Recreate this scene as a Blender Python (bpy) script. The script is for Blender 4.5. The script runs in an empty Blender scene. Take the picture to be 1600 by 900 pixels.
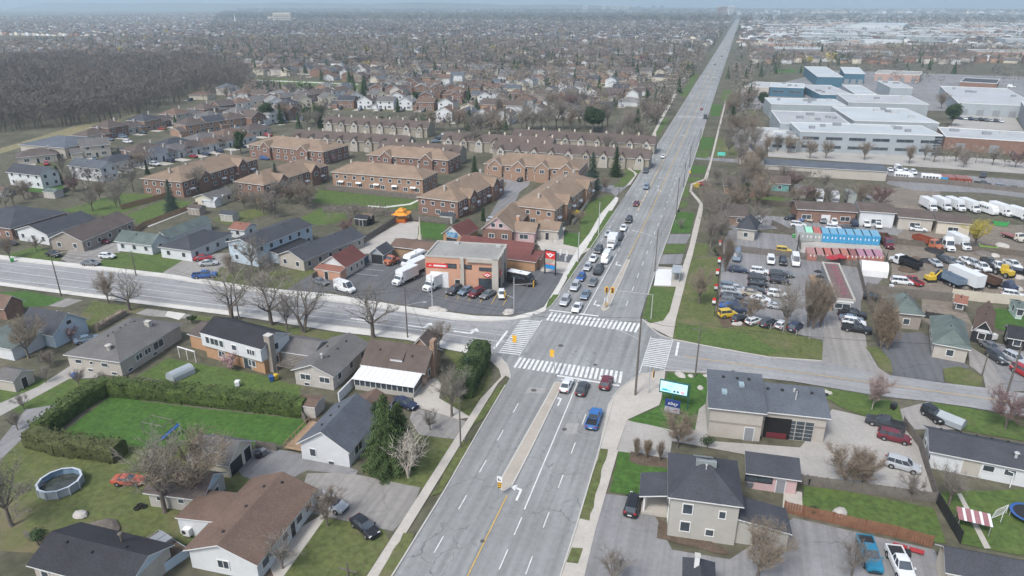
import bpy, math, random
from math import sin, cos, atan, atan2, radians, degrees, hypot, pi
from mathutils import Vector
import numpy as np
D = bpy.data
SC = bpy.context.scene
COL = SC.collection
RND = random.Random(7)

# ------------------------------------------------------------------ camera, sky, sun, exposure
FPX, CAMH, HORIZ, YAW = 1080.0, 62.0, 8.0, radians(17.3)
PITCH = atan((450 - HORIZ) / FPX)
SA, CA = sin(YAW), cos(YAW)
CAMX, CAMY = -(12.5924 * CA - 121.572 * SA), -(12.5924 * SA + 121.572 * CA)   # world: +Y runs up the main road, +X to its right

cam_d = D.cameras.new('camera'); cam = D.objects.new('camera', cam_d); COL.objects.link(cam)
cam.location = (CAMX, CAMY, CAMH)
cam.rotation_euler = (pi / 2 - PITCH, 0, YAW)
cam_d.sensor_width = 36; cam_d.lens = FPX / 1600 * 36
cam_d.clip_start = 1; cam_d.clip_end = 60000
SC.camera = cam

SUN_EL, SUN_AZ = radians(52), radians(200)     # high soft sun behind cloud
w = D.worlds.new("World"); SC.world = w; w.use_nodes = True
nt = w.node_tree; nt.nodes.clear()
bg = nt.nodes.new('ShaderNodeBackground'); out = nt.nodes.new('ShaderNodeOutputWorld')
sky = nt.nodes.new('ShaderNodeTexSky'); sky.sky_type = 'NISHITA'; sky.sun_disc = False
sky.sun_elevation = SUN_EL; sky.sun_rotation = SUN_AZ; sky.air_density = 1.0; sky.dust_density = 3.0; sky.ozone_density = 1.0
hs = nt.nodes.new('ShaderNodeHueSaturation'); hs.inputs['Saturation'].default_value = 0.8
nt.links.new(sky.outputs[0], hs.inputs['Color']); nt.links.new(hs.outputs[0], bg.inputs[0])
bg.inputs[1].default_value = 0.12
nt.links.new(bg.outputs[0], out.inputs[0])
sl = D.lights.new('sun', 'SUN'); sl.energy = 1.5; sl.angle = radians(12); sl.color = (1, .99, .97)
sun = D.objects.new('sun', sl); COL.objects.link(sun)
# direction towards the sun (Nishita: rotation measured from +Y, clockwise)
sd = Vector((sin(SUN_AZ) * cos(SUN_EL), cos(SUN_AZ) * cos(SUN_EL), sin(SUN_EL)))
sun.rotation_euler = sd.to_track_quat('Z', 'Y').to_euler(); sun.location = (0, 0, 200)
SC.view_settings.view_transform = 'Standard'; SC.view_settings.look = 'None'
SC.view_settings.gamma = 1; SC.view_settings.exposure = 0.9; SC.view_settings.use_curve_mapping = False
SC.cycles.max_bounces = 4; SC.cycles.diffuse_bounces = 2; SC.cycles.glossy_bounces = 2
SC.cycles.transmission_bounces = 2; SC.cycles.volume_bounces = 1; SC.cycles.transparent_max_bounces = 4
SC.cycles.use_denoising = True
try: SC.cycles.use_adaptive_sampling = True; SC.cycles.adaptive_threshold = 0.02
except Exception: pass

# ------------------------------------------------------------------ photo pixel (1600x900) <-> place
def G(px, py, z=0.0):
    u = px - 800; v = py - 450
    d = v * cos(PITCH) + FPX * sin(PITCH); f = FPX * cos(PITCH) - v * sin(PITCH)
    t = (CAMH - z) / d; x = u * t; y = f * t
    return Vector((x * CA - y * SA + CAMX, x * SA + y * CA + CAMY, z))
def PX(x, y, z=0.0):
    x -= CAMX; y -= CAMY
    X = x * CA + y * SA; Y = -x * SA + y * CA; Z = CAMH - z
    dep = Y * cos(PITCH) + Z * sin(PITCH)
    if dep <= 1: return (-9999, -9999, dep)
    return (800 + FPX * X / dep, 450 + FPX * (Z * cos(PITCH) - Y * sin(PITCH)) / dep, dep)
def HT(bx, by, ty):
    "height of something whose foot is at pixel (bx,by) and whose top shows at row ty"
    p = G(bx, by); lo, hi = 0.0, 60.0
    for _ in range(40):
        m = (lo + hi) / 2
        if PX(p.x, p.y, m)[1] > ty: lo = m
        else: hi = m
    return lo
def HD(x1, y1, x2, y2):
    a = G(x1, y1); b = G(x2, y2); return degrees(atan2(b.x - a.x, b.y - a.y))   # heading, clockwise from +Y

# ------------------------------------------------------------------ materials
MATS = {}
def mat(name, col, rough=.85, var=.12, scale=1.0, var2=.0, scale2=20., obj=False, rnd=0., metal=0., bump=0., alt=None, spec=.3, emit=0.):
    if name in MATS: return MATS[name]
    m = D.materials.new(name); m.use_nodes = True; MATS[name] = m
    N = m.node_tree.nodes; L = m.node_tree.links; b = N['Principled BSDF']
    b.inputs['Roughness'].default_value = rough; b.inputs['Metallic'].default_value = metal
    b.inputs['Specular IOR Level'].default_value = spec
    m.diffuse_color = (*col, 1)
    tc = N.new('ShaderNodeTexCoord'); geo = N.new('ShaderNodeNewGeometry')
    src = tc.outputs['Object'] if obj else geo.outputs['Position']
    n1 = N.new('ShaderNodeTexNoise'); n1.inputs['Scale'].default_value = scale; n1.inputs['Detail'].default_value = 5; n1.inputs['Roughness'].default_value = .6
    L.new(src, n1.inputs['Vector'])
    rp = N.new('ShaderNodeMapRange'); rp.inputs[1].default_value = .32; rp.inputs[2].default_value = .68
    L.new(n1.outputs[0], rp.inputs[0])
    mx = N.new('ShaderNodeMix'); mx.data_type = 'RGBA'
    a = alt if alt else tuple(c * (1 + var) for c in col)
    mx.inputs[6].default_value = (*[c * (1 - var) for c in col], 1); mx.inputs[7].default_value = (*a, 1)
    L.new(rp.outputs[0], mx.inputs[0]); cur = mx.outputs[2]
    if var2:
        n2 = N.new('ShaderNodeTexNoise'); n2.inputs['Scale'].default_value = scale2; n2.inputs['Detail'].default_value = 3
        L.new(src, n2.inputs['Vector'])
        r2 = N.new('ShaderNodeMapRange'); r2.inputs[1].default_value = .3; r2.inputs[2].default_value = .7
        r2.inputs[3].default_value = 1 - var2; r2.inputs[4].default_value = 1 + var2
        L.new(n2.outputs[0], r2.inputs[0])
        vm = N.new('ShaderNodeVectorMath'); vm.operation = 'SCALE'; L.new(cur, vm.inputs[0]); L.new(r2.outputs[0], vm.inputs['Scale']); cur = vm.outputs[0]
    if rnd:
        oi = N.new('ShaderNodeObjectInfo'); r3 = N.new('ShaderNodeMapRange'); r3.inputs[3].default_value = 1 - rnd; r3.inputs[4].default_value = 1 + rnd
        L.new(oi.outputs['Random'], r3.inputs[0])
        vm = N.new('ShaderNodeVectorMath'); vm.operation = 'SCALE'; L.new(cur, vm.inputs[0]); L.new(r3.outputs[0], vm.inputs['Scale']); cur = vm.outputs[0]
    L.new(cur, b.inputs['Base Color'])
    if bump:
        bp = N.new('ShaderNodeBump'); bp.inputs['Strength'].default_value = bump; bp.inputs['Distance'].default_value = .1
        L.new((n2 if var2 else n1).outputs[0], bp.inputs['Height']); L.new(bp.outputs[0], b.inputs['Normal'])
    if emit:
        L.new(cur, b.inputs['Emission Color']); b.inputs['Emission Strength'].default_value = emit
    return m

def asphalt(name, col, crack=.5, lanes=False, scale=.26):
    "worn road surface: mottling, tyre-worn wheel paths, thin sealed cracks"
    m = D.materials.new(name); m.use_nodes = True; MATS[name] = m; m.diffuse_color = (*col, 1)
    N = m.node_tree.nodes; L = m.node_tree.links; b = N['Principled BSDF']; b.inputs['Roughness'].default_value = .9; b.inputs['Specular IOR Level'].default_value = .2
    g = N.new('ShaderNodeNewGeometry').outputs['Position']
    def noise(s, det=6, vec=g, ro=.6):
        n = N.new('ShaderNodeTexNoise'); n.inputs['Scale'].default_value = s; n.inputs['Detail'].default_value = det; n.inputs['Roughness'].default_value = ro; L.new(vec, n.inputs['Vector']); return n
    def mr(x, a, bb, c, d):
        r = N.new('ShaderNodeMapRange'); r.inputs[1].default_value = a; r.inputs[2].default_value = bb; r.inputs[3].default_value = c; r.inputs[4].default_value = d; L.new(x, r.inputs[0]); return r.outputs[0]
    def mul(x, y):
        n = N.new('ShaderNodeMath'); n.operation = 'MULTIPLY'; L.new(x, n.inputs[0]); L.new(y, n.inputs[1]); return n.outputs[0]
    f = mr(noise(.05).outputs[0], .3, .7, .84, 1.14)
    f = mul(f, mr(noise(1.2, 8).outputs[0], .3, .7, .9, 1.08))
    f = mul(f, mr(noise(14, 3).outputs[0], .3, .7, .93, 1.07))
    # long streaks in the direction of travel
    mp = N.new('ShaderNodeMapping'); mp.inputs['Scale'].default_value = (1.1, .03, 1) if lanes != 'x' else (.03, 1.1, 1); L.new(g, mp.inputs[0])
    f = mul(f, mr(noise(1.0, 4, mp.outputs[0]).outputs[0], .34, .66, .83, 1.08))
    if lanes == 'y':
        sx = N.new('ShaderNodeSeparateXYZ'); L.new(g, sx.inputs[0]); w1 = N.new('ShaderNodeMath'); w1.operation = 'MULTIPLY_ADD'; L.new(sx.outputs[0], w1.inputs[0]); w1.inputs[1].default_value = 3.55; w1.inputs[2].default_value = 2.1
        w2 = N.new('ShaderNodeMath'); w2.operation = 'SINE'; L.new(w1.outputs[0], w2.inputs[0]); f = mul(f, mr(w2.outputs[0], -1, 1, .93, 1.03))
    # cracks
    nd = noise(.35, 3); va = N.new('ShaderNodeVectorMath'); va.operation = 'MULTIPLY_ADD'; L.new(nd.outputs['Color'], va.inputs[0]); va.inputs[1].default_value = (3.2, 3.2, 0); L.new(g, va.inputs[2])
    mp2 = N.new('ShaderNodeMapping'); mp2.inputs['Scale'].default_value = (1, .62, 1); L.new(va.outputs[0], mp2.inputs[0])
    vo = N.new('ShaderNodeTexVoronoi'); vo.feature = 'DISTANCE_TO_EDGE'; vo.inputs['Scale'].default_value = scale; L.new(mp2.outputs[0], vo.inputs['Vector'])
    c1 = mr(vo.outputs['Distance'], .003, .011, 1 - crack * .6, 1)
    gate = mr(noise(.09, 2).outputs[0], .44, .56, 0, 1)
    mxf = N.new('ShaderNodeMix'); mxf.data_type = 'FLOAT'; L.new(gate, mxf.inputs[0]); mxf.inputs[2].default_value = 1; L.new(c1, mxf.inputs[3])
    f = mul(f, mxf.outputs[0])
    vm = N.new('ShaderNodeVectorMath'); vm.operation = 'SCALE'; vm.inputs[0].default_value = col; L.new(f, vm.inputs['Scale'])
    L.new(vm.outputs[0], b.inputs['Base Color'])
    return m

# ------------------------------------------------------------------ mesh building
class MB:
    def __init__(s): s.v = []; s.f = []; s.m = []
    def poly(s, pts, m=0):
        i = len(s.v); s.v += [tuple(p) for p in pts]; s.f.append(tuple(range(i, i + len(pts)))); s.m.append(m)
    def box(s, x0, x1, y0, y1, z0, z1, m=0, mt=None, tx=0, ty=0, skipb=False):
        i = len(s.v)
        s.v += [(x0, y0, z0), (x1, y0, z0), (x1, y1, z0), (x0, y1, z0), (x0 + tx, y0 + ty, z1), (x1 - tx, y0 + ty, z1), (x1 - tx, y1 - ty, z1), (x0 + tx, y1 - ty, z1)]
        fs = [(4, 5, 6, 7), (0, 1, 5, 4), (1, 2, 6, 5), (2, 3, 7, 6), (3, 0, 4, 7)] + ([] if skipb else [(3, 2, 1, 0)])
        s.f += [tuple(i + k for k in f) for f in fs]; s.m += [m if mt is None else mt] + [m] * (len(fs) - 1)
    def prism(s, pts, z0, z1, m=0, mt=None):
        n = len(pts); i = len(s.v)
        s.v += [(p[0], p[1], z0) for p in pts] + [(p[0], p[1], z1) for p in pts]
        ar = sum(pts[k][0] * pts[(k + 1) % n][1] - pts[(k + 1) % n][0] * pts[k][1] for k in range(n))
        s.f.append(tuple(i + n + k for k in (range(n) if ar > 0 else reversed(range(n))))); s.m.append(m if mt is None else mt)
        for k in range(n): s.f.append((i + k, i + (k + 1) % n, i + n + (k + 1) % n, i + n + k)); s.m.append(m)
    def tube(s, p, q, r0, r1=None, n=5, m=0, cap=True):
        r1 = r0 if r1 is None else r1
        p = Vector(p); q = Vector(q); d = q - p
        if d.length < 1e-6: return
        d.normalize(); a = Vector((0, 0, 1)) if abs(d.z) < .9 else Vector((1, 0, 0))
        u = d.cross(a).normalized(); v = d.cross(u); i = len(s.v)
        for c, r in ((p, r0), (q, r1)):
            for k in range(n):
                t = 2 * pi * k / n; w_ = c + u * (r * cos(t)) + v * (r * sin(t)); s.v.append((w_.x, w_.y, w_.z))
        for k in range(n): s.f.append((i + k, i + (k + 1) % n, i + n + (k + 1) % n, i + n + k)); s.m.append(m)
        if cap and n > 3: s.f.append(tuple(i + n + k for k in range(n))); s.m.append(m); s.f.append(tuple(i + n - 1 - k for k in range(n))); s.m.append(m)
    def loft(s, secs, m=0, cap=True):
        "list of equal-length rings of points"
        n = len(secs[0]); i = len(s.v)
        for r in secs: s.v += [tuple(p) for p in r]
        for a in range(len(secs) - 1):
            for k in range(n): s.f.append((i + a * n + k, i + a * n + (k + 1) % n, i + (a + 1) * n + (k + 1) % n, i + (a + 1) * n + k)); s.m.append(m)
        if cap: s.f.append(tuple(i + n - 1 - k for k in range(n))); s.m.append(m); s.f.append(tuple(i + (len(secs) - 1) * n + k for k in range(n))); s.m.append(m)
    def mesh(s, name, mats, smooth=False):
        me = D.meshes.new(name); me.from_pydata(s.v, [], s.f)
        for k in mats: me.materials.append(k)
        if len(mats) > 1: me.polygons.foreach_set('material_index', s.m)
        if smooth: me.polygons.foreach_set('use_smooth', [True] * len(s.f))
        me.update(); return me
    def obj(s, name, mats, parent=None, loc=None, rz=None, smooth=False):
        if not isinstance(mats, (list, tuple)): mats = [mats]
        return link(name, s.mesh(name, mats, smooth), parent, loc, rz)
def link(name, data, parent=None, loc=None, rz=None, scale=None):
    o = D.objects.new(name, data); COL.objects.link(o)
    if parent is not None: o.parent = parent
    if loc is not None: o.location = loc
    if rz is not None: o.rotation_euler = (0, 0, rz)
    if scale is not None: o.scale = (scale,) * 3 if isinstance(scale, (int, float)) else scale
    return o
THINGS = []
def tag(o, label, cat, group=None, kind=None):
    o['label'] = label
    if cat: o['category'] = cat
    if group: o['group'] = group
    if kind: o['kind'] = kind
    else: THINGS.append(o)
    return o
def empty(name, loc, rz=0., label=None, cat=None, group=None):
    o = link(name, None, None, loc, rz)
    if label: tag(o, label, cat, group)
    return o
def instance(src, name, parent, loc=None, rz=None, scale=None):
    return link(name, src, parent, loc, rz, scale)
def copy_tree(root, loc, rz, scale=None):
    c = root.copy(); COL.objects.link(c); c.location = loc; c.rotation_euler = (0, 0, rz)
    if scale is not None: c.scale = (scale,) * 3
    for ch in root.children:
        d = ch.copy(); COL.objects.link(d); d.parent = c
        for g2 in ch.children:
            e = g2.copy(); COL.objects.link(e); e.parent = d
    return c
ORD = ['first', 'second', 'third', 'fourth', 'fifth', 'sixth', 'seventh', 'eighth', 'ninth', 'tenth', 'eleventh', 'twelfth', 'thirteenth', 'fourteenth', 'fifteenth', 'sixteenth', 'seventeenth', 'eighteenth', 'nineteenth']
TENS = {20: 'twent', 30: 'thirt', 40: 'fort', 50: 'fift', 60: 'sixt', 70: 'sevent', 80: 'eight', 90: 'ninet'}
def ordn(k):
    k += 1
    if k < 20: return ORD[k - 1]
    if k >= 100: return 'hundred and ' + ordn(k - 101) if k > 100 else 'hundredth'
    t = TENS[k // 10 * 10]
    return t + 'ieth' if k % 10 == 0 else t + 'y-' + ORD[k % 10 - 1]
# ------------------------------------------------------------------ palette
M_white = mat('white_paint', (.62, .63, .63), .6, .06, 1.5)
M_trim = mat('white_trim', (.6, .61, .6), .6, .05, 2)
M_dark = mat('dark_metal', (.03, .032, .035), .5, .1)
M_glass = mat('window_glass', (.05, .062, .075), .1, .35, .5, spec=.6)
M_lineW = mat('white_road_paint', (.6, .61, .6), .7, .16, .9, .12, 6)
M_lineY = mat('yellow_road_paint', (.55, .36, .1), .7, .14, .9)
M_conc = mat('concrete_walk', (.40, .375, .335), .9, .08, .3, .07, 3)
M_concw = mat('pale_concrete_walk', (.50, .49, .455), .9, .07, .3, .06, 3)
M_conc2 = mat('tan_concrete_yard', (.32, .308, .285), .9, .1, .15, .07, 2)
M_median = mat('median_concrete', (.35, .315, .27), .9, .1, .3, .06, 3)
M_kerb = mat('kerb_concrete', (.43, .42, .39), .9, .08, .5)
M_asph = asphalt('road_asphalt', (.245, .253, .25), .7, 'y')
M_asphx = asphalt('street_asphalt', (.265, .268, .268), .55, 'x')
M_lot = asphalt('lot_asphalt', (.215, .215, .218), .4, scale=.1)
M_lotd = asphalt('dark_lot_asphalt', (.118, .122, .128), .3, scale=.08)
M_drive = asphalt('drive_asphalt', (.26, .25, .235), .3, scale=.12)
M_dirt = mat('dirt_yard', (.25, .215, .17), .95, .2, .09, .22, .9, alt=(.15, .13, .11))
M_gravel = mat('gravel', (.36, .34, .31), .95, .12, .15, .15, 3)
M_ground = mat('suburb_ground', (.082, .084, .052), .95, .25, .06, .25, .6, alt=(.12, .112, .08))
M_field = mat('dry_field', (.2, .18, .1), .95, .15, .03, .2, .5)
M_soil = mat('soil_bed', (.1, .075, .055), .95, .2, .6, .2, 3)
def shingle(name, col, v=.1): return mat(name, col, .9, v + .05, .28, .22, 5.5, obj=True, rnd=.07, bump=.12)
R_char = shingle('charcoal_shingle', (.052, .056, .066)); R_black = shingle('black_shingle', (.03, .031, .036))
R_slate = shingle('slate_blue_shingle', (.088, .10, .118)); R_grey = shingle('grey_shingle', (.115, .112, .11))
R_brown = shingle('brown_shingle', (.125, .086, .067)); R_dbrown = shingle('dark_brown_shingle', (.092, .076, .070))
R_tan = shingle('tan_shingle', (.21, .155, .112)); R_mauve = shingle('mauve_brown_shingle', (.098, .078, .068))
R_red = shingle('red_shingle', (.125, .05, .045)); R_green = shingle('green_grey_shingle', (.10, .125, .118), .2)
R_lgrey = shingle('pale_grey_shingle', (.19, .19, .185)); R_rust = shingle('rust_shingle', (.20, .095, .07))
W_row = mat('row_stucco', (.27, .245, .20), .9, .08, .6)
R_gravel = mat('gravel_flat_roof', (.26, .26, .245), .95, .14, .1, .1, 1.2, obj=True, rnd=.08)
R_wflat = mat('white_flat_roof', (.37, .405, .42), .8, .07, .05, .04, .6, obj=True, rnd=.06)
R_gflat = mat('grey_flat_roof', (.33, .35, .36), .85, .09, .05, .05, .6, obj=True, rnd=.06)
W_white = mat('white_siding', (.52, .54, .55), .7, .05, .8); W_cream = mat('cream_siding', (.50, .46, .38), .8, .06, .6)
W_beige = mat('beige_stucco', (.38, .355, .315), .9, .06, .5); W_grey = mat('grey_stucco', (.36, .35, .32), .9, .05, .5)
W_brick = mat('red_brick', (.20, .125, .097), .9, .14, .8, .12, 9); W_tanb = mat('tan_brick', (.29, .195, .14), .9, .1, .6, .08, 9)
W_orb = mat('orange_brick', (.37, .225, .13), .9, .1, .7, .08, 9); W_shop = mat('salmon_brick', (.47, .27, .185), .9, .06, .6, .06, 9)
W_lblue = mat('pale_blue_siding', (.40, .48, .54), .7, .04, .6); W_pink = mat('pink_siding', (.48, .34, .34), .8, .05, .6)
W_taupe = mat('taupe_siding', (.27, .24, .21), .85, .07, .6); W_pale = mat('pale_stone', (.40, .38, .35), .9, .1, 1.2)
W_blue = mat('blue_cladding', (.055, .125, .175), .6, .06, .3); W_metal = mat('pale_metal_cladding', (.29, .325, .345), .6, .06, .3)
W_mgrey = mat('mid_grey_cladding', (.22, .235, .25), .7, .06, .3); W_salmon = mat('salmon_block', (.38, .27, .23), .9, .06, .3)
M_fence = mat('grey_fence_board', (.15, .135, .12), .9, .16, 1.2, .15, 8); M_fenceb = mat('brown_fence_board', (.20, .10, .062), .9, .16, 1.2, .12, 8)
M_cedar = mat('new_cedar_board', (.29, .20, .125), .9, .12, 1.2)
M_pole = mat('weathered_pole', (.12, .108, .095), .9, .15, 1.5); M_steel = mat('galvanised_steel', (.38, .39, .39), .5, .06, 1)
M_yel = mat('signal_yellow', (.72, .40, .03), .5, .04); M_red = mat('sign_red', (.55, .035, .035), .5, .04)
M_bark = mat('bark', (.14, .12, .102), .95, .2, 1.5, obj=True, rnd=.12)
M_birch = mat('pale_bark', (.42, .38, .33), .9, .15, 2, obj=True)
T_grey = mat('twigs_grey', (.2, .182, .158), .95, .15, .5, obj=True, rnd=.15)
T_brown = mat('twigs_brown', (.215, .178, .14), .95, .15, .5, obj=True, rnd=.12)
T_pink = mat('blossom_pink', (.50, .33, .35), .9, .15, .7, obj=True)
T_red = mat('red_buds', (.185, .125, .118), .9, .15, .7, obj=True)
T_olive = mat('olive_buds', (.22, .19, .09), .9, .15, .7, obj=True, rnd=.1)
T_yel = mat('willow_yellow', (.40, .34, .07), .9, .15, .7, obj=True, rnd=.1)
T_ever = mat('conifer_needles', (.034, .060, .024), .9, .25, .7, obj=True, rnd=.2)
T_spruce = mat('spruce_needles', (.05, .078, .06), .9, .25, .7, obj=True, rnd=.1)
T_cedar = mat('cedar_hedge_leaf', (.052, .078, .02), .9, .4, .5, .45, 3, obj=False)
T_rust = mat('dry_beech_leaf', (.27, .19, .115), .9, .2, .7, obj=True)

def lawnmat(name, g1, g2, dry, amt):
    "grass of two greens with dormant brown patches and a fine grain"
    m = mat(name, g1, .95, .1, .35, .3, 1.3, alt=g2, bump=.15); N = m.node_tree.nodes; L = m.node_tree.links; b = N['Principled BSDF']; src = b.inputs['Base Color'].links[0].from_socket
    gp = N.new('ShaderNodeNewGeometry').outputs['Position']; fac = None
    for sc, lo, hi in ((.09, .62 - amt, .80 - amt), (.9, .70 - amt, .88 - amt), (6, .45, .9)):
        n = N.new('ShaderNodeTexNoise'); n.inputs['Scale'].default_value = sc; n.inputs['Detail'].default_value = 6; n.inputs['Roughness'].default_value = .65; L.new(gp, n.inputs['Vector']); r = N.new('ShaderNodeMapRange'); r.inputs[1].default_value = lo; r.inputs[2].default_value = hi; L.new(n.outputs[0], r.inputs[0])
        if fac is None: fac = r.outputs[0]
        else: q = N.new('ShaderNodeMath'); q.operation = 'MAXIMUM'; L.new(fac, q.inputs[0]); L.new(r.outputs[0], q.inputs[1]); fac = q.outputs[0]
    x = N.new('ShaderNodeMix'); x.data_type = 'RGBA'; L.new(fac, x.inputs[0]); L.new(src, x.inputs[6]); x.inputs[7].default_value = (*dry, 1); L.new(x.outputs[2], b.inputs['Base Color']); return m
M_lawn = lawnmat('green_grass', (.055, .105, .024), (.08, .125, .03), (.125, .12, .055), .06); M_lawnb = lawnmat('lush_grass', (.038, .098, .018), (.055, .125, .022), (.085, .11, .04), .0); M_lawnd = lawnmat('dormant_grass', (.07, .1, .03), (.098, .12, .036), (.15, .13, .075), .12)
LAY = [0]
def flat(name, pts, m, px=True, kind='structure', label=None, dz=None, lay=None):
    "one flat sheet of ground cover; each lies a little above the last"
    if lay is None: LAY[0] += 1; z = .005 + LAY[0] * .001
    else: z = lay
    P = [G(*p) for p in pts] if px else [Vector((p[0], p[1], 0)) for p in pts]
    if name in ('lawn', 'soil', 'dirt', 'gravel', 'field'):
        Q = []; rj = random.Random(len(pts) + int(P[0].x))
        for a, c in zip(P, P[1:] + P[:1]):
            k = min(40, max(1, int((c - a).length / 1.3))); n_ = Vector((a.y - c.y, c.x - a.x, 0)).normalized()
            Q += [a.lerp(c, j / k) + n_ * (rj.gauss(0, .08) if j else 0) for j in range(k)]
        P = Q
    b = MB(); n = len(P)
    ar = sum(P[k].x * P[(k + 1) % n].y - P[(k + 1) % n].x * P[k].y for k in range(n))
    if ar < 0: P = P[::-1]
    b.poly([(p.x, p.y, z) for p in P])
    o = b.obj(name, m); o['kind'] = kind
    if label: o['label'] = label
    return o
def kerb(pts, name='kerb', px=False, wd=.18, h=.25):
    P = [G(*p) for p in pts] if px else [Vector((p[0], p[1], 0)) for p in pts]
    b = MB()
    for a, c in zip(P[:-1], P[1:]):
        d = (c - a).normalized(); n = Vector((-d.y, d.x, 0)) * wd / 2; e = d * .03
        b.prism([(a - n - e)[:2], (c - n + e)[:2], (c + n + e)[:2], (a + n - e)[:2]], 0, h)
    o = b.obj(name, M_kerb); o['kind'] = 'structure'; return o

# ------------------------------------------------------------------ windows and doors
WMESH = {}
def win_mesh(w, h, fm, style):
    k = (round(w, 1), round(h, 1), fm.name, style)
    if k in WMESH: return WMESH[k]
    w, h = k[0], k[1]; b = MB(); t = .12 if h > .8 else .08
    b.box(-w / 2 - t, w / 2 + t, -.09, 0, 0 - t, 0); b.box(-w / 2 - t, w / 2 + t, -.09, 0, h, h + t)
    b.box(-w / 2 - t, -w / 2, -.085, 0, 0, h); b.box(w / 2, w / 2 + t, -.085, 0, 0, h)
    if w > 1.3: b.box(-.04, .04, -.08, 0, 0, h)
    g = MB(); g.box(-w / 2, w / 2, -.03, 0, 0, h)
    WMESH[k] = (b.mesh('window', [fm]), g.mesh('pane', [M_glass])); return WMESH[k]
def opening(par, x, y, ang, z, w, h, kind='window', fm=None, dm=None):
    "ang: direction the wall faces, 0 = -y"
    if kind == 'window':
        a, b = win_mesh(w, h, fm or M_trim, kind); o = link('window', a, par, (x, y, z), ang); link('pane', b, o)
    else:
        b = MB(); b.box(-w / 2, w / 2, -.06, 0, 0, h)
        if kind == 'garage_door':
            for k in range(1, 4): b.box(-w / 2 + .04, w / 2 - .04, -.075, -.06, h * k / 4 + .05, h * (k + 1) / 4 - .05)
        else: b.box(-w / 2 - .1, -w / 2, -.08, 0, 0, h + .1, 1); b.box(w / 2, w / 2 + .1, -.08, 0, 0, h + .1, 1); b.box(-w / 2, w / 2, -.08, 0, h, h + .1, 1)
        o = b.obj(kind, [dm or M_white, M_trim], par, (x, y, z), ang)
    return o

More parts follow.
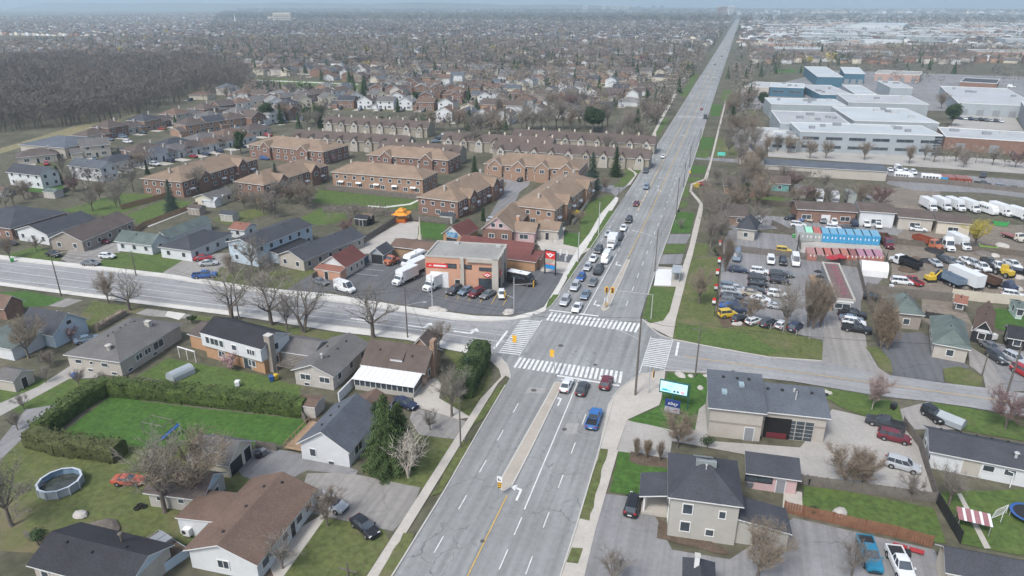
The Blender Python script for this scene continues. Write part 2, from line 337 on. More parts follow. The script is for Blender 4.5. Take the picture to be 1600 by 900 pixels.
def volume(par, x0, x1, y0, y1, z0, h, rise, kind, ridge, wm, rm, over=.45, trim=None, gable=None, t=.16, wname='wall', rname='roof'):
    "walls and roof of one block of a building, in its local frame; kind gable, hip, flat or shed"
    trim = trim or M_trim; z1 = z0 + h; xm, ym = (x0 + x1) / 2, (y0 + y1) / 2
    wb = MB()
    if kind == 'flat':
        wb.box(x0, x1, y0, y1, z0, z1, 0, skipb=True); wb.obj(wname, [wm], par)
        rb = MB(); e = .12; q = .35
        rb.box(x0 - e, x1 + e, y0 - e, y0 + .3, z1, z1 + q, 1); rb.box(x0 - e, x1 + e, y1 - .3, y1 + e, z1, z1 + q, 1)
        rb.box(x0 - e, x0 + .3, y0 + .3, y1 - .3, z1, z1 + q, 1); rb.box(x1 - .3, x1 + e, y0 + .3, y1 - .3, z1, z1 + q, 1)
        rb.box(x0 + .3, x1 - .3, y0 + .3, y1 - .3, z1, z1 + .1, 0)
        rb.obj(rname, [rm, trim], par); return
    wb.box(x0, x1, y0, y1, z0, z1, 0, skipb=True)
    rb = MB(); o = over
    if kind == 'gable':
        if ridge == 'x':
            sl = rise / ((y1 - y0) / 2); ya, yb = y0 - o, y1 + o; za = z1 - sl * o; zr = z1 + rise; xa, xb = x0 - o, x1 + o
            wb.poly([(x0, y0, z1), (x0, ym, zr - .05), (x0, y1, z1)][::-1], 1); wb.poly([(x1, y0, z1), (x1, ym, zr - .05), (x1, y1, z1)], 1)
            prof = [(ya, za), (ym, zr), (yb, za), (yb, za + t), (ym, zr + t), (ya, za + t)]
            L = [(xa, y, z) for y, z in prof]; R = [(xb, y, z) for y, z in prof]
            cen = (0, -1, 1)
        else:
            sl = rise / ((x1 - x0) / 2); xa, xb = x0 - o, x1 + o; za = z1 - sl * o; zr = z1 + rise; ya, yb = y0 - o, y1 + o
            wb.poly([(x0, y0, z1), (xm, y0, zr - .05), (x1, y0, z1)][::-1], 1); wb.poly([(x0, y1, z1), (xm, y1, zr - .05), (x1, y1, z1)], 1)
            prof = [(xa, za), (xm, zr), (xb, za), (xb, za + t), (xm, zr + t), (xa, za + t)]
            L = [(x, ya, z) for x, z in prof]; R = [(x, yb, z) for x, z in prof]
        i = 0
        rb.poly([L[5], L[4], R[4], R[5]], 0); rb.poly([L[4], L[3], R[3], R[4]], 0)
        rb.poly([L[0], L[5], R[5], R[0]], 1); rb.poly([L[3], L[2], R[2], R[3]], 1)
        rb.poly([L[0], R[0], R[1], L[1]], 1); rb.poly([L[1], R[1], R[2], L[2]], 1)
        for S in (L, R): rb.poly([S[0], S[1], S[4], S[5]], 1); rb.poly([S[1], S[2], S[3], S[4]], 1)
    elif kind == 'hip':
        xa, xb, ya, yb = x0 - o, x1 + o, y0 - o, y1 + o; w_, l_ = xb - xa, yb - ya
        za = z1 - .05; zr = z1 + rise
        if w_ >= l_: r1, r2 = (xa + l_ / 2, ym), (xb - l_ / 2, ym)
        else: r1, r2 = (xm, ya + w_ / 2), (xm, yb - w_ / 2)
        if abs(w_ - l_) < .3: r2 = (r1[0] + .01, r1[1] + .01)
        rb.box(xa, xb, ya, yb, za, za + t, 1)
        T = za + t
        A, B, C, E_ = (xa, ya, T), (xb, ya, T), (xb, yb, T), (xa, yb, T); r1 = (*r1, zr + t); r2 = (*r2, zr + t)
        if w_ >= l_: rb.poly([A, B, r2, r1]); rb.poly([B, C, r2]); rb.poly([C, E_, r1, r2]); rb.poly([E_, A, r1])
        else: rb.poly([A, B, r1]); rb.poly([B, C, r2, r1]); rb.poly([C, E_, r2]); rb.poly([E_, A, r1, r2])
    elif kind == 'shed':      # high side at y1 when ridge is 'y1', etc.
        hi = {'y1': [0, 0, 1, 1], 'y0': [1, 1, 0, 0], 'x1': [0, 1, 1, 0], 'x0': [1, 0, 0, 1]}[ridge]
        cs = [(x0 - o, y0 - o), (x1 + o, y0 - o), (x1 + o, y1 + o), (x0 - o, y1 + o)]
        lo_ = [(c[0], c[1], z1 + hi[k] * rise) for k, c in enumerate(cs)]; up = [(a, b_, c + t) for a, b_, c in lo_]
        rb.poly(up); rb.poly(lo_[::-1], 1)
        for k in range(4): rb.poly([lo_[k], lo_[(k + 1) % 4], up[(k + 1) % 4], up[k]], 1)
        cw = [(x0, y0), (x1, y0), (x1, y1), (x0, y1)]
        for k in range(4):
            a, c = cw[k], cw[(k + 1) % 4]; wb.poly([(*a, z1), (*c, z1), (*c, z1 + hi[(k + 1) % 4] * rise), (*a, z1 + hi[k] * rise)])
    wb.obj(wname, [wm, gable or wm], par); rb.obj(rname, [rm, trim], par)
class H: pass
REFS = []      # (x, y, short phrase) used to describe what stands beside them
def frame(A, B, C, ze, inset=.45):
    "rectangle from three roof-edge pixels at height ze (C may be a depth in metres)"
    a, b = G(*A, ze), G(*B, ze); xh = (b - a); L = xh.length; xh.normalize(); yh = Vector((-xh.y, xh.x, 0))
    if isinstance(C, (int, float)): W = C
    else:
        W = (G(*C, ze) - b).dot(yh)
    if W < 0: W = abs(W); yh = -yh; raise ValueError('frame order %s %s %s' % (A, B, C))
    return a + xh * inset + yh * inset, atan2(xh.y, xh.x), L - 2 * inset, W - 2 * inset
def house(name, label, cat, A, B, C, eave, rise, kind, ridge, wm, rm, over=.45, group=None, ref=None, trim=None, gable=None, base=0, snap=True, **k):
    o, an, L, W = frame(A, B, C, eave, over if kind != 'flat' else .12)
    r = H(); r.L, r.W, r.eave, r.rise = L, W, eave, rise
    r.e = empty(name, (o.x, o.y, 0), an, label, cat, group); r.an = an; r.o = Vector((o.x, o.y, 0))
    r.kind, r.ridge = kind, ridge
    volume(r.e, 0, L, 0, W, 0, eave, rise, kind, ridge, wm, rm, over, trim, gable)
    c = r.world(L / 2, W / 2) if False else r.o + Vector((cos(an) * L / 2 - sin(an) * W / 2, sin(an) * L / 2 + cos(an) * W / 2, 0))
    REFS.append((c.x, c.y, ref or name.replace('_', ' '))); OBST.append((c.x, c.y, max(L, W) / 2 + 1))
    return r
OBST = []
def wins(h, side, us, z, w=1.1, ht=1.2, kind='window', x0=0, x1=None, y0=0, y1=None, fm=None, dm=None):
    "side 0 front (-y), 1 +x, 2 +y, 3 -x; us: metres along that side"
    x1 = h.L if x1 is None else x1; y1 = h.W if y1 is None else y1
    for u in us:
        p = {0: (x0 + u, y0, 0), 1: (x1, y0 + u, pi / 2), 2: (x1 - u, y1, pi), 3: (x0, y1 - u, -pi / 2)}[side]
        opening(h.e, p[0], p[1], p[2], z, w, ht, kind, fm, dm)
def autowin(h, z=1.0, step=3.2, w=1.1, ht=1.2, sides=(0, 1, 2, 3), fm=None):
    for s in sides:
        ln = h.L if s in (0, 2) else h.W; n = max(1, int(ln / step)); wins(h, s, [ln * (k + .5) / n for k in range(n)], z, w, ht, fm=fm)
def rpt(h, u, v):
    "height of the roof above plan point (u,v) of a simple gable or hip"
    if h.kind == 'flat': return h.eave + .1
    if h.kind == 'gable':
        d = abs(v - h.W / 2) / (h.W / 2) if h.ridge == 'x' else abs(u - h.L / 2) / (h.L / 2); return h.eave + h.rise * (1 - d) + .16
    m = min(u, v, h.L - u, h.W - v) + .45; return h.eave + min(1, m / (min(h.L, h.W) / 2 + .45)) * h.rise + .1
def vents(h, pts, m=None, s=.16):
    for u, v in pts:
        z = rpt(h, u, v); b = MB(); b.box(u - s, u + s, v - s, v + s, z - .2, z + .22, 0, tx=.04, ty=.04); b.obj('roof_vent', m or M_dark, h.e)
def chimney(h, u, v, w=.9, d=.6, top=1.1, m=None, z0=0):
    z = rpt(h, min(max(u, 0), h.L), min(max(v, 0), h.W)); b = MB(); b.box(u - w / 2, u + w / 2, v - d / 2, v + d / 2, z0 if z0 else z - .8, z + top, 0)
    b.box(u - w / 2 - .06, u + w / 2 + .06, v - d / 2 - .06, v + d / 2 + .06, z + top, z + top + .12, 1); b.obj('chimney', [m or W_tanb, M_kerb], h.e)
def pipe(h, u, v, r=.1, t=.7, m=None):
    z = rpt(h, u, v); b = MB(); b.tube((u, v, z - .3), (u, v, z + t), r, r, 6); b.tube((u, v, z + t), (u, v, z + t + .15), r * 1.9, r * 1.4, 6); b.obj('vent_pipe', m or M_steel, h.e)
# ------------------------------------------------------------------ trees
TREE = {}
def ribbon(b, p, q, w, m=0):
    d = q - p; s = d.cross(Vector((RT.uniform(-1, 1), RT.uniform(-1, 1), RT.uniform(-.4, .4))))
    if s.length < 1e-5: return
    s = s.normalized() * w; b.poly([p - s, p + s, q], m)
RT = random.Random(3)
def grow(trunk, crown, p, d, ln, r, lev, maxlev, spread, up, tw):
    "one limb, its bends and what forks off it"
    n = 3 if lev < 2 else 2; q = p
    for k in range(n):
        dd = (d + Vector((RT.gauss(0, .13), RT.gauss(0, .13), RT.gauss(0, .06) + up * .12))).normalized()
        e = q + dd * (ln / n); ra = r * (1 - .45 * k / n); rb = r * (1 - .45 * (k + 1) / n)
        tgt = trunk if lev < 2 else crown
        if rb > .02: tgt.tube(q, e, ra, rb, 5 if lev < 2 else 3, 0, False)
        else: ribbon(tgt, q, e, ra * 1.2)
        if lev >= 1 or k > 0:
            nn = (1 if lev < maxlev else 0) + (1 if lev == maxlev - 1 else 0)
            for _ in range(nn):
                sd_ = Vector((RT.gauss(0, 1), RT.gauss(0, 1), RT.gauss(.15, .5))).normalized()
                nd = (dd * .75 + sd_ * spread).normalized()
                grow(trunk, crown, q + (e - q) * RT.random(), nd, ln * RT.uniform(.5, .72), rb * .62, lev + 1, maxlev, spread, up, tw)
        if lev >= maxlev - 1:
            for _ in range(tw + 1):
                sd_ = Vector((RT.gauss(0, 1), RT.gauss(0, 1), RT.gauss(.25, .6))).normalized()
                b_ = q + (e - q) * RT.random(); l2 = RT.uniform(.5, 1.1) * .9
                ribbon(crown, b_, b_ + (dd * .5 + sd_ * .8) * l2, .02)
        q, d = e, dd
    if lev < maxlev:
        for _ in range(2 if lev else 3):
            sd_ = Vector((RT.gauss(0, 1), RT.gauss(0, 1), 0)).normalized()
            grow(trunk, crown, q, (d * .9 + sd_ * spread * .9 + Vector((0, 0, up * .3))).normalized(), ln * RT.uniform(.62, .8), r * .5, lev + 1, maxlev, spread, up, tw)
def bare_tree(key, h, spread=.6, up=.5, lev=4, seed=1, mt=None, mc=None, trunk=.3, r=.22, stems=1, tw=2, buds=0, bm=None, bs=.09):
    if key in TREE: return TREE[key]
    RT.seed(seed); t, c = MB(), MB(); th = h * trunk
    for s in range(stems):
        a = 6.28 * s / stems + .5; ln = 0 if stems == 1 else .25; d0 = Vector((cos(a) * ln, sin(a) * ln, 1)).normalized()
        top = d0 * th; rr = r / (stems ** .4)
        t.tube(Vector((0, 0, -.1)), d0 * th * .15, rr * 1.5, rr * 1.05, 7, 0, False); t.tube(d0 * th * .15, top, rr * 1.05, rr * .85, 7, 0, False)
        for k in range(4 if stems == 1 else 2):
            b_ = 6.28 * k / 4 + RT.random(); dd = Vector((cos(b_) * spread, sin(b_) * spread, up + .35)).normalized()
            grow(t, c, top * RT.uniform(.85, 1), dd, h * .3, rr * .55, 1, lev, spread, up, tw)
        grow(t, c, top, d0, h * .3, rr * .6, 1, lev, spread, up, tw)
    if buds:
        vs = c.v[:]
        for _ in range(buds):
            p = Vector(RT.choice(vs)) + Vector((RT.gauss(0, .15), RT.gauss(0, .15), RT.gauss(0, .15))); s = bs * RT.uniform(.6, 1.4)
            a = Vector((RT.gauss(0, 1), RT.gauss(0, 1), RT.gauss(0, 1))).normalized(); b_ = a.cross(Vector((0, 0, 1)) + a * .1).normalized()
            c.poly([p - a * s, p + b_ * s, p + a * s, p - b_ * s], 1)
    mx = max(v[2] for v in c.v); k = h / mx
    t.v = [(x * k, y * k, z * k) for x, y, z in t.v]; c.v = [(x * k, y * k, z * k) for x, y, z in c.v]
    TREE[key] = (t.mesh('trunk', [mt or M_bark], True), c.mesh('crown', [mc or T_grey, bm or mc or T_grey])); return TREE[key]
def conifer(key, h, rad, mc, seed=1, lean=0., dens=1.0, cut=.08, droop=.35):
    if key in TREE: return TREE[key]
    RT.seed(seed); t, c = MB(), MB(); t.tube((0, 0, -.1), (0, 0, h * .96), h * .022, .03, 6, 0, False)
    z = h * cut
    while z < h * .985:
        f = (z - h * cut) / (h * (1 - cut)); R_ = rad * (1 - f) ** .8 * RT.uniform(.82, 1.12) + .12
        n = max(4, int(11 * (1 - f * .55) * dens))
        for k in range(n):
            a = 6.28 * (k + RT.random()) / n; rr = R_ * RT.uniform(.72, 1.12); dr = -droop * rr * RT.uniform(.5, 1.2)
            tip = Vector((cos(a) * rr, sin(a) * rr, z + dr)); base = Vector((0, 0, z + .1))
            ax = (tip - base); sid = Vector((-sin(a), cos(a), 0))
            m_ = max(3, int(rr / .32))
            for j in range(m_):
                q = (j + .6) / m_; p = base + ax * q; wd = .42 * rr * (1 - .55 * q) * .55 + .12
                for sgn in (-1, 1):
                    e = p + sid * sgn * wd * RT.uniform(.6, 1.2) + ax.normalized() * wd * .6 + Vector((0, 0, -.12 - .1 * RT.random()))
                    up_ = Vector((0, 0, .12 * RT.random() + .03))
                    c.poly([p + up_, p + ax.normalized() * .22 + up_, e])
                    c.poly([p, e, p + Vector((0, 0, -.2)) + ax.normalized() * .1])
        z += h * .028 / dens ** .5 + .05
    c.poly([(-.06, 0, h * .9), (.06, 0, h * .9), (0, 0, h)]); c.poly([(0, -.06, h * .9), (0, .06, h * .9), (0, 0, h)])
    TREE[key] = (t.mesh('trunk', [M_bark]), c.mesh('crown', [mc])); return TREE[key]
def leafy(b, cx, cy, z0, z1, rx, ry, n, s, fn=None, m=0):
    "small leaf faces through a rounded volume, denser towards its surface"
    for _ in range(n):
        while True:
            x, y, z = RT.uniform(-1, 1), RT.uniform(-1, 1), RT.uniform(-1, 1); r2 = x * x + y * y + z * z
            if .25 < r2 < 1: break
        k = RT.uniform(.8, 1.08); p = Vector((cx + x * rx * k, cy + y * ry * k, (z0 + z1) / 2 + z * (z1 - z0) / 2 * k)); q = s * RT.uniform(.6, 1.5)
        a = Vector((RT.gauss(0, 1), RT.gauss(0, 1), RT.gauss(0, .8))).normalized(); e = a.cross(Vector((x, y, z + .4))).normalized()
        b.poly([p - a * q, p + e * q * .7, p + a * q, p - e * q * .7], m)
def bushy(key, h, rad, mc, n=1500, s=.16, seed=1, cut=.12, lumps=7):
    if key in TREE: return TREE[key]
    RT.seed(seed); t, c = MB(), MB(); t.tube((0, 0, -.1), (0, 0, h * .6), .12 + h * .012, .06, 6, 0, False)
    for k in range(lumps):
        a = RT.uniform(0, 6.28); rr = rad * RT.uniform(.1, .62); zz = h * RT.uniform(cut + .25, .82); q = rad * RT.uniform(.38, .6)
        t.tube((0, 0, h * .3), (cos(a) * rr, sin(a) * rr, zz), .07, .03, 4, 0, False)
        leafy(c, cos(a) * rr, sin(a) * rr, max(.1, zz - q * .9), min(h, zz + q * .9), q, q, n // lumps, s)
    TREE[key] = (t.mesh('trunk', [M_bark]), c.mesh('crown', [mc])); return TREE[key]
def put_tree(key, x, y, label, rz=None, sc=1., name='bare_tree', cat='tree', group=None, z=0):
    t, c = TREE[key]; o = empty(name, (x, y, z), RND.uniform(0, 6.28) if rz is None else rz, label, cat, group)
    o.scale = (sc, sc, sc); link('trunk', t, o); link('crown', c, o); return o

bare_tree('maple', 10, .62, .5, 4, 11, r=.26, tw=2)
bare_tree('maple2', 10, .7, .45, 4, 12, r=.26, tw=2, mc=T_grey)
bare_tree('tall', 13, .55, .75, 4, 13, r=.28, trunk=.26, tw=2)
bare_tree('gaunt', 14, .95, .5, 4, 14, r=.42, trunk=.26, tw=0)
bare_tree('gaunt2', 14, .9, .5, 4, 24, r=.42, trunk=.22, stems=2, tw=0)
bare_tree('small', 6, .6, .5, 3, 15, r=.12, trunk=.22, tw=3)
bare_tree('round', 8, .62, .6, 4, 16, r=.17, trunk=.22, tw=2, mc=T_brown)
bare_tree('birch', 9, .5, .6, 4, 17, r=.15, trunk=.2, tw=2, mt=M_birch, mc=mat('twigs_pale', (.29, .225, .205)), stems=2)
bare_tree('white', 7, .6, .7, 3, 18, r=.16, trunk=.16, tw=1, mt=M_birch, mc=M_birch, stems=3)
bare_tree('olive', 9, .62, .5, 4, 19, r=.2, trunk=.22, tw=2, mc=T_brown, buds=1500, bm=T_olive, bs=.045)
bare_tree('budding', 7, .6, .55, 4, 20, r=.15, trunk=.2, tw=2, mc=T_brown, buds=1500, bm=T_rust, bs=.042)
bare_tree('pinkb', 5, .65, .4, 3, 21, r=.12, trunk=.2, tw=2, mc=T_brown, buds=2200, bm=T_pink, bs=.075)
bare_tree('redbud', 8, .62, .45, 4, 22, r=.17, trunk=.22, tw=3, mc=T_red, buds=1200, bm=T_red, bs=.06)
bare_tree('willow', 9, .6, .35, 4, 23, r=.25, trunk=.3, tw=2, mc=T_yel, buds=3000, bm=T_yel, bs=.09)
bare_tree('column', 13, .13, 1.6, 4, 25, r=.2, trunk=.06, stems=4, tw=2, mc=T_brown)
bare_tree('columnr', 11, .14, 1.6, 4, 26, r=.18, trunk=.06, stems=4, tw=2, mc=T_brown, buds=2600, bm=T_rust, bs=.1)
conifer('spruce', 12, 3.0, T_spruce, 31); conifer('full', 12, 3.9, mat('green_spruce_needles', (.052, .082, .028), .9, .3, .6, .3, 3, obj=True), 41, cut=.02, dens=1.5); conifer('fir', 11, 2.6, T_ever, 32, cut=.05); conifer('wide', 12, 4.6, T_ever, 33, cut=.12, droop=.1)
conifer('cone', 6, 1.6, T_ever, 34, cut=.02, droop=.1); conifer('slim', 5, .7, T_ever, 35, cut=.02, droop=.1, dens=1.2)
bushy('pine', 11, 4.6, T_ever, 3600, .3, 36, .2, 14); bushy('shrub', 2.4, 1.5, T_ever, 500, .12, 37, .02); bushy('dome', 9, 3.2, T_ever, 2200, .24, 38, .05, 12)
def tree_px(key, bx, by, h, label, sc=None, **k):
    p = G(bx, by); hb = {'maple': 10, 'maple2': 10, 'tall': 13, 'gaunt': 14, 'gaunt2': 14, 'small': 6, 'round': 8, 'birch': 9, 'white': 7, 'olive': 9, 'budding': 7, 'pinkb': 5, 'redbud': 8, 'willow': 9, 'column': 13, 'columnr': 11, 'spruce': 12, 'full': 12, 'fir': 11, 'wide': 12, 'cone': 6, 'slim': 5, 'pine': 11, 'shrub': 2.4, 'dome': 9}[key]
    nm = {'spruce': 'spruce_tree', 'full': 'spruce_tree', 'fir': 'fir_tree', 'wide': 'pine_tree', 'cone': 'conifer', 'slim': 'slim_cedar', 'pine': 'pine_tree', 'shrub': 'evergreen_shrub', 'dome': 'evergreen_tree', 'birch': 'birch_tree', 'willow': 'willow_tree', 'pinkb': 'blossom_tree', 'column': 'columnar_tree', 'columnr': 'columnar_tree'}.get(key, 'bare_tree')
    return put_tree(key, p.x, p.y, label, sc=h / hb, name=k.pop('name', nm), **k)
def hedge(pts, w, h, label, name='hedge', m=None):
    b = MB(); P = [G(*p) for p in pts]; RT.seed(5); m = m or T_cedar
    for a, c in zip(P[:-1], P[1:]):
        d = (c - a); L = d.length; d.normalize(); n = Vector((-d.y, d.x, 0)); k = max(1, int(L / 1.1)); secs = []
        for j in range(k + 1):
            q = a + d * (L * j / k); ww = w / 2 * RT.uniform(.86, 1.1); hh = h * RT.uniform(.93, 1.06)
            secs.append([q + n * s * ww * f + Vector((0, 0, z * hh)) for s, f, z in ((-1, .9, 0), (-1, 1, .3), (-1, .96, .8), (-1, .6, .98), (1, .6, 1), (1, .96, .8), (1, 1, .3), (1, .9, 0))])
        b.loft(secs)
        for _ in range(int(L * 60)):
            q = a + d * RT.uniform(0, L); s = RT.choice((-1, 1)); z = RT.uniform(.05, 1)
            if RT.random() < .4: p = q + n * RT.uniform(-.55, .55) * w + Vector((0, 0, h * RT.uniform(.95, 1.1)))
            else: p = q + n * s * w / 2 * RT.uniform(.92, 1.1) + Vector((0, 0, z * h))
            g = .15 * RT.uniform(.6, 1.4); e = Vector((RT.gauss(0, 1), RT.gauss(0, 1), RT.gauss(0, 1))).normalized(); f = e.cross(Vector((.3, .2, 1))).normalized()
            b.poly([p - e * g, p + f * g, p + e * g, p - f * g])
    c = sum(P, Vector()) / len(P); REFS.append((c.x, c.y, name))
    return tag(b.obj(name, m), label, 'hedge')

# ------------------------------------------------------------------ vehicles (x forward)
PAINT = {}
def paint(n):
    cols = dict(white=(.60, .62, .63), silver=(.36, .38, .40), grey=(.13, .14, .15), dark=(.045, .05, .057), black=(.018, .019, .022), navy=(.025, .035, .07), blue=(.03, .09, .28), bright_blue=(.03, .13, .36), teal=(.02, .17, .28),
                red=(.30, .025, .03), maroon=(.13, .025, .035), beige=(.33, .29, .23), yellow=(.52, .37, .04), orange=(.36, .12, .06), green=(.05, .27, .08), lime=(.2, .4, .07), rust=(.22, .06, .035), brown=(.10, .06, .045), steel_blue=(.14, .19, .25), cream=(.5, .48, .42), redorange=(.38, .085, .045), salmon=(.33, .15, .12), pale_blue=(.13, .31, .43), cblue=(.05, .26, .46), cgrey=(.3, .32, .31), mint=(.3, .62, .42), pink=(.34, .15, .19))
    if n not in PAINT: PAINT[n] = mat('paint_' + n, cols[n], .32, .03, .8, obj=True, spec=.5, metal=.0)
    return PAINT[n]
M_tyre = mat('tyre_rubber', (.018, .018, .019), .9, .1); M_rim = mat('alloy_rim', (.35, .36, .37), .35, .05, metal=.6)
M_lamp = mat('headlight_lens', (.62, .63, .6), .15, .03, spec=.6); M_tail = mat('tail_light_lens', (.35, .02, .02), .2, .03, spec=.6)
M_plas = mat('black_plastic', (.025, .026, .028), .7, .08)
CM = {}
def wheel_mesh(r=.33, w=.22):
    k = ('w', r, w)
    if k not in CM:
        b = MB(); b.tube((0, -w / 2, 0), (0, w / 2, 0), r, r, 14, 0); b.tube((0, -w / 2 - .012, 0), (0, w / 2 + .012, 0), r * .6, r * .6, 10, 1); CM[k] = b.mesh('wheel', [M_tyre, M_rim])
    return CM[k]
SPEC = {  # L, W, H, belt, (rear deck z), cabin base x0,x1  roof x0,x1, hood z, axle f, axle r, wheel r
    'sedan': (4.75, 1.82, 1.46, .98, .99, -1.75, 1.05, -1.05, .25, .92, 1.42, -1.38, .33),
    'suv': (4.7, 1.9, 1.72, 1.10, 1.10, -2.25, 1.15, -1.95, .45, 1.05, 1.42, -1.38, .36),
    'hatch': (4.2, 1.78, 1.5, 1.0, 1.0, -2.0, 1.0, -1.6, .3, .95, 1.3, -1.25, .32),
    'minivan': (5.0, 1.95, 1.78, 1.10, 1.10, -2.4, 1.45, -2.2, .75, 1.03, 1.55, -1.5, .34),
    'van': (5.9, 2.05, 2.55, 1.35, 1.35, -2.9, 2.05, -2.85, 1.25, 1.25, 1.95, -1.75, .36),
    'coupe': (4.5, 1.8, 1.28, .9, .95, -1.6, .65, -.95, -.05, .86, 1.35, -1.3, .32),
    'jeep': (4.2, 1.88, 1.85, 1.15, 1.15, -2.0, .75, -1.95, .45, 1.1, 1.3, -1.2, .4),
}
def car_meshes(kind):
    if kind in CM: return CM[kind]
    if kind == 'pickup': L, W, Hh, belt, deck, c0, c1, r0, r1, hood, af, ar, wr = 5.7, 2.0, 1.86, 1.18, 1.18, -.75, 1.35, -.6, .65, 1.12, 1.75, -1.75, .4
    else: L, W, Hh, belt, deck, c0, c1, r0, r1, hood, af, ar, wr = SPEC[kind]
    h2 = W / 2; b = MB()
    def ring(x, w, zt, zb=.22):
        return [(x, -w * .9, zb), (x, -w, zb + .2), (x, -w * 1.0, zt - .28), (x, -w * .93, zt - .05), (x, -w * .8, zt), (x, w * .8, zt), (x, w * .93, zt - .05), (x, w, zt - .28), (x, w, zb + .2), (x, w * .9, zb)]
    if kind == 'pickup': st = [(-L / 2, h2 * .95, .95, .4), (-L / 2 + .06, h2 * .98, 1.02, .35), (c0, h2, 1.02, .3), (c0 + .02, h2, belt, .3), (c1, h2, belt, .3), (c1 + .15, h2 * .99, hood + .03, .3), (L / 2 - .35, h2 * .96, hood - .04, .3), (L / 2 - .04, h2 * .9, hood - .16, .35), (L / 2, h2 * .85, .75, .42)]
    else: st = [(-L / 2, h2 * .84, deck - .22, .42), (-L / 2 + .08, h2 * .92, deck - .05, .34), (-L / 2 + .45, h2 * .98, deck, .24), (c0 + .3, h2, belt, .22), (0, h2, belt, .22), (c1, h2, belt - .01, .22), (c1 + .12, h2 * .99, hood, .22), (L / 2 - .45, h2 * .95, hood - .1, .24), (L / 2 - .1, h2 * .84, hood - .26, .32), (L / 2, h2 * .74, hood - .38, .4)]
    b.loft([ring(*s) for s in st])
    wb_, wt = h2 * .86, h2 * (.70 if kind not in ('van', 'minivan', 'jeep') else .8); zb = belt - .03; zt = Hh
    # roof skin
    xm = (r0 + r1) / 2
    b.loft([[(r0, -wt * .94, zt - .07), (r0, -wt * .8, zt - .02), (r0, wt * .8, zt - .02), (r0, wt * .94, zt - .07)], [(xm, -wt, zt - .05), (xm, -wt * .82, zt + .02), (xm, wt * .82, zt + .02), (xm, wt, zt - .05)], [(r1, -wt * .94, zt - .08), (r1, -wt * .8, zt - .03), (r1, wt * .8, zt - .03), (r1, wt * .94, zt - .08)]])
    bases = [(c0, -wb_ * .92), (c1, -wb_ * .95)]; tops = [(r0, -wt * .93), (r1, -wt * .93)]
    for s in (1, -1):
        for (bx, by), (tx, ty) in zip(bases, tops): b.tube((bx, by * s, zb), (tx, ty * s, zt - .06), .05, .045, 4, 0, False)
        for f in ((.5,) if kind in ('sedan', 'coupe', 'pickup', 'hatch', 'jeep') else (.36, .68)):
            bx = c0 + (c1 - c0) * (f - .02); tx = r0 + (r1 - r0) * f; b.tube((bx, -wb_ * s, zb), (tx, -wt * s, zt - .06), .04, .04, 4, 0, False)
        if kind == 'van': b.poly([(c0 + .02, -wb_ * s * 1.02, zb), (c0 + 3.5, -wb_ * s * 1.03, zb), (c0 + 3.3, -wt * s * 1.02, zt - .08), (r0, -wt * s * .99, zt - .08)][::s])
        b.box(L * .17, L * .17 + .18, *(sorted((-s * (h2 + .17), -s * (h2 - .04)))), belt - .02, belt + .14)   # mirrors
    if kind == 'pickup':
        for y0, y1 in ((-h2 * .97, -h2 * .84), (h2 * .84, h2 * .97)): b.box(-L / 2 + .08, c0, y0, y1, 1.0, 1.2)
        b.box(-L / 2 + .02, -L / 2 + .1, -h2 * .97, h2 * .97, .95, 1.2)
        b.box(-L / 2 + .1, c0, -h2 * .84, h2 * .84, 1.03, 1.04, 1)
    b.box(-L / 2 - .03, -L / 2 + .1, -h2 * .8, h2 * .8, .34, .54, 1); b.box(L / 2 - .15, L / 2 + .02, -h2 * .72, h2 * .72, .3, .48, 1); b.box(L / 2 - .1, L / 2 - .01 + (.02 if kind == 'pickup' else 0), -h2 * .4, h2 * .4, hood - .52, hood - .4, 1)
    b.box(-L / 2 - .045, -L / 2 - .01, -.26, .26, .56, .7, 2)
    for x in (af, ar):
        for s in (1, -1): b.tube((x, s * (h2 - .12), wr + .02), (x, s * (h2 + .008), wr + .02), wr + .07, wr + .07, 12, 1)
    body = b.mesh('body', [paint('white'), M_plas, M_white])
    g = MB(); i = 1.0
    A = [(c0, -wb_ * .93, zb), (c1, -wb_ * .95, zb), (c1, wb_ * .95, zb), (c0, wb_ * .93, zb)]; cm = (c0 + c1) / 2
    g.poly([(c0, -wb_ * .92, zb), (cm, -wb_, zb), (xm, -wt * .97, zt - .06), (r0, -wt * .92, zt - .06)]); g.poly([(cm, -wb_, zb), (c1, -wb_ * .95, zb), (r1, -wt * .92, zt - .06), (xm, -wt * .97, zt - .06)])
    g.poly([(c0, wb_ * .92, zb), (cm, wb_, zb), (xm, wt * .97, zt - .06), (r0, wt * .92, zt - .06)][::-1]); g.poly([(cm, wb_, zb), (c1, wb_ * .95, zb), (r1, wt * .92, zt - .06), (xm, wt * .97, zt - .06)][::-1])
    g.poly([(c1, -wb_ * .95, zb), (c1 + .06, 0, zb), (c1, wb_ * .95, zb), (r1, wt * .92, zt - .06), (r1, -wt * .92, zt - .06)])
    g.poly([(c0, -wb_ * .92, zb), (c0, wb_ * .92, zb), (r0, wt * .92, zt - .05), (r0, -wt * .92, zt - .05)][::-1])
    gl = g.mesh('windows', [M_glass])
    hl = MB(); hl.box(-.1, .06, -.19, .19, -.07, .07, 0, tx=.02, ty=.02); hl = hl.mesh('headlight', [M_lamp]); tl = MB(); tl.box(-.06, .08, -.16, .16, -.1, .1, 0, tx=.01); tl = tl.mesh('tail_light', [M_tail])
    zt_ = deck - .2 if kind != 'pickup' else .9
    if kind in ('suv', 'van', 'minivan', 'jeep'): zt_ = deck - .12
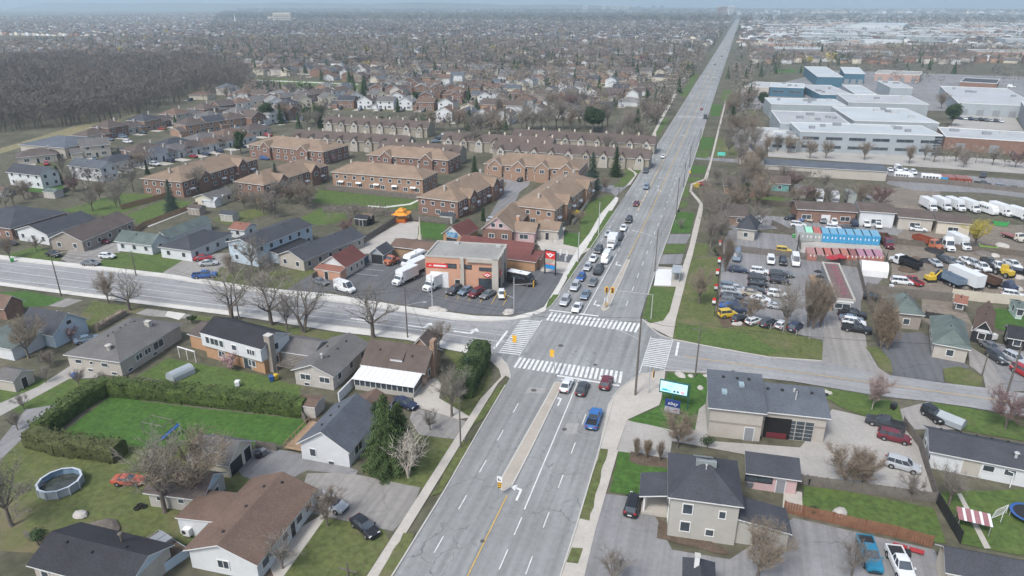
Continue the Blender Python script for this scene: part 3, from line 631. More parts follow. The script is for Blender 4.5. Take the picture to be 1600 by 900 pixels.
    CM[kind] = dict(body=body, windows=gl, wheels=[(x, s * (h2 - .1), wr) for x in (af, ar) for s in (1, -1)], wr=wr, hl=(L / 2 - .14, h2 * .68, hood - .27, hl), tl=(-L / 2 + .03, h2 * .7, zt_, tl), L=L, W=W); return CM[kind]
KN = {'sedan': 'sedan', 'suv': 'suv', 'hatch': 'hatchback', 'minivan': 'minivan', 'van': 'cargo_van', 'coupe': 'coupe', 'jeep': 'off_roader', 'pickup': 'pickup_truck'}
KL = {'sedan': 'sedan', 'suv': 'SUV', 'hatch': 'hatchback', 'minivan': 'minivan', 'van': 'high-roof cargo van', 'coupe': 'coupe', 'jeep': 'boxy off-roader', 'pickup': 'pickup truck'}
KC = {'sedan': 'car', 'suv': 'SUV', 'hatch': 'car', 'minivan': 'minivan', 'van': 'van', 'coupe': 'car', 'jeep': 'SUV', 'pickup': 'pickup truck'}
def clab(col): return {'dark': 'dark grey', 'bright_blue': 'bright blue', 'steel_blue': 'steel blue', 'cream': 'cream'}.get(col, col)
def car(kind, x, y, hd, col, where, group=None, label=None, roof=None, parts=True):
    m = car_meshes(kind); rz = pi / 2 - radians(hd)
    o = empty(KN[kind], (x, y, .11), rz, label or f'{clab(col)} {KL[kind]} {where}', KC[kind], group)
    bd = link('body', m['body'], o); bd.material_slots[0].link = 'OBJECT'; bd.material_slots[0].material = paint(col)
    link('windows', m['windows'], o)
    for p in m['wheels']: link('wheel', wheel_mesh(m['wr']), o, p)
    if parts:
        for s in (1, -1):
            q = m['hl']; link('headlight', q[3], o, (q[0], s * q[1], q[2])); q = m['tl']; link('tail_light', q[3], o, (q[0], s * q[1], q[2]))
    OBST.append((x, y, 2.5)); return o
def carpx(kind, px, py, hd, col, where, **k):
    p = G(px, py, .5); return car(kind, p.x, p.y, hd, col, where, **k)

def truck(kind, px, py, hd, col, label, group=None, box=None, zc=.5, L=8.):
    "box_truck, camper, bus, dump_truck, tractor, flatbed: cab and load as parts"
    p = G(px, py, zc) if py is not None else px; rz = pi / 2 - radians(hd); names = {'box': 'box_truck', 'camper': 'camper_van', 'bus': 'minibus', 'dump': 'dump_truck', 'tractor': 'semi_tractor', 'flatbed': 'flatbed_truck', 'trailer': 'box_trailer'}
    cats = {'box': 'box truck', 'camper': 'camper', 'bus': 'bus', 'dump': 'dump truck', 'tractor': 'truck', 'flatbed': 'truck', 'trailer': 'trailer'}
    o = empty(names[kind], (p.x, p.y, .1), rz, label, cats[kind], group); pc, pb = paint(col), paint(box or 'white'); hl = L / 2; W = 1.15
    ch = MB(); ch.box(-hl + .1, hl - .3, -.45, .45, .55, .8); ch.obj('chassis', M_plas, o)
    def wheels(xs, r=.46, y=.95):
        for x in xs:
            for s in (1, -1): link('wheel', wheel_mesh(r, .32), o, (x, s * y, r))
    def cab(x0, x1, zt=2.45, hood=.9):
        b = MB(); sec = lambda x, w, z, zb=.5: [(x, -w, zb), (x, -w, z - .2), (x, -w * .9, z), (x, w * .9, z), (x, w, z - .2), (x, w, zb)]
        if hood: b.loft([sec(x0, W * .93, zt), sec(x1 - hood - .45, W * .93, zt), sec(x1 - hood - .02, W * .9, 1.55), sec(x1 - .1, W * .82, 1.35), sec(x1, W * .78, 1.1)])
        else: b.loft([sec(x0, W * .95, zt), sec(x1 - .35, W * .95, zt - .02), sec(x1, W * .93, 1.5), sec(x1 + .03, W * .93, .9)])
        b.obj('cab', pc, o); g = MB(); xa, xb = (x1 - hood - .43, x1 - hood - .05) if hood else (x1 - .33, x1 + .0)
        za, zb_ = zt - .1, 1.62 if hood else 1.55; wv = W * .84
        g.poly([(xb + .03, -wv, zb_), (xb + .03, wv, zb_), (xa + .05, wv * .94, za), (xa + .05, -wv * .94, za)])
        for s in (1, -1): g.poly([(x0 + .35, s * (W * .955), 1.55), (xa - .1, s * (W * .955), 1.55), (xa - .1, s * (W * .945), za - .12), (x0 + .35, s * (W * .945), za - .12)][::-s])
        g.obj('windscreen', M_glass, o)
        for s in (1, -1):
            l = MB(); l.box(x1 - .04, x1 + .05, s * .72 - .16, s * .72 + .16, .86, 1.04); l.obj('headlight', M_lamp, o)
        gr = MB(); gr.box(x1 - .02, x1 + .045, -.5, .5, .75, 1.12); gr.obj('grille', M_plas, o)
    if kind == 'box':
        cab(hl - 2.3, hl, 2.35); b = MB(); b.box(-hl, hl - 2.2, -1.22, 1.22, .95, 3.5, 0, 0); b.box(hl - 2.2, hl - 1.7, -1.15, 1.15, 2.5, 3.45, 0, 0, tx=.1); b.obj('cargo_box', pb, o)
        d = MB(); d.box(-hl - .03, -hl, -1.1, 1.1, 1.05, 3.35); d.obj('rear_door', M_white, o); wheels((hl - 1.3, -hl + 1.6))
    elif kind == 'trailer':
        b = MB(); b.box(-hl, hl, -1.25, 1.25, 1.0, 3.9); b.obj('cargo_box', pb, o); wheels((-hl + 1.2, -hl + 2.3)); b = MB(); b.tube((hl - 1, .6, 0), (hl - 1, .6, 1), .07); b.tube((hl - 1, -.6, 0), (hl - 1, -.6, 1), .07); b.obj('landing_leg', M_steel, o)
    elif kind in ('camper', 'bus'):
        b = MB(); b.loft([[(x, -w, zb), (x, -w, z - .25), (x, -w * .9, z), (x, w * .9, z), (x, w, z - .25), (x, w, zb)] for x, w, z, zb in ((-hl, 1.16, 2.9, .5), (hl - 1.5, 1.18, 2.95, .45), (hl - .9, 1.15, 2.7 if kind == 'camper' else 2.3, .45), (hl - .3 if kind == 'camper' else hl - .75, 1.12, 1.9 if kind == 'camper' else 1.5, .45), (hl, 1.0, 1.3, .5))]); b.obj('body', pc, o)
        g = MB()
        for s in (1, -1):
            for k in range(5): x = -hl + .6 + k * (L - 2.6) / 5; g.box(x, x + (L - 2.6) / 5 * .7, *(sorted((s * 1.165, s * 1.20))), 1.7, 2.35)
        g.box(hl - .75, hl - .45, -.95, .95, 1.6, 2.3, 0, tx=.12); g.obj('windows', M_glass, o)
        rb = MB(); rb.box(-hl + .1, hl - 1.5, -1.05, 1.05, 2.9, 3.0); rb.box(-1, -.3, -.4, .4, 3, 3.25); rb.obj('roof', M_white, o); wheels((hl - 1.4, -hl + 1.7), .4)
        for s in (1, -1): l = MB(); l.box(hl - .06, hl + .03, s * .7 - .17, s * .7 + .17, .85, 1.02); l.obj('headlight', M_lamp, o)
    elif kind == 'dump':
        cab(hl - 3.2, hl, 2.6, 1.3); b = MB(); t = .1; x0, x1 = -hl, hl - 3.4
        b.box(x0, x1, -1.22, 1.22, 1.2, 1.3); b.box(x0, x1, -1.25, -1.15, 1.3, 2.5); b.box(x0, x1, 1.15, 1.25, 1.3, 2.5); b.box(x1 - .1, x1, -1.15, 1.15, 1.3, 2.75); b.box(x0, x0 + .1, -1.15, 1.15, 1.3, 2.4)
        for k in range(5): xx = x0 + .3 + k * (x1 - x0 - .6) / 4; b.box(xx - .05, xx + .05, -1.31, -1.25, 1.25, 2.5); b.box(xx - .05, xx + .05, 1.25, 1.31, 1.25, 2.5)
        b.obj('dump_body', paint(box or col), o); wheels((hl - 1.1, -hl + 1.1, -hl + 2.3), .5)
    elif kind == 'tractor':
        cab(hl - 3.8, hl, 2.9, 1.4); b = MB(); b.box(hl - 3.8, hl - 2.5, -1.1, 1.1, 2.8, 3.6, 0, tx=.3, ty=.1); b.obj('sleeper_fairing', pc, o); wheels((hl - 1.1, -hl + .9, -hl + 2.1), .5)
        for s in (1, -1): b = MB(); b.tube((hl - 3.9, s * 1.0, .9), (hl - 3.9, s * 1.0, 3.7), .08); b.obj('exhaust_stack', M_steel, o)
    elif kind == 'flatbed':
        cab(hl - 2.4, hl, 2.35, 1.0); b = MB(); b.box(-hl, hl - 2.5, -1.2, 1.2, .95, 1.1); b.box(hl - 2.6, hl - 2.5, -1.1, 1.1, 1.1, 2.1); b.obj('flat_bed', paint(box or 'brown'), o); wheels((hl - 1.3, -hl + 1.5), .45)
    OBST.append((p.x, p.y, 4)); return o

# ------------------------------------------------------------------ poles, wires, fences, bits
def pole(bx, by, ty, label, name='utility_pole', r=.15, m=None, arm=None, cross=False, p=None, h=None, cat='pole', group=None):
    p = G(bx, by) if p is None else Vector((*p, 0)); h = HT(bx, by, ty) if h is None else h
    o = empty(name, (p.x, p.y, 0), 0, label, cat, group); b = MB(); b.tube((0, 0, 0), (0, 0, h), r, r * .62, 8, 0); b.obj('pole', m or M_pole, o)
    if cross:
        b = MB(); b.box(-1.2, 1.2, -.06, .06, h - 1.1, h - .95); b.obj('crossarm', m or M_pole, o)
    for k, (ang, ln, z) in enumerate(arm or []):
        a = radians(90 - ang); z = h + z if z <= 0 else z; e = Vector((cos(a) * ln, sin(a) * ln, z + ln * .12)); b = MB(); b.tube((0, 0, z - .3), e * .5 + Vector((0, 0, (z - .3) / 2 + .12)), .045, .04, 5); b.tube(e * .5 + Vector((0, 0, (z - .3) / 2 + .12)), e, .04, .035, 5); b.obj('lamp_arm', M_steel, o)
        b = MB(); b.box(-.1, .62, -.15, .15, -.06, .06, 0, tx=.08, ty=.04); q = b.obj('lamp_head', M_steel, o, e, a)
    return o, Vector((p.x, p.y, h))
def wire(pts, sag=.6, r=.03, label='thin overhead cable', name='overhead_wire', m=None):
    b = MB()
    for a, c in zip(pts[:-1], pts[1:]):
        q = a; n = 10
        for k in range(1, n + 1):
            t = k / n; e = a.lerp(c, t) - Vector((0, 0, sag * 4 * t * (1 - t))); b.tube(q, e, r, r, 3, 0, False); q = e
    return tag(b.obj(name, m or M_plas), label, 'cable')
def fence(pts, h, label, m=None, name='board_fence', px=True, gap=2.4, group=None, rails=True, chain=False):
    P = [G(*p) for p in pts] if px else [Vector((*p, 0)) for p in pts]; m = m or M_fence
    e = empty(name, P[0], 0, label, 'fence', group); b = MB(); q = MB(); o = P[0]; RT.seed(len(pts) + int(abs(P[0].x)))
    for a, c in zip(P[:-1], P[1:]):
        d = c - a; L = d.length; d.normalize(); n = Vector((-d.y, d.x, 0)); k = max(1, int(L / gap))
        for j in range(k + 1):
            s = a + d * (L * j / k) - o; q.tube(s, s + Vector((0, 0, h + .12)), .06, .06, 4)
        if chain:
            for z in (.1, h * .5, h): b.tube(a - o + Vector((0, 0, z)), c - o + Vector((0, 0, z)), .015, .015, 3)
            for j in range(int(L / .6)):
                s = a + d * (.6 * j) - o; b.tube(s, s + d * .3 + Vector((0, 0, h)), .006, .006, 3, 0, False)
        else:
            bw = .9 if L > 60 else .3; nb = max(1, int(L / bw))
            for j in range(nb):
                s = a + d * (L * (j + .04) / nb) - o; f = a + d * (L * (j + .94) / nb) - o; w_ = n * .025; zz = h * RT.uniform(.97, 1.02)
                b.prism([(s - w_)[:2], (f - w_)[:2], (f + w_)[:2], (s + w_)[:2]], .06, zz)
    b.obj('chain_mesh' if chain else 'boards', m, e); q.obj('posts', M_steel if chain else m, e); return e
def lumps(name, px, py, label, cat, m, r=.6, h=.5, n=8, seed=1, sx=1.3):
    p = G(px, py); RT.seed(seed); b = MB(); secs = []
    for k, (f, z) in enumerate(((.85, -.05), (1, .25), (.8, .75), (.35, 1))): secs.append([(cos(6.28 * j / n) * r * sx * f * RT.uniform(.85, 1.15), sin(6.28 * j / n) * r * f * RT.uniform(.85, 1.15), h * z * RT.uniform(.9, 1.1)) for j in range(n)])
    b.loft(secs); return tag(b.obj(name, m, None, (p.x, p.y, .02), RT.uniform(0, 3)), label, cat)
def text(s, par, loc, rot, size, m, name='lettering', shear=0., ext=.01):
    cu = D.curves.new(name, 'FONT'); cu.body = s; cu.size = size; cu.extrude = ext; cu.align_x = 'CENTER'; cu.align_y = 'CENTER'; cu.shear = shear
    cu.materials.append(m); t = link('tmp_text', cu); bpy.context.view_layer.update(); me = D.meshes.new_from_object(t.evaluated_get(bpy.context.evaluated_depsgraph_get())); D.objects.remove(t)
    o = link(name, me, par, loc); o.rotation_euler = rot; return o
# ------------------------------------------------------------------ the ground, roads and paving
g = MB(); g.poly([(-14000, -3000, 0), (14000, -3000, 0), (14000, 16000, 0), (-14000, 16000, 0)]); g = g.obj('ground', M_ground); g['kind'] = 'structure'
def W2(l): return [(a, b) for a, b in l]
flat('field', [(-10, 235), (120, 196), (215, 178), (150, 205), (60, 222), (0, 240)], M_field)
flat('field', [(388, 121), (440, 123), (575, 132), (560, 141), (400, 138)], M_lawn)
flat('path', [(390, 124), (560, 131), (560, 132.3), (390, 125.6)], M_concw)
# residential blocks south-west
flat('lawn', [(0, 690), (30, 690), (140, 690), (420, 700), (420, 745), (330, 830), (235, 880), (0, 860)], M_lawnd)
flat('lawn', [(176, 616), (230, 628), (330, 640), (472, 655), (480, 668), (440, 695), (360, 695), (230, 700), (95, 678)], M_lawnb)
flat('lawn', [(0, 598), (90, 590), (160, 595), (105, 625), (60, 650), (0, 640)], M_lawn)
flat('path', [(-5, 632), (60, 604), (112, 570), (165, 566), (160, 590), (108, 592), (60, 618), (0, 650)], M_conc2)
flat('lawn', [(262, 560), (400, 584), (470, 604), (470, 620), (300, 602), (215, 588)], M_lawn)
flat('lawn', [(0, 457), (40, 455), (103, 467), (75, 478), (40, 480), (0, 492)], M_lawnb)
flat('lawn', [(145, 470), (235, 484), (208, 490), (190, 486), (150, 520), (120, 500)], M_lawnd)
flat('driveway', [(103, 466), (130, 469), (100, 480), (75, 478)], M_drive)
flat('driveway', [(230, 482), (300, 492), (295, 498), (235, 494), (212, 490)], M_drive)
flat('path', [(262, 486), (290, 490), (280, 500), (258, 494)], M_concw)
flat('lawn', [(300, 492), (640, 534), (640, 545), (560, 540), (400, 512), (300, 500)], M_lawnd)
flat('lawn', [(690, 546), (752, 557), (768, 575), (768, 592), (735, 652), (690, 640), (700, 600), (715, 575)], M_lawnd)
flat('path', [(640, 602), (680, 590), (690, 600), (686, 622), (735, 652), (716, 655), (650, 636)], M_conc)
flat('driveway', [(646, 636), (716, 655), (735, 660), (726, 688), (655, 680), (640, 655)], M_drive)
flat('lawn', [(575, 690), (600, 672), (660, 680), (726, 690), (705, 735), (660, 765), (570, 742)], M_lawnd)
flat('driveway', [(480, 740), (540, 738), (657, 762), (642, 800), (614, 830), (575, 822), (480, 800), (470, 770)], M_drive)
flat('lawn', [(440, 900), (470, 850), (500, 810), (545, 815), (600, 828), (608, 845), (570, 905)], M_lawnd)
flat('driveway', [(362, 722), (400, 700), (455, 705), (560, 735), (555, 742), (480, 735), (430, 760), (380, 745)], M_lot)
flat('path', [(400, 897), (460, 830), (505, 803), (508, 810), (440, 905)], M_conc)
flat('soil', [(395, 905), (420, 880), (430, 905)], M_soil)
flat('soil', [(478, 645), (500, 645), (500, 665), (480, 668)], M_soil)
flat('road', [(-0.5, 690), (40, 640), (90, 632), (80, 655), (30, 690), (0, 720)], M_lot)
# north of the cross street
flat('lawn', [(0, 400), (60, 385), (100, 400), (85, 412), (0, 404)], M_lawn)
flat('driveway', [(95, 405), (120, 380), (190, 380), (180, 425), (130, 420)], M_drive)
flat('lawn', [(150, 412), (180, 395), (300, 390), (300, 400), (260, 432), (140, 422)], M_lawn)
flat('driveway', [(248, 430), (300, 398), (360, 395), (350, 440), (310, 443)], M_drive)
flat('lawn', [(330, 440), (345, 418), (400, 420), (390, 452)], M_lawnd)
flat('lawn', [(405, 453), (420, 425), (480, 420), (520, 432), (470, 462)], M_lawnd)
flat('driveway', [(445, 455), (480, 432), (520, 415), (545, 430), (500, 462)], M_lotd)
flat('lawn', [(195, 337), (255, 313), (300, 315), (308, 324), (230, 352), (212, 348)], M_lawn)
flat('lawn', [(90, 330), (190, 302), (240, 304), (240, 312), (180, 338)], M_lawn)
flat('lawn', [(15, 297), (95, 289), (108, 300), (90, 306), (20, 302)], M_lawnb)
flat('path', [(228, 352), (308, 322), (311, 324), (232, 355)], M_concw)
flat('lawn', [(330, 342), (400, 325), (420, 335), (355, 352)], M_lawnd)
flat('lawn', [(462, 345), (500, 325), (540, 335), (545, 345), (500, 352)], M_lawn)
flat('lawn', [(540, 358), (555, 350), (562, 368), (545, 372)], M_lawnb)
flat('lawn', [(495, 296), (655, 313), (662, 322), (640, 329), (560, 322), (490, 316)], M_lawn)
flat('path', [(575, 321), (600, 323), (640, 318), (655, 311), (656, 313), (642, 320), (602, 325), (575, 323)], M_concw)
flat('gravel', [(553, 388), (600, 362), (632, 345), (665, 348), (655, 372), (610, 385), (600, 394), (555, 398)], M_gravel)
flat('lawn', [(655, 347), (698, 351), (690, 375), (652, 371)], M_lawnb)
flat('parking_lot', [(553, 420), (590, 388), (610, 390), (660, 396), (800, 415), (872, 392), (900, 396), (884, 428), (862, 465), (850, 478), (835, 487), (800, 494), (740, 491), (640, 478), (560, 466), (495, 450)], M_lotd)
flat('parking_lot', [(846, 393), (900, 398), (893, 411), (848, 408)], M_lotd)
flat('path', [(842, 405), (892, 411), (884, 428), (845, 424)], M_conc)
flat('path', [(850, 350), (885, 350), (880, 366), (925, 388), (905, 400), (846, 392), (835, 370)], M_conc)
flat('lawn', [(882, 364), (906, 365), (905, 385), (903, 387), (880, 382)], M_lawnb)
flat('lawn', [(945, 306), (960, 306), (922, 365), (905, 384), (906, 345), (918, 318)], M_lawn)
flat('road', [(757, 352), (786, 300), (792, 285), (755, 282), (757, 272), (830, 278), (826, 290), (812, 300), (790, 350)], M_lot)
flat('road', [(962, 307), (955, 301), (925, 297), (900, 293), (902, 288), (960, 290), (973, 293), (990, 283)], M_lot)
flat('lawn', [(958, 293), (977, 273), (976, 262), (990, 256), (1004, 262), (988, 284), (975, 291)], M_lawn)
flat('road', [(1005, 248), (1000, 241), (960, 240), (962, 236), (1018, 240)], M_lot)
flat('lawn', [(1007, 246), (1046, 187), (1040, 184), (1030, 190), (1005, 232)], M_lawn)
flat('lawn', [(1062, 150), (1082, 116), (1092, 116), (1072, 152)], M_lawn)
# east side
flat('lawn', [(1016, 448), (1057, 449), (1046, 488), (1036, 502), (1015, 506), (1004, 500)], M_lawn)
flat('lawn', [(1078, 402), (1122, 402), (1118, 488), (1165, 503), (1286, 533), (1286, 564), (1200, 558), (1100, 541), (1051, 529), (1053, 500), (1062, 450)], M_lawnd)
flat('lawn', [(1060, 505), (1160, 520), (1220, 550), (1200, 556), (1100, 538), (1053, 526)], M_lawn)
flat('soil', [(1120, 495), (1165, 490), (1170, 510), (1130, 512)], M_soil)
flat('lawn', [(1039, 383), (1072, 381), (1069, 396), (1036, 397)], M_lawn)
flat('driveway', [(1036, 398), (1068, 397), (1064, 413), (1028, 413)], M_lot)
flat('driveway', [(1043, 366), (1080, 366), (1072, 381), (1040, 381)], M_lot)
flat('lawn', [(1056, 331), (1086, 333), (1078, 365), (1048, 364)], M_lawnb)
flat('lawn', [(1081, 380), (1108, 381), (1105, 400), (1078, 400)], M_lawnd)
flat('lawn', [(1064, 314), (1076, 315), (1072, 324), (1061, 324)], M_lawn); flat('lawn', [(1068, 288), (1077, 290), (1076, 308), (1066, 309)], M_lawn)
flat('lawn', [(1076, 277), (1100, 277), (1100, 284), (1074, 285)], M_lawn); flat('lawn', [(1081, 259), (1104, 260), (1101, 272), (1079, 272)], M_lawnb)
flat('road', [(1085, 249), (1108, 251), (1240, 262), (1600, 290), (1600, 282), (1240, 253), (1112, 247), (1090, 241)], M_lot)
flat('lawn', [(1090, 235), (1110, 236), (1105, 248), (1086, 246)], M_lawn); flat('lawn', [(1094, 214), (1117, 215), (1112, 235), (1091, 234)], M_lawnb)
flat('lawn', [(1121, 215), (1190, 218), (1175, 240), (1114, 247)], M_lawnd); flat('lawn', [(1112, 163), (1129, 164), (1124, 181), (1110, 182)], M_lawnb)
flat('lawn', [(1130, 141), (1146, 141), (1143, 146), (1128, 147)], M_lawn); flat('lawn', [(1128, 148), (1155, 150), (1152, 160), (1126, 158)], M_lawn)
flat('lawn', [(1155, 172), (1182, 173), (1180, 184), (1153, 184)], M_lawn); flat('lawn', [(1155, 186), (1175, 190), (1170, 200), (1130, 190)], M_lawnd)
flat('parking_lot', [(1130, 378), (1140, 360), (1370, 378), (1385, 430), (1345, 470), (1345, 515), (1285, 532), (1165, 503), (1122, 486)], M_lot)
flat('driveway', [(1288, 500), (1348, 500), (1355, 545), (1372, 575), (1395, 590), (1340, 585), (1284, 572)], M_drive)
flat('lawn', [(1352, 543), (1372, 543), (1394, 566), (1396, 583), (1380, 580), (1366, 560)], M_lawnd)
flat('driveway', [(1372, 520), (1440, 520), (1500, 560), (1515, 575), (1472, 580), (1475, 598), (1395, 588), (1392, 565), (1372, 540)], M_lotd)
flat('lawn', [(1473, 577), (1500, 573), (1536, 590), (1533, 604), (1500, 604), (1475, 594)], M_lawnd)
flat('driveway', [(1512, 540), (1545, 560), (1575, 612), (1540, 607), (1536, 588), (1515, 572)], M_drive)
flat('driveway', [(1535, 532), (1600, 545), (1600, 612), (1575, 612), (1550, 570)], M_lot)
flat('lawn', [(1532, 480), (1600, 486), (1600, 520), (1560, 515), (1545, 505)], M_lawnb)
flat('driveway', [(1440, 465), (1500, 470), (1530, 530), (1500, 540), (1440, 500)], M_dirt)
flat('dirt', [(1370, 368), (1420, 348), (1600, 352), (1600, 470), (1480, 460), (1395, 452), (1392, 410), (1378, 390)], M_dirt)
flat('dirt', [(1345, 300), (1440, 290), (1470, 300), (1460, 330), (1400, 325)], M_dirt)
flat('parking_lot', [(1120, 345), (1170, 335), (1230, 340), (1420, 352), (1400, 370), (1378, 372), (1240, 356), (1150, 362)], M_lot)
flat('dirt', [(1250, 380), (1370, 372), (1380, 395), (1250, 400)], M_gravel)
flat('parking_lot', [(1390, 268), (1600, 282), (1600, 310), (1540, 302), (1430, 298), (1385, 288)], M_lot)
flat('lawn', [(1178, 306), (1280, 313), (1282, 318), (1175, 315)], M_lawn)
flat('parking_lot', [(1200, 230), (1460, 243), (1600, 252), (1600, 272), (1200, 245)], M_conc2)
flat('parking_lot', [(1500, 178), (1580, 175), (1600, 205), (1480, 200)], M_conc2)
flat('parking_lot', [(1160, 140), (1200, 135), (1300, 110), (1600, 120), (1600, 175), (1150, 170)], M_lot)
flat('parking_lot', [(1140, 200), (1160, 195), (1200, 205), (1195, 235), (1150, 235)], M_lot)
# the forecourt and yards around the garage and the two-storey house
flat('parking_lot', [(980, 657), (1030, 660), (1100, 676), (1112, 690), (1250, 700), (1300, 640), (1352, 652), (1425, 668), (1462, 786), (1250, 745), (1170, 712), (1050, 690), (1046, 717), (963, 706), (975, 672)], M_conc2)
flat('lawn', [(1042, 583), (1106, 585), (1106, 660), (1092, 672), (1053, 673), (982, 658), (1031, 635)], M_lawnb)
flat('path', [(1092, 640), (1106, 628), (1106, 680), (1086, 672)], M_conc2)
flat('lawn', [(967, 706), (1045, 718), (1043, 770), (1016, 781), (952, 769)], M_lawnb)
flat('soil', [(985, 706), (1045, 718), (1044, 733), (1000, 728), (984, 722)], M_soil)
flat('lawn', [(1280, 606), (1351, 617), (1402, 630), (1412, 662), (1352, 652), (1310, 635), (1280, 615)], M_lawn)
flat('lawn', [(1456, 630), (1513, 638), (1600, 655), (1600, 690), (1500, 672), (1462, 650)], M_lawn)
flat('driveway', [(1406, 640), (1451, 628), (1470, 650), (1500, 672), (1430, 672), (1412, 662)], M_drive)
flat('lawn', [(1254, 760), (1330, 770), (1458, 795), (1478, 850), (1400, 840), (1254, 806)], M_lawn)
flat('parking_lot', [(940, 772), (1010, 780), (1050, 860), (1140, 875), (1240, 810), (1460, 860), (1480, 905), (1000, 960), (905, 920)], M_lot)
flat('lawn', [(1470, 770), (1600, 765), (1600, 870), (1500, 850), (1482, 820)], M_lawn)
flat('soil', [(1030, 812), (1140, 860), (1135, 868), (1026, 842)], M_soil)
flat('path', [(1225, 765), (1253, 770), (1254, 803), (1222, 797)], M_conc)
flat('path', [(1495, 772), (1502, 772), (1548, 858), (1538, 858)], M_conc)

# carriageways
YF = 3600
flat('road', [(-7.7, -160), (11, -160), (11, -40), (10.3, -18), (10.3, 16), (10.2, 40), (10.6, 80), (10.6, 300), (10, YF), (-8, YF), (-8, 166), (-9, 60), (-9.6, 16), (-8.5, -18), (-8, -40)], M_asph, px=False, lay=.134)
WSTREET = [(-260, 420), (0, 405), (100, 416), (250, 433), (400, 456), (550, 475), (710, 500), (800, 500), (850, 505), (800, 560), (775, 558), (755, 546), (637, 522), (525, 510), (400, 492), (200, 468), (0, 442), (-260, 450)]
LAY[0] = 131
flat('road', [(-320, 372), (0, 405), (100, 416), (250, 433), (400, 456), (550, 475), (710, 500), (770, 502), (800, 500), (840, 500), (800, 565), (797, 590), (793, 572), (780, 558), (755, 547), (700, 536), (637, 522), (525, 510), (400, 492), (200, 468), (0, 442), (-320, 410)], M_asphx)
flat('road', [(1004, 500), (1015, 512), (1050, 532), (1100, 541), (1200, 560), (1285, 566), (1395, 588), (1472, 599), (1532, 606), (1600, 615), (1900, 660), (1900, 708), (1600, 652), (1513, 637), (1451, 628), (1400, 623), (1351, 616), (1240, 597), (1107, 583), (1043, 581), (1000, 586), (970, 607), (957, 622), (985, 560)], M_asphx)
flat('road', [(800, 500), (825, 496), (850, 487), (862, 480), (1010, 500), (1016, 512), (1040, 535), (1030, 582), (1000, 587), (970, 608), (957, 624), (800, 600), (795, 575), (780, 558), (790, 530)], M_asph)
# walks beside the carriageways
flat('sidewalk', [(-320, 366), (0, 399), (250, 427), (400, 449), (517, 460), (625, 478), (675, 485), (742, 494), (800, 496), (838, 486), (850, 480), (872, 445), (890, 410), (905, 385), (921, 365), (938, 335), (962, 308), (968, 310), (935, 365), (912, 393), (890, 428), (875, 455), (862, 478), (850, 487), (825, 497), (800, 501), (770, 503), (710, 501), (550, 476), (400, 457), (250, 434), (0, 406), (-320, 373)], M_concw)
flat('lawn', [(875, 461), (863, 476), (853, 485), (856, 472), (864, 461)], M_lawn)
flat('lawn', [(907, 410), (893, 435), (885, 434), (900, 409)], M_lawn)
flat('lawn', [(962, 329), (925, 389), (916, 388), (951, 330)], M_lawn)
flat('sidewalk', [(-320, 409), (0, 441), (200, 467), (400, 491), (525, 509), (637, 521), (700, 535), (755, 545), (752, 557), (700, 547), (637, 532), (525, 519), (400, 499), (200, 473), (0, 447), (-320, 416)], M_concw)
flat('sidewalk', [(755, 545), (778, 556), (792, 570), (797, 586), (797, 592), (790, 588), (778, 600), (765, 622), (751, 624), (783, 590), (780, 578), (768, 566), (752, 557)], M_conc)
flat('sidewalk', [(751, 624), (573, 902), (500, 1016), (520, 1016), (593, 902), (770, 613)], M_conc)
flat('lawn', [(793, 594), (775, 608), (737, 667), (741, 664), (755, 655), (790, 603)], M_lawnd)
flat('lawn', [(735, 687), (722, 698), (673, 777), (690, 770), (736, 697)], M_lawnd)
flat('lawn', [(648, 834), (630, 834), (592, 900), (580, 925), (602, 930), (616, 900)], M_lawnd)
flat('sidewalk', [(957, 622), (970, 607), (1000, 586), (1040, 580), (1033, 625), (1030, 634), (980, 657), (963, 705), (950, 704), (936, 700), (950, 633)], M_conc)
flat('sidewalk', [(950, 700), (966, 705), (930, 830), (912, 905), (895, 1000), (850, 1000), (876, 900), (903, 813), (936, 700)], M_conc)
flat('lawn', [(938, 702), (950, 703), (921, 815), (904, 811)], M_lawnd)
flat('lawn', [(893, 857), (911, 858), (903, 882), (885, 880)], M_lawnd)
flat('sidewalk', [(1004, 500), (1016, 506), (1036, 502), (1046, 488), (1056, 450), (1064, 425), (1077, 385), (1082, 362), (1093, 320), (1089, 314), (1077, 300), (1079, 288), (1100, 280), (1110, 250), (1122, 200), (1133, 158), (1135, 158), (1125, 200), (1113, 250), (1105, 282), (1082, 290), (1081, 299), (1098, 318), (1098, 330), (1091, 362), (1082, 400), (1075, 425), (1069, 450), (1056, 500), (1051, 530), (1040, 524), (1012, 510)], M_conc)
flat('sidewalk', [(977, 292), (992, 275), (990, 270), (976, 262), (978, 254), (985, 252), (983, 262), (996, 272), (985, 289)], M_conc)
flat('sidewalk', [(1005, 238), (1031, 187), (1056, 140), (1087, 94), (1089, 95), (1060, 142), (1034, 190), (1008, 240)], M_conc)
kerb([(-7.75, -160), (-7.75, -50), (-8.3, -30), (-8.5, -19)]); kerb([(11.05, -160), (11.05, -50), (10.75, -32), (10.4, -18)])
kerb([(797, 592), (797, 586), (793, 572), (780, 558), (755, 547), (700, 536), (637, 522), (525, 510), (400, 492), (200, 468), (0, 442)], px=True)
kerb([(0, 405), (100, 416), (250, 433), (400, 456), (550, 475), (710, 500), (770, 502), (800, 501), (825, 497), (850, 488), (862, 478), (875, 461)], px=True)
kerb([(-9.3, 24), (-9, 50), (-8.4, 100)]); kerb([(-8.05, 118), (-8.05, 166), (-8.05, 600)]); kerb([(10.35, 30), (10.3, 45), (10.65, 80), (10.65, 280)])
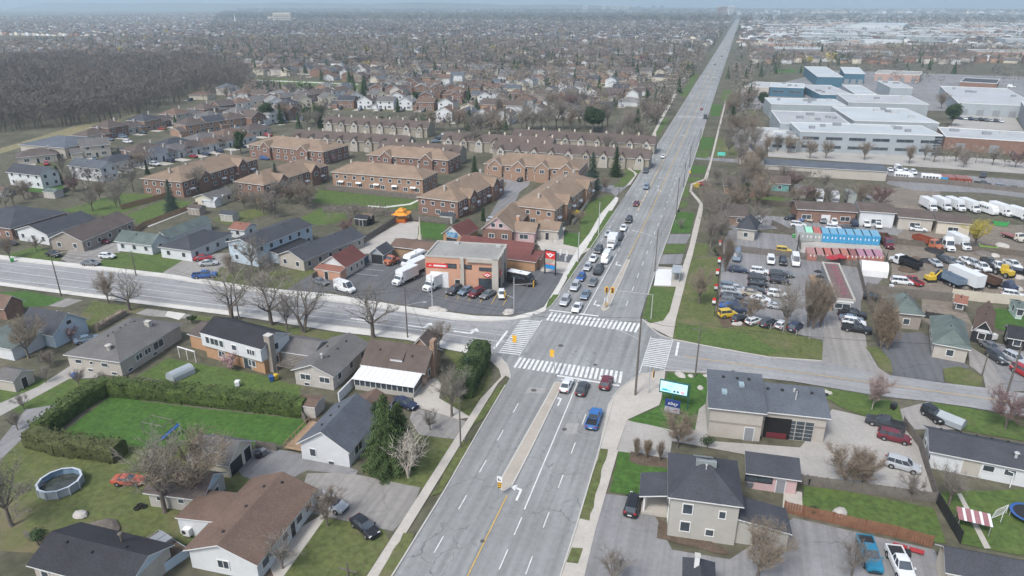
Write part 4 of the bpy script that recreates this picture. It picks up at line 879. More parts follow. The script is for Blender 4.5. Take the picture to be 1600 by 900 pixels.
kerb([(1004, 500), (1015, 512), (1030, 524), (1050, 531), (1100, 541), (1200, 559), (1284, 565)], px=True); kerb([(957, 622), (970, 607), (1000, 586), (1040, 580), (1107, 583)], px=True)
# raised medians
def median(pts):
    b = MB(); b.prism(pts, 0, .29); o = b.obj('median', M_median); o['kind'] = 'structure'
    kerb(pts + [pts[0]], wd=.22, h=.30)
median([(-1.1, -44.5), (-.1, -46.5), (.8, -45), (.95, -36), (1.0, -15.5), (-.4, -15.5), (-.45, -21)])
median([(1.5, 19), (2.3, 17.5), (3.05, 19), (3.0, 52), (2.1, 52)])
# painted markings
LAY[0] = 150
mk = {'w': MB(), 'y': MB()}
def bar(x0, x1, y0, y1, c='w', z=.31):
    mk[c].poly([(x0, y0, z), (x1, y0, z), (x1, y1, z), (x0, y1, z)])
def bars(p, c='w', z=.31): mk[c].poly([(q.x, q.y, z) for q in p])
ZP = .175
def line(x0, y0, x1, y1, wd=.12, c='w', dash=None):
    L = hypot(x1 - x0, y1 - y0); dx, dy = (x1 - x0) / L, (y1 - y0) / L; nx, ny = -dy * wd / 2, dx * wd / 2; s = 0
    on, off = dash or (L, 0)
    while s < L - .01:
        e = min(L, s + on); a = (x0 + dx * s, y0 + dy * s); b_ = (x0 + dx * e, y0 + dy * e)
        mk[c].poly([(a[0] + nx, a[1] + ny, ZP), (a[0] - nx, a[1] - ny, ZP), (b_[0] - nx, b_[1] - ny, ZP), (b_[0] + nx, b_[1] + ny, ZP)][::-1] if False else [(a[0] - nx, a[1] - ny, ZP), (b_[0] - nx, b_[1] - ny, ZP), (b_[0] + nx, b_[1] + ny, ZP), (a[0] + nx, a[1] + ny, ZP)][::-1]); s = e + off
def lp(a, b_, wd=.15, c='w', dash=None):
    p, q = G(*a), G(*b_); line(p.x, p.y, q.x, q.y, wd, c, dash)
def zebra(a0, a1, b0, b1, n, fill=.55):
    "bars between two edges given by their end pixels"
    A0, A1, B0, B1 = G(*a0), G(*a1), G(*b0), G(*b1)
    for k in range(n):
        t0 = k / (n - 1 + fill); t1 = (k + fill) / (n - 1 + fill)
        P = [A0.lerp(A1, t0), A0.lerp(A1, t1), B0.lerp(B1, t1), B0.lerp(B1, t0)]
        mk['w'].poly([(q.x, q.y, ZP) for q in P[::-1]])
zebra((861, 489), (1001, 507), (853, 501.5), (994, 520.5), 21); zebra((812, 559.5), (973, 582), (802, 575), (970, 600), 23)
zebra((814, 501), (779, 552), (846, 503), (812, 556), 19, .45); zebra((1016, 529.5), (1003, 572), (1049, 533), (1039, 578), 16, .45)
lp((847, 501), (811, 557), .2); lp((1051, 532), (1038, 580), .15); lp((1017, 527), (999, 584), .15)
lp((858, 485.5), (935, 495), .5); lp((870, 588), (968, 604), .5); lp((793, 518), (772, 546), .5); lp((1060, 536), (1056, 557), .45)
line(-4.3, -150, -4.6, -23, .13, 'w', (3, 5.2)); line(7.6, -150, 6.9, -20, .13, 'w', (3, 5.2))
line(4.0, -150, 3.9, -50, .14, 'w', (3.4, 2.6)); line(3.8, -49, 3.4, -13.5, .16); line(.4, -150, .75, -47, .14, 'y'); 
line(-7.6, 19, -7.0, 87, .13, 'w', (3, 3.6)); line(-7, 87, -4.5, 110, .01, 'w'); line(-4.6, 100, -4.6, 1500, .14, 'w', (3, 6)); line(-1.6, 15, -1.2, 56, .18)
line(-1.1, 58, -1.6, 130, .12, 'w', (3, 3)); line(-1.7, 100, -1.7, 1500, .16, 'y'); line(2.2, 54, 2.6, 100, .16, 'y'); line(2.6, 100, 2.6, 1500, .16, 'y')
line(6.5, 22, 6.5, 1500, .14, 'w', (3, 6))
lp((0, 424), (640, 505), .12, 'w'); lp((640, 505), (800, 527), .12, 'w'); lp((0, 436), (600, 509), .14, 'w'); lp((600, 509), (790, 536), .14, 'w'); lp((0, 412), (710, 504), .12, 'w')
lp((1068, 558), (1600, 632), .14, 'y')
for x, y in ((-151.0, 240.),): lp((1096, 181), (1145, 186), .01)
lp((1060, 182), (1104, 184), 1.6, 'w', (.7, .7))
def arrow(x, y, hd, s=1., turn=True, wht=True):
    a = radians(hd); f = (sin(a), cos(a)); r = (cos(a), -sin(a))
    def pt(u, v): return (x + r[0] * u * s + f[0] * v * s, y + r[1] * u * s + f[1] * v * s, ZP)
    if turn: sh = [[(-.15, -1.6), (.15, -1.6), (.15, .2), (-.15, .5)], [(-.15, .5), (.15, .2), (.1, .9), (-.9, 1.1), (-.9, .75)], [(-.8, 1.6), (-1.7, .95), (-.8, .3)]]
    else: sh = [[(-.15, -1.6), (.15, -1.6), (.15, .4), (-.15, .4)], [(-.5, .4), (.5, .4), (0, 1.7)]]
    for q in sh: mk['w'].poly([pt(*c) for c in q])
arrow(G(875, 628).x, G(875, 628).y, 0); arrow(G(812, 772).x, G(812, 772).y, 0); arrow(G(929, 475).x, G(929, 475).y, 180); arrow(G(963, 413).x, G(963, 413).y, 180)
arrow(G(1029, 292).x, G(1029, 292).y, 0, .8); arrow(G(1027, 296).x + .5, G(1027, 298).y, 180, .8); arrow(G(565, 501).x, G(565, 501).y, 90, 1.6); arrow(G(655, 512).x, G(655, 512).y, 90, 1.6); arrow(G(727, 521).x, G(727, 521).y, 90, 1.6); arrow(G(1068, 212).x, G(1068, 212).y, 0, 1)
for k in range(6):   # bays in front of the shop
    a = (684 + k * 18 + 4, 463 + k * 2.2); lp((a[0] + 17, a[1] - 12), (a[0] + 8, a[1] + 4), .12, 'y')
for k in range(4): lp((553 + k * 9, 428 - k * 8), (590 + k * 9, 432 - k * 8), .12, 'w')
for k in range(9): lp((1150 + k * 1.0, 262 + k * 5.4), (1164 + k, 263 + k * 5.4), .1, 'w')
for q, m in (('w', M_lineW), ('y', M_lineY)):
    o = mk[q].obj('road_markings', m); o['kind'] = 'structure'
# manholes and patches
for x, y, r in ((876, 541, .55), (930, 571, .4), (834, 492, .3), (882, 672, .4), (834, 611, .5), (754, 847, .3)):
    p = G(x, y); b = MB(); b.tube((0, 0, 0), (0, 0, .03), r, r, 14); o = tag(b.obj('manhole_cover', mat('cast_iron', (.09, .085, .08), .8), None, (p.x, p.y, .15)), 'round iron manhole cover in the carriageway', 'manhole cover', 'manhole covers in the road')
M_patch = asphalt('patched_asphalt', (.30, .30, .29), .2)
for pts in ([(826, 606), (856, 608), (850, 617), (820, 615)], [(885, 662), (905, 663), (902, 680), (882, 679)], [(878, 610), (892, 612), (890, 618), (877, 616)]): flat('road', pts, M_patch, lay=.165)
# ------------------------------------------------------------------ buildings south-west of the crossing
W_ = house
def ss(*a): return a
h = W_('bungalow', 'long brown-roofed white bungalow beside the cracked driveway, bottom of the photo', 'house', (285, 860), (402, 884), (494, 763), 2.9, 1.7, 'gable', 'y', W_white, R_brown, ref='the long brown-roofed bungalow')
wins(h, 1, [h.W * .12, h.W * .45, h.W * .7, h.W * .88], 1.0, 1.3, 1.1); wins(h, 0, [h.L * .5], 1.0, 1.4, 1.1); opening(h.e, h.L, h.W * .58, pi / 2, .1, .95, 2.1, 'door', dm=M_dark); autowin(h, 1, 4, sides=(2, 3)); vents(h, [(h.L * .4, h.W * f) for f in (.15, .5, .8)] + [(h.L * .6, h.W * .9)])
volume(h.e, -5.2, 0, h.W * .35, h.W * .75, 0, 2.5, .5, 'shed', 'x1', W_white, R_brown, .2, wname='side_wing_wall', rname='side_wing_roof')
h = W_('garage', 'pale-blue gabled garage with brown roof behind the brown bungalow', 'garage', (222, 769), (317, 781), (362, 738), 2.6, 1.7, 'gable', 'x', W_grey, R_dbrown, gable=W_lblue, ref='the pale-blue gabled garage')
wins(h, 1, [h.W * .6], .9, .9, .9); wins(h, 0, [h.L * .2, h.L * .6], 1.2, .8, .6); pipe(h, h.L * .8, h.W * .35, .09)
h = W_('garage', 'old white double garage with grey roof and two open bays', 'garage', (289, 716), (357, 728), (397, 687), 2.5, 1.9, 'gable', 'x', W_cream, R_grey, ref='the old white double garage')
opening(h.e, h.L, h.W * .3, pi / 2, 0, 2.6, 2.1, 'garage_door', dm=M_dark); opening(h.e, h.L, h.W * .78, pi / 2, 0, 1.5, 2.2, 'door', dm=M_dark)  # dark panels paint the shade inside the two open bays, no real doors
h = W_('bungalow', 'white bungalow with blue-slate roof beside the tall spruce', 'house', (462, 692), (546, 707), (590, 642), 3.0, 2.5, 'gable', 'y', W_white, R_slate, ref='the blue-slate white bungalow')
wins(h, 1, [h.W * .28], .9, 2.2, 1.5); wins(h, 1, [h.W * .75], 1, 1.1, 1.1); opening(h.e, h.L, h.W * .52, pi / 2, .4, 1, 2.1, 'door'); wins(h, 0, [h.L * .25], .9, .9, 1.2); wins(h, 0, [h.L * .62], -.0, .9, .5); vents(h, [(h.L * .3, h.W * f) for f in (.25, .5, .75)]); autowin(h, 1, 4, sides=(2, 3))
volume(h.e, h.L - 5.5, h.L, h.W, h.W + 4.5, 0, 2.7, 1.4, 'gable', 'y', W_white, R_brown, .3, wname='rear_wing_wall', rname='rear_wing_roof')
b = MB(); b.box(-3.6, -.1, 1.0, 8.5, .5, .62)
for k in range(8): b.box(-3.58, -3.5, 1 + k, 1.08 + k, .62, 1.5)
b.box(-3.58, -3.5, 1, 8.5, 1.45, 1.52); b.box(-3.6, -.1, 1.0, 1.06, 1.45, 1.52); b.obj('deck', M_cedar, h.e)
h = W_('bungalow', 'dark-roofed house with a tall flue pipe at the bottom edge', 'house', (40, 883), (196, 925), 7.5, 2.9, 1.5, 'gable', 'x', W_beige, R_black, ref='the dark-roofed corner house', gable=W_lblue)
wins(h, 0, [1.5, 5, 9], 1.1, 1.0, 1.0); pipe(h, h.L * .62, h.W * .75, .16, 1.1, M_bark); vents(h, [(h.L * .2, h.W * .4), (h.L * .5, h.W * .35), (h.L * .75, h.W * .6)])
h = W_('bungalow', 'large grey hipped bungalow with pale chimney beside the cross street', 'house', (98, 555), (187, 567), (297, 507), 3.2, 2.2, 'hip', 'y', W_beige, R_grey, ref='the large grey hipped bungalow')
wins(h, 0, [h.L * .2, h.L * .7], 1.7, 1.3, .7); wins(h, 0, [h.L * .45], 1.8, .6, .6); wins(h, 0, [h.L * .4, h.L * .85], .3, 1.1, .5); wins(h, 1, [h.W * .28, h.W * .42], 1.4, 1.5, 1.0); wins(h, 1, [h.W * .6], 1.2, 2.6, 1.4); wins(h, 1, [h.W * .12, h.W * .52], .3, 1.1, .5); autowin(h, 1.2, 4, sides=(2, 3)); chimney(h, h.L * .72, h.W * .72, 1, .8, .9, W_pale); pipe(h, h.L * .68, h.W * .12, .35, .9, W_pale); vents(h, [(h.L * .45, h.W * f) for f in (.3, .38, .5, .58, .66, .72)])
pth = W_('two_storey_house', 'black-roofed two-storey house, white siding over orange brick, with brick chimney', 'house', (311, 519), (409, 546), (459, 521), 5.3, 1.6, 'gable', 'x', W_orb, R_black, ref='the black-roofed two-storey house', gable=W_white); h = pth
b = MB(); b.box(-.08, h.L + .08, -.5, h.W + .05, 2.7, 5.25); b.obj('upper_storey', W_white, h.e)
for u, w_ in ((1.6, .9), (3.4, 2.0), (5.2, .9)): opening(h.e, u, -.5, 0, 3.5, w_, 1.3)
for u in (8.4, 12.2, h.L - 2): opening(h.e, u, -.5, 0, 3.6, 1.1, 1.0)
wins(h, 0, [4.2, h.L - 3], .9, 1.6, 1.2); opening(h.e, h.L * .72, 0, 0, .1, 1.8, 2.1, 'door', dm=M_glass); wins(h, 1, [h.W * .45, h.W * .8], 1.0, .9, 1.3, x1=h.L + .02); opening(h.e, h.L + .08, h.W * .5, pi / 2, 3.6, .9, 1.2)
b = MB(); b.box(h.L * .98, h.L + 1.0, h.W * .15, h.W * .32, 0, 7.2, 0); b.box(h.L * .98 - .05, h.L + 1.05, h.W * .15 - .05, h.W * .32 + .05, 7.2, 7.35, 1); b.obj('chimney', [W_taupe, M_kerb], h.e)
volume(h.e, -6, -.1, 1.5, 8.5, 0, 2.9, 1.0, 'gable', 'x', W_orb, R_dbrown, .3, wname='side_wing_wall', rname='side_wing_roof')
b = MB()
for k in range(3): b.box(-4.5 + k * 2.2, -4.4 + k * 2.2, -2.6, -2.5, 0, 2.2)
b.box(-4.6, 0, -2.6, -2.4, 2.2, 2.35); b.obj('carport_beam', M_white, h.e)
h = W_('bungalow', 'grey-roofed stone bungalow with lattice pergola, between brown house and black-roofed house', 'house', (454, 578), (521, 589), (577, 536), 3.0, 1.5, 'gable', 'y', W_pale, R_grey, ref='the grey-roofed stone bungalow')
wins(h, 0, [h.L * .28, h.L * .78], 1.3, 1.9, 1.0); wins(h, 0, [h.L * .3], .15, 1.0, .45); autowin(h, 1.2, 4, sides=(1, 3)); vents(h, [(h.L * .62, h.W * f) for f in (.3, .55, .8)] + [(h.L * .3, h.W * .6)]); pipe(h, h.L * .55, h.W * .2, .16, .8)
volume(h.e, -7, -.05, h.W * .45, h.W * .95, 0, 2.8, 1.3, 'gable', 'x', W_pale, R_grey, .3, wname='side_wing_wall', rname='side_wing_roof')
b = MB()
for k in range(9): b.box(-4.6, -.2, 1.0 + k * .5, 1.08 + k * .5, 2.35, 2.5)
for x, y in ((-4.5, 1), (-.4, 1), (-4.5, 5), (-.4, 5)): b.box(x, x + .12, y, y + .12, 0, 2.35)
b.obj('pergola', M_fence, h.e)
h = W_('bungalow', 'brown-roofed brick house with white-roofed sunroom and white dormer', 'house', (562, 569), (664, 583), 9.2, 3.0, 2.7, 'gable', 'x', W_tanb, R_mauve, ref='the brown house with the sunroom', gable=W_tanb)
wins(h, 1, [h.W * .3], .9, 1, 1.2); wins(h, 1, [h.W * .6], 3.4, 1, 1.1); b = MB(); b.box(h.L - .1, h.L + .7, h.W * .42, h.W * .6, 0, 7.2, 0); b.obj('chimney', W_tanb, h.e); vents(h, [(h.L * .2, h.W * .8), (h.L * .62, h.W * .8), (h.L * .2, h.W * .3), (h.L * .75, h.W * .25), (h.L * .75, h.W * .8)])
b = MB(); x0, x1 = h.L * .42, h.L * .62; b.poly([(x0, .9, 3.3), (x1, .9, 3.3), (x1, .9, 4.3), (x0, .9, 4.3)]); b.poly([(x1, .9, 3.3), (x1, 4, 5), (x1, .9, 4.3)]); b.poly([(x0, .9, 3.3), (x0, .9, 4.3), (x0, 4, 5)]); b.poly([(x0 - .15, .7, 4.25), (x1 + .15, .7, 4.25), (x1 + .1, 4.3, 5.55), (x0 - .1, 4.3, 5.55)], 1); b.obj('dormer', [M_white, R_mauve], h.e)
b = MB(); x0, x1 = .2, h.L - .3; b.box(x0, x1, -4.0, -.05, 0, .9, 0); b.poly([(x0 - .3, -4.4, 2.3), (x1 + .3, -4.4, 2.3), (x1 + .3, .1, 2.95), (x0 - .3, .1, 2.95)], 1); b.poly([(x0 - .3, -4.4, 2.2), (x0 - .3, .1, 2.85), (x1 + .3, .1, 2.85), (x1 + .3, -4.4, 2.2)], 1); b.poly([(x0 - .3, -4.4, 2.2), (x1 + .3, -4.4, 2.2), (x1 + .3, -4.4, 2.3), (x0 - .3, -4.4, 2.3)], 1)
for k in range(12): u = x0 + (x1 - x0) * k / 11; b.box(u - .05, u + .05, -4.02, -3.92, .9, 2.3, 1); b.box(u - .03, u + .03, -4.4, .0, 2.33, 2.36, 1) if False else b.tube((u, -4.4, 2.33), (u, .1, 2.98), .035, .035, 3, 1)
b.obj('sunroom', [W_grey, M_white], h.e); b = MB(); b.poly([(x0, -3.95, .9), (x1, -3.95, .9), (x1, -3.95, 2.2), (x0, -3.95, 2.2)]); b.poly([(x1 - .02, -3.95, .9), (x1 - .02, -.1, .9), (x1 - .02, -.1, 2.7), (x1 - .02, -3.95, 2.2)]); b.obj('windows', M_glass, h.e)
volume(h.e, h.L * .5, h.L * .82, h.W + .05, h.W + 4, 0, 2.9, 2.0, 'gable', 'y', W_tanb, R_mauve, .3, wname='rear_wing_wall', rname='rear_wing_roof')
b = MB(); b.box(-.6, -.4, -8.5, 1, 0, 1.8); b.obj('garden_screen', M_white, h.e)
h = W_('gable_house', 'pale-blue gabled house with dark roof beside the cross street', 'house', (22, 513), (82, 524), (139, 497), 3.0, 2.8, 'gable', 'x', W_lblue, R_char, ref='the pale-blue gabled house')
wins(h, 1, [h.W * .5], 3.5, 1.1, .8); wins(h, 0, [2, 5], 1, 1, 1); vents(h, [(h.L * .5, h.W * .7), (h.L * .85, h.W * .7)], M_white)
volume(h.e, -3, h.L * .7, -6.5, -.1, 0, 2.4, .6, 'shed', 'y1', W_white, R_green, .3, wname='rear_wing_wall', rname='rear_wing_roof')
h = W_('garden_shed', 'small grey-roofed stucco shed with dark door at the photo edge', 'shed', (-10, 592), (20, 597), (43, 577), 2.2, 1.1, 'gable', 'x', W_beige, R_grey, .25, ref='the small stucco shed'); opening(h.e, h.L, h.W * .5, pi / 2, 0, 1, 1.9, 'door', dm=M_dark)
h = W_('brick_house', 'brick house corner cut by the photo edge, above the blue house', 'house', (-60, 470), (5, 482), (26, 466), 3, 1.8, 'gable', 'x', W_brick, R_brown, ref='the brick house at the photo edge')
# garden and yard things
p = G(96, 762); r = HD; b = MB(); g_ = MB(); wa = MB(); n = 12
ring = lambda q, z: [(cos(6.283 * k / n + .2) * q, sin(6.283 * k / n + .2) * q, z) for k in range(n)]
o = empty('swimming_pool', (p.x, p.y, .1), 0, 'round above-ground pool with grey liner, half empty and dirty', 'swimming pool'); R_ = 2.75
for k in range(n):
    a, c = ring(R_, 0)[k], ring(R_, 0)[(k + 1) % n]; b.poly([a, c, (c[0], c[1], 1.25), (a[0], a[1], 1.25)]); b.poly([(a[0] * .97, a[1] * .97, 1.25), (c[0] * .97, c[1] * .97, 1.25), (c[0] * .97, c[1] * .97, .05), (a[0] * .97, a[1] * .97, .05)], 1)
    q0, q1 = ring(R_ * 1.03, 1.28)[k], ring(R_ * 1.03, 1.28)[(k + 1) % n]; r0, r1 = ring(R_ * .92, 1.28)[k], ring(R_ * .92, 1.28)[(k + 1) % n]; g_.poly([r0, q0, q1, r1][::-1] if False else [q0, q1, r1, r0]); g_.tube(q0, (q0[0], q0[1], 0), .07, .07, 4)
wa.poly(ring(R_ * .96, .35)); b.obj('pool_wall', [mat('pool_grey', (.25, .28, .31), .6), mat('pool_liner', (.16, .24, .32), .5)], o); g_.obj('rim', mat('pool_rim', (.42, .46, .5), .5), o); wa.obj('dirty_water', mat('murky_water', (.05, .055, .045), .15, .3, .8, spec=.5), o)
carpx('coupe', 202, 751, 75, 'redorange', '', label='rusty orange-red sports coupe parked on the grass by the pool')
lumps('boulder', 126, 806, 'pale round boulder in the patchy lawn', 'rock', W_pale, .8, .6, 9, 2)
lumps('brush_pile', 156, 832, 'heap of cut brown branches in the patchy lawn', 'brush pile', M_bark, 2.1, .9, 14, 3, 1.1)
for k, (x, y) in enumerate(((178, 845), (187, 846), (196, 847), (205, 849))): pp = G(x, y); b = MB(); b.box(-.35, .35, -.25, .25, 0, .06); tag(b.obj('stepping_stone', W_pale, None, (pp.x, pp.y, .1)), f'{ordn(k)} pale stepping stone from the brush pile', 'paving stone', 'stepping stones')
for k, (x, y) in enumerate(((214, 796), (225, 793), (219, 791))):
    pp = G(x, y); b = MB()
    for j in range(16): a0, a1 = 6.283 * j / 16, 6.283 * (j + 1) / 16; b.tube((cos(a0) * .33, sin(a0) * .33, .12), (cos(a1) * .33, sin(a1) * .33, .12), .11, .11, 6, 0, False)
    tag(b.obj('old_tyre', M_tyre, None, (pp.x, pp.y, .1)), f'{ordn(k)} of three worn black tyres lying near the blue garage', 'tyre', 'old tyres on the lawn')
pp = G(296, 838); b = MB(); b.box(-.5, .5, -.45, .45, .3, 1.3); b.tube((-.3, -.47, .8), (-.3, -.455, .8), .3, .3, 10, 1); tag(b.obj('heat_pump', [M_white, M_plas], None, (pp.x, pp.y, .1)), 'white box heat pump at the corner of the brown bungalow', 'air conditioner')
pp = G(252, 872); o = empty('planter_deck', (pp.x, pp.y, 0), radians(-15), 'raised pale-blue deck with covered hot tub behind the brown bungalow', 'deck'); b = MB(); b.box(-3.2, 2.6, -2, 2, 0, 1.3, 0); b.obj('deck_wall', W_lblue, o); b = MB(); b.box(-3.1, 2.5, -1.9, 1.9, 1.3, 1.36); b.obj('deck_floor', M_soil, o)
pp = G(245, 862, 1.4); o = empty('hot_tub', (pp.x - .5, pp.y + 1, 1.37), radians(-15), 'hot tub under a dark grey folding cover on the raised deck', 'hot tub'); b = MB(); b.box(-1.1, 1.1, -1.1, 1.1, 0, .8, 0, tx=-.03); b.obj('tub', W_taupe, o); b = MB(); b.box(-1.18, -.02, -1.18, 1.18, .8, .92, 0, tx=.05, ty=.05); b.box(.02, 1.18, -1.18, 1.18, .8, .92, 0, tx=.05, ty=.05); b.obj('cover', W_mgrey, o)
pp = G(270, 682); o = empty('play_slide', (pp.x, pp.y, .1), radians(60), 'blue plastic garden slide beside the climbing frame', 'slide'); b = MB(); b.poly([(-1.6, -.3, .1), (1.2, -.3, 1.5), (1.2, .3, 1.5), (-1.6, .3, .1)]); b.poly([(-1.6, -.3, .1), (-1.6, -.3, .3), (1.2, -.3, 1.75), (1.2, -.3, 1.5)]); b.poly([(-1.6, .3, .1), (1.2, .3, 1.5), (1.2, .3, 1.75), (-1.6, .3, .3)]); b.obj('slide_chute', paint('bright_blue'), o); b = MB(); [b.tube((1.2, s, 0), (1.2, s, 2), .04) for s in (-.35, .35)]; b.obj('ladder', M_steel, o)
pp = G(250, 678); b = MB(); [b.tube((x, y, 0), (x, y, 2.3), .06) for x in (-2, 2) for y in (-1, 1)]; [b.tube((-2, y, 2.3), (2, y, 2.3), .06) for y in (-1, 1)]; [b.tube((x, -1, 2.3), (x, 1, 2.3), .05) for x in (-2, 0, 2)]; tag(b.obj('climbing_frame', M_fence, None, (pp.x, pp.y, .1)), 'weathered timber climbing frame in the hedged yard', 'play frame')
def tarp(px, py, L, W, hgt, rz, m, label, name='arched_shelter', cat='shelter'):
    pp = G(px, py); b = MB(); n = 8; rr = [[(x, cos(pi * k / n) * W / 2, sin(pi * k / n) ** .7 * hgt) for k in range(n + 1)] for x in (-L / 2, -L / 2 + .1, 0, L / 2 - .1, L / 2)]; b.loft(rr); return tag(b.obj(name, m, None, (pp.x, pp.y, .1), radians(rz)), label, cat)
tarp(283, 588, 4.2, 2.6, 1.6, 75, W_metal, 'pale grey arched tarpaulin shelter on the lawn below the hipped bungalow', 'tarpaulin_shelter')
h = W_('garden_shed', 'low shed with faded lid roof at the hedge corner by the slate bungalow', 'shed', (460, 634), (492, 638), 3.5, 2.0, .4, 'gable', 'x', W_pale, R_brown, .1, ref='the low shed by the hedge')
hedge([(178, 615), (300, 627), (478, 648)], 2.6, 2.8, 'long green cedar hedge along the far side of the enclosed yard'); hedge([(172, 612), (120, 640), (62, 686)], 2.6, 2.8, 'green cedar hedge on the slanting side of the enclosed yard'); hedge([(52, 692), (100, 705), (190, 716)], 3.0, 2.6, 'shaggy darker hedge between the yard and the pool garden', m=mat('shaggy_hedge_leaf', (.062, .072, .026), .9, .3, .6, .3, 4))
hedge([(752, 562), (722, 622)], 3.8, 4.2, 'tall dense cedar clump beside the corner sidewalk', 'cedar_hedge', mat('deep_cedar_leaf', (.040, .064, .02), .9, .3, .6, .3, 4))
[tree_px('dome', x, y, h_, lb) for x, y, h_, lb in ((749, 572, 5.2, 'rounded cedar at the crossing end of the corner clump'), (737, 598, 5.6, 'rounded cedar in the middle of the corner clump'), (722, 626, 4.8, 'rounded cedar at the house end of the corner clump'))]; tree_px('full', 607, 730, 12.5, 'tall green spruce at the corner of the slate bungalow'); tree_px('full', 626, 712, 9.5, 'darker evergreen behind the tall spruce by the driveway'); tree_px('dome', 592, 672, 5.5, 'yellow-green rounded cedar by the white sunroom', name='cedar_shrub')
tree_px('white', 638, 746, 8, 'white-barked leafless tree in front of the tall spruce'); tree_px('maple', 706, 650, 9, 'grey leafless tree between the sunroom house and the cedar clump')
tree_px('round', 686, 545, 6.5, 'round-crowned leafless street tree nearest the crossing', ); tree_px('gaunt', 583, 527, 13, 'big spreading leafless tree on the cross-street verge, behind the stone bungalow')
tree_px('gaunt2', 475, 520, 13.5, 'twin-trunked leafless tree beside the two-storey house chimney'); tree_px('tall', 449, 516, 9, 'thin leafless tree between two larger ones on the verge'); tree_px('gaunt', 424, 508, 13.5, 'leafless tree with two leaning trunks above the black roof'); tree_px('gaunt2', 363, 500, 14, 'largest forked leafless tree on the cross-street verge')
tree_px('gaunt', 203, 485, 10, 'leaning leafless tree at the end of the clipped hedge'); tree_px('round', 170, 474, 8.5, 'leafless tree with crossing limbs beside the cross street')
tree_px('olive', 78, 570, 3.5, 'low tangled tree under the pale-blue gable'); tree_px('olive', 45, 560, 9.5, 'tan budding tree in front of the pale-blue gabled house'); tree_px('pinkb', 112, 533, 3.8, 'small pink blossom tree beside the pale-blue gabled house'); tree_px('small', 80, 575, 4, 'small dark leafless fruit tree near the stucco shed'); tree_px('small', 124, 605, 4.2, 'small bare fruit tree beside the garden path'); tree_px('small', 72, 598, 3.6, 'crooked bare fruit tree on the lawn by the path')
tree_px('pinkb', 362, 578, 4, 'pink blossom tree in front of the two-storey house'); tree_px('small', 38, 640, 3.6, 'little bare tree beside the gravel patch'); tree_px('small', 28, 672, 4, 'bare bush-like tree at the hedge corner'); tree_px('shrub', 300, 505, 2, 'umbrella-shaped shrub on the verge by the two-storey house', name='shrub')
tree_px('maple', 258, 800, 12.5, 'grey leafless tree overhanging the pale-blue garage'); tree_px('olive', 305, 790, 12.5, 'tall olive-budded tree in front of the old double garage'); tree_px('maple2', 18, 822, 10.5, 'leafless tree at the photo edge beside the pool'); tree_px('round', 512, 822, 6.5, 'leafless tree beside the parked silver car'); tree_px('small', 442, 888, 6, 'small bare tree in front of the long brown bungalow', ); tree_px('shrub', 60, 852, 2.4, 'dark shrub at the corner of the dark-roofed house'); tree_px('small', 672, 672, 4.5, 'faint leafless sapling on the lawn behind the sidewalk'); tree_px('small', 160, 604, 3.4, 'bare shrubby tree in front of the hipped bungalow')
fence([(40, 840), (75, 852)], 1.2, 'short grey picket fence behind the dark-roofed house'); fence([(478, 662), (462, 640)], 1.5, 'grey board fence at the end of the hedge'); fence([(400, 700), (432, 705)], 1.4, 'board fence between the double garage and the slate bungalow'); hedge([(196, 492), (150, 518)], 1.1, 1.3, 'low brown clipped hedge beside the grey driveway', m=T_brown)
carpx('suv', 518, 789, 100, 'silver', 'on the driveway by the leafless tree'); carpx('sedan', 570, 824, 118, 'black', 'parked on the lawn edge by the big driveway'); carpx('sedan', 633, 631, 105, 'navy', 'half hidden behind the tall spruce'); carpx('sedan', 137, 531, 40, 'steel_blue', 'beside the large hipped bungalow')
# ------------------------------------------------------------------ north-west quarter: shop, restaurant, houses, townhouses
A_, B_, C_ = (663, 401), (779, 408), (800, 384)
hs_ = HT(779, 455.6, 408)
h = house('auto_shop', 'two-storey salmon-brick car repair shop with flat grey roof and red logo', 'shop', A_, B_, C_, hs_, 0, 'flat', 'x', W_shop, R_gravel, trim=W_grey, ref='the salmon-brick repair shop')
SL, SW = h.L, h.W
b = MB()
for x0, x1 in ((SL * .82 - 6.0 + .3, SL * .82 - 4.9), (SL - 1.4, SL + .1)): b.box(x0, x1, -.55, -.0, 0, hs_ + .3)
b.box(SL * .58, SL + .1, -.5, 0, hs_ - .6, hs_ + .3)
for y in (SW * .28, SW * .5, SW * .8): b.box(SL, SL + .3, y - .5, y + .5, 0, hs_ + .3)
b.obj('pilasters', W_beige, h.e)
opening(h.e, SL * .19, 0, 0, 0, 4.4, 4.0, 'garage_door'); opening(h.e, SL * .44, 0, 0, 0, 1.2, 2.3, 'door', dm=M_dark)
for u in (SL * .35, SL * .56): opening(h.e, u, 0, 0, hs_ - 2.4, 2.6, .9, fm=M_dark)
opening(h.e, SL * .86, -.05, 0, .3, 4.2, 2.6, fm=M_dark); opening(h.e, SL + .02, SW * .14, pi / 2, .3, 3.0, 2.6, fm=M_dark); opening(h.e, SL + .02, SW * .65, pi / 2, 0, 2.2, 4.2, fm=M_dark); opening(h.e, SL + .02, SW * .4, pi / 2, hs_ - 2.3, 2.2, .9, fm=M_dark); opening(h.e, SL * .86, -.05, 0, hs_ - 2.6, 4.0, .7, fm=M_dark)
b = MB(); b.box(.2, SL * .31, -.12, -.02, hs_ - 2.6, hs_ - 1.5); s_ = b.obj('fascia_sign', M_red, h.e)
b = MB(); b.box(.9, 1.5, -.15, -.12, hs_ - 2.15, hs_ - 1.95); b.box(2.0, SL * .29, -.15, -.12, hs_ - 2.25, hs_ - 1.85); b.obj('white_band', M_white, s_)
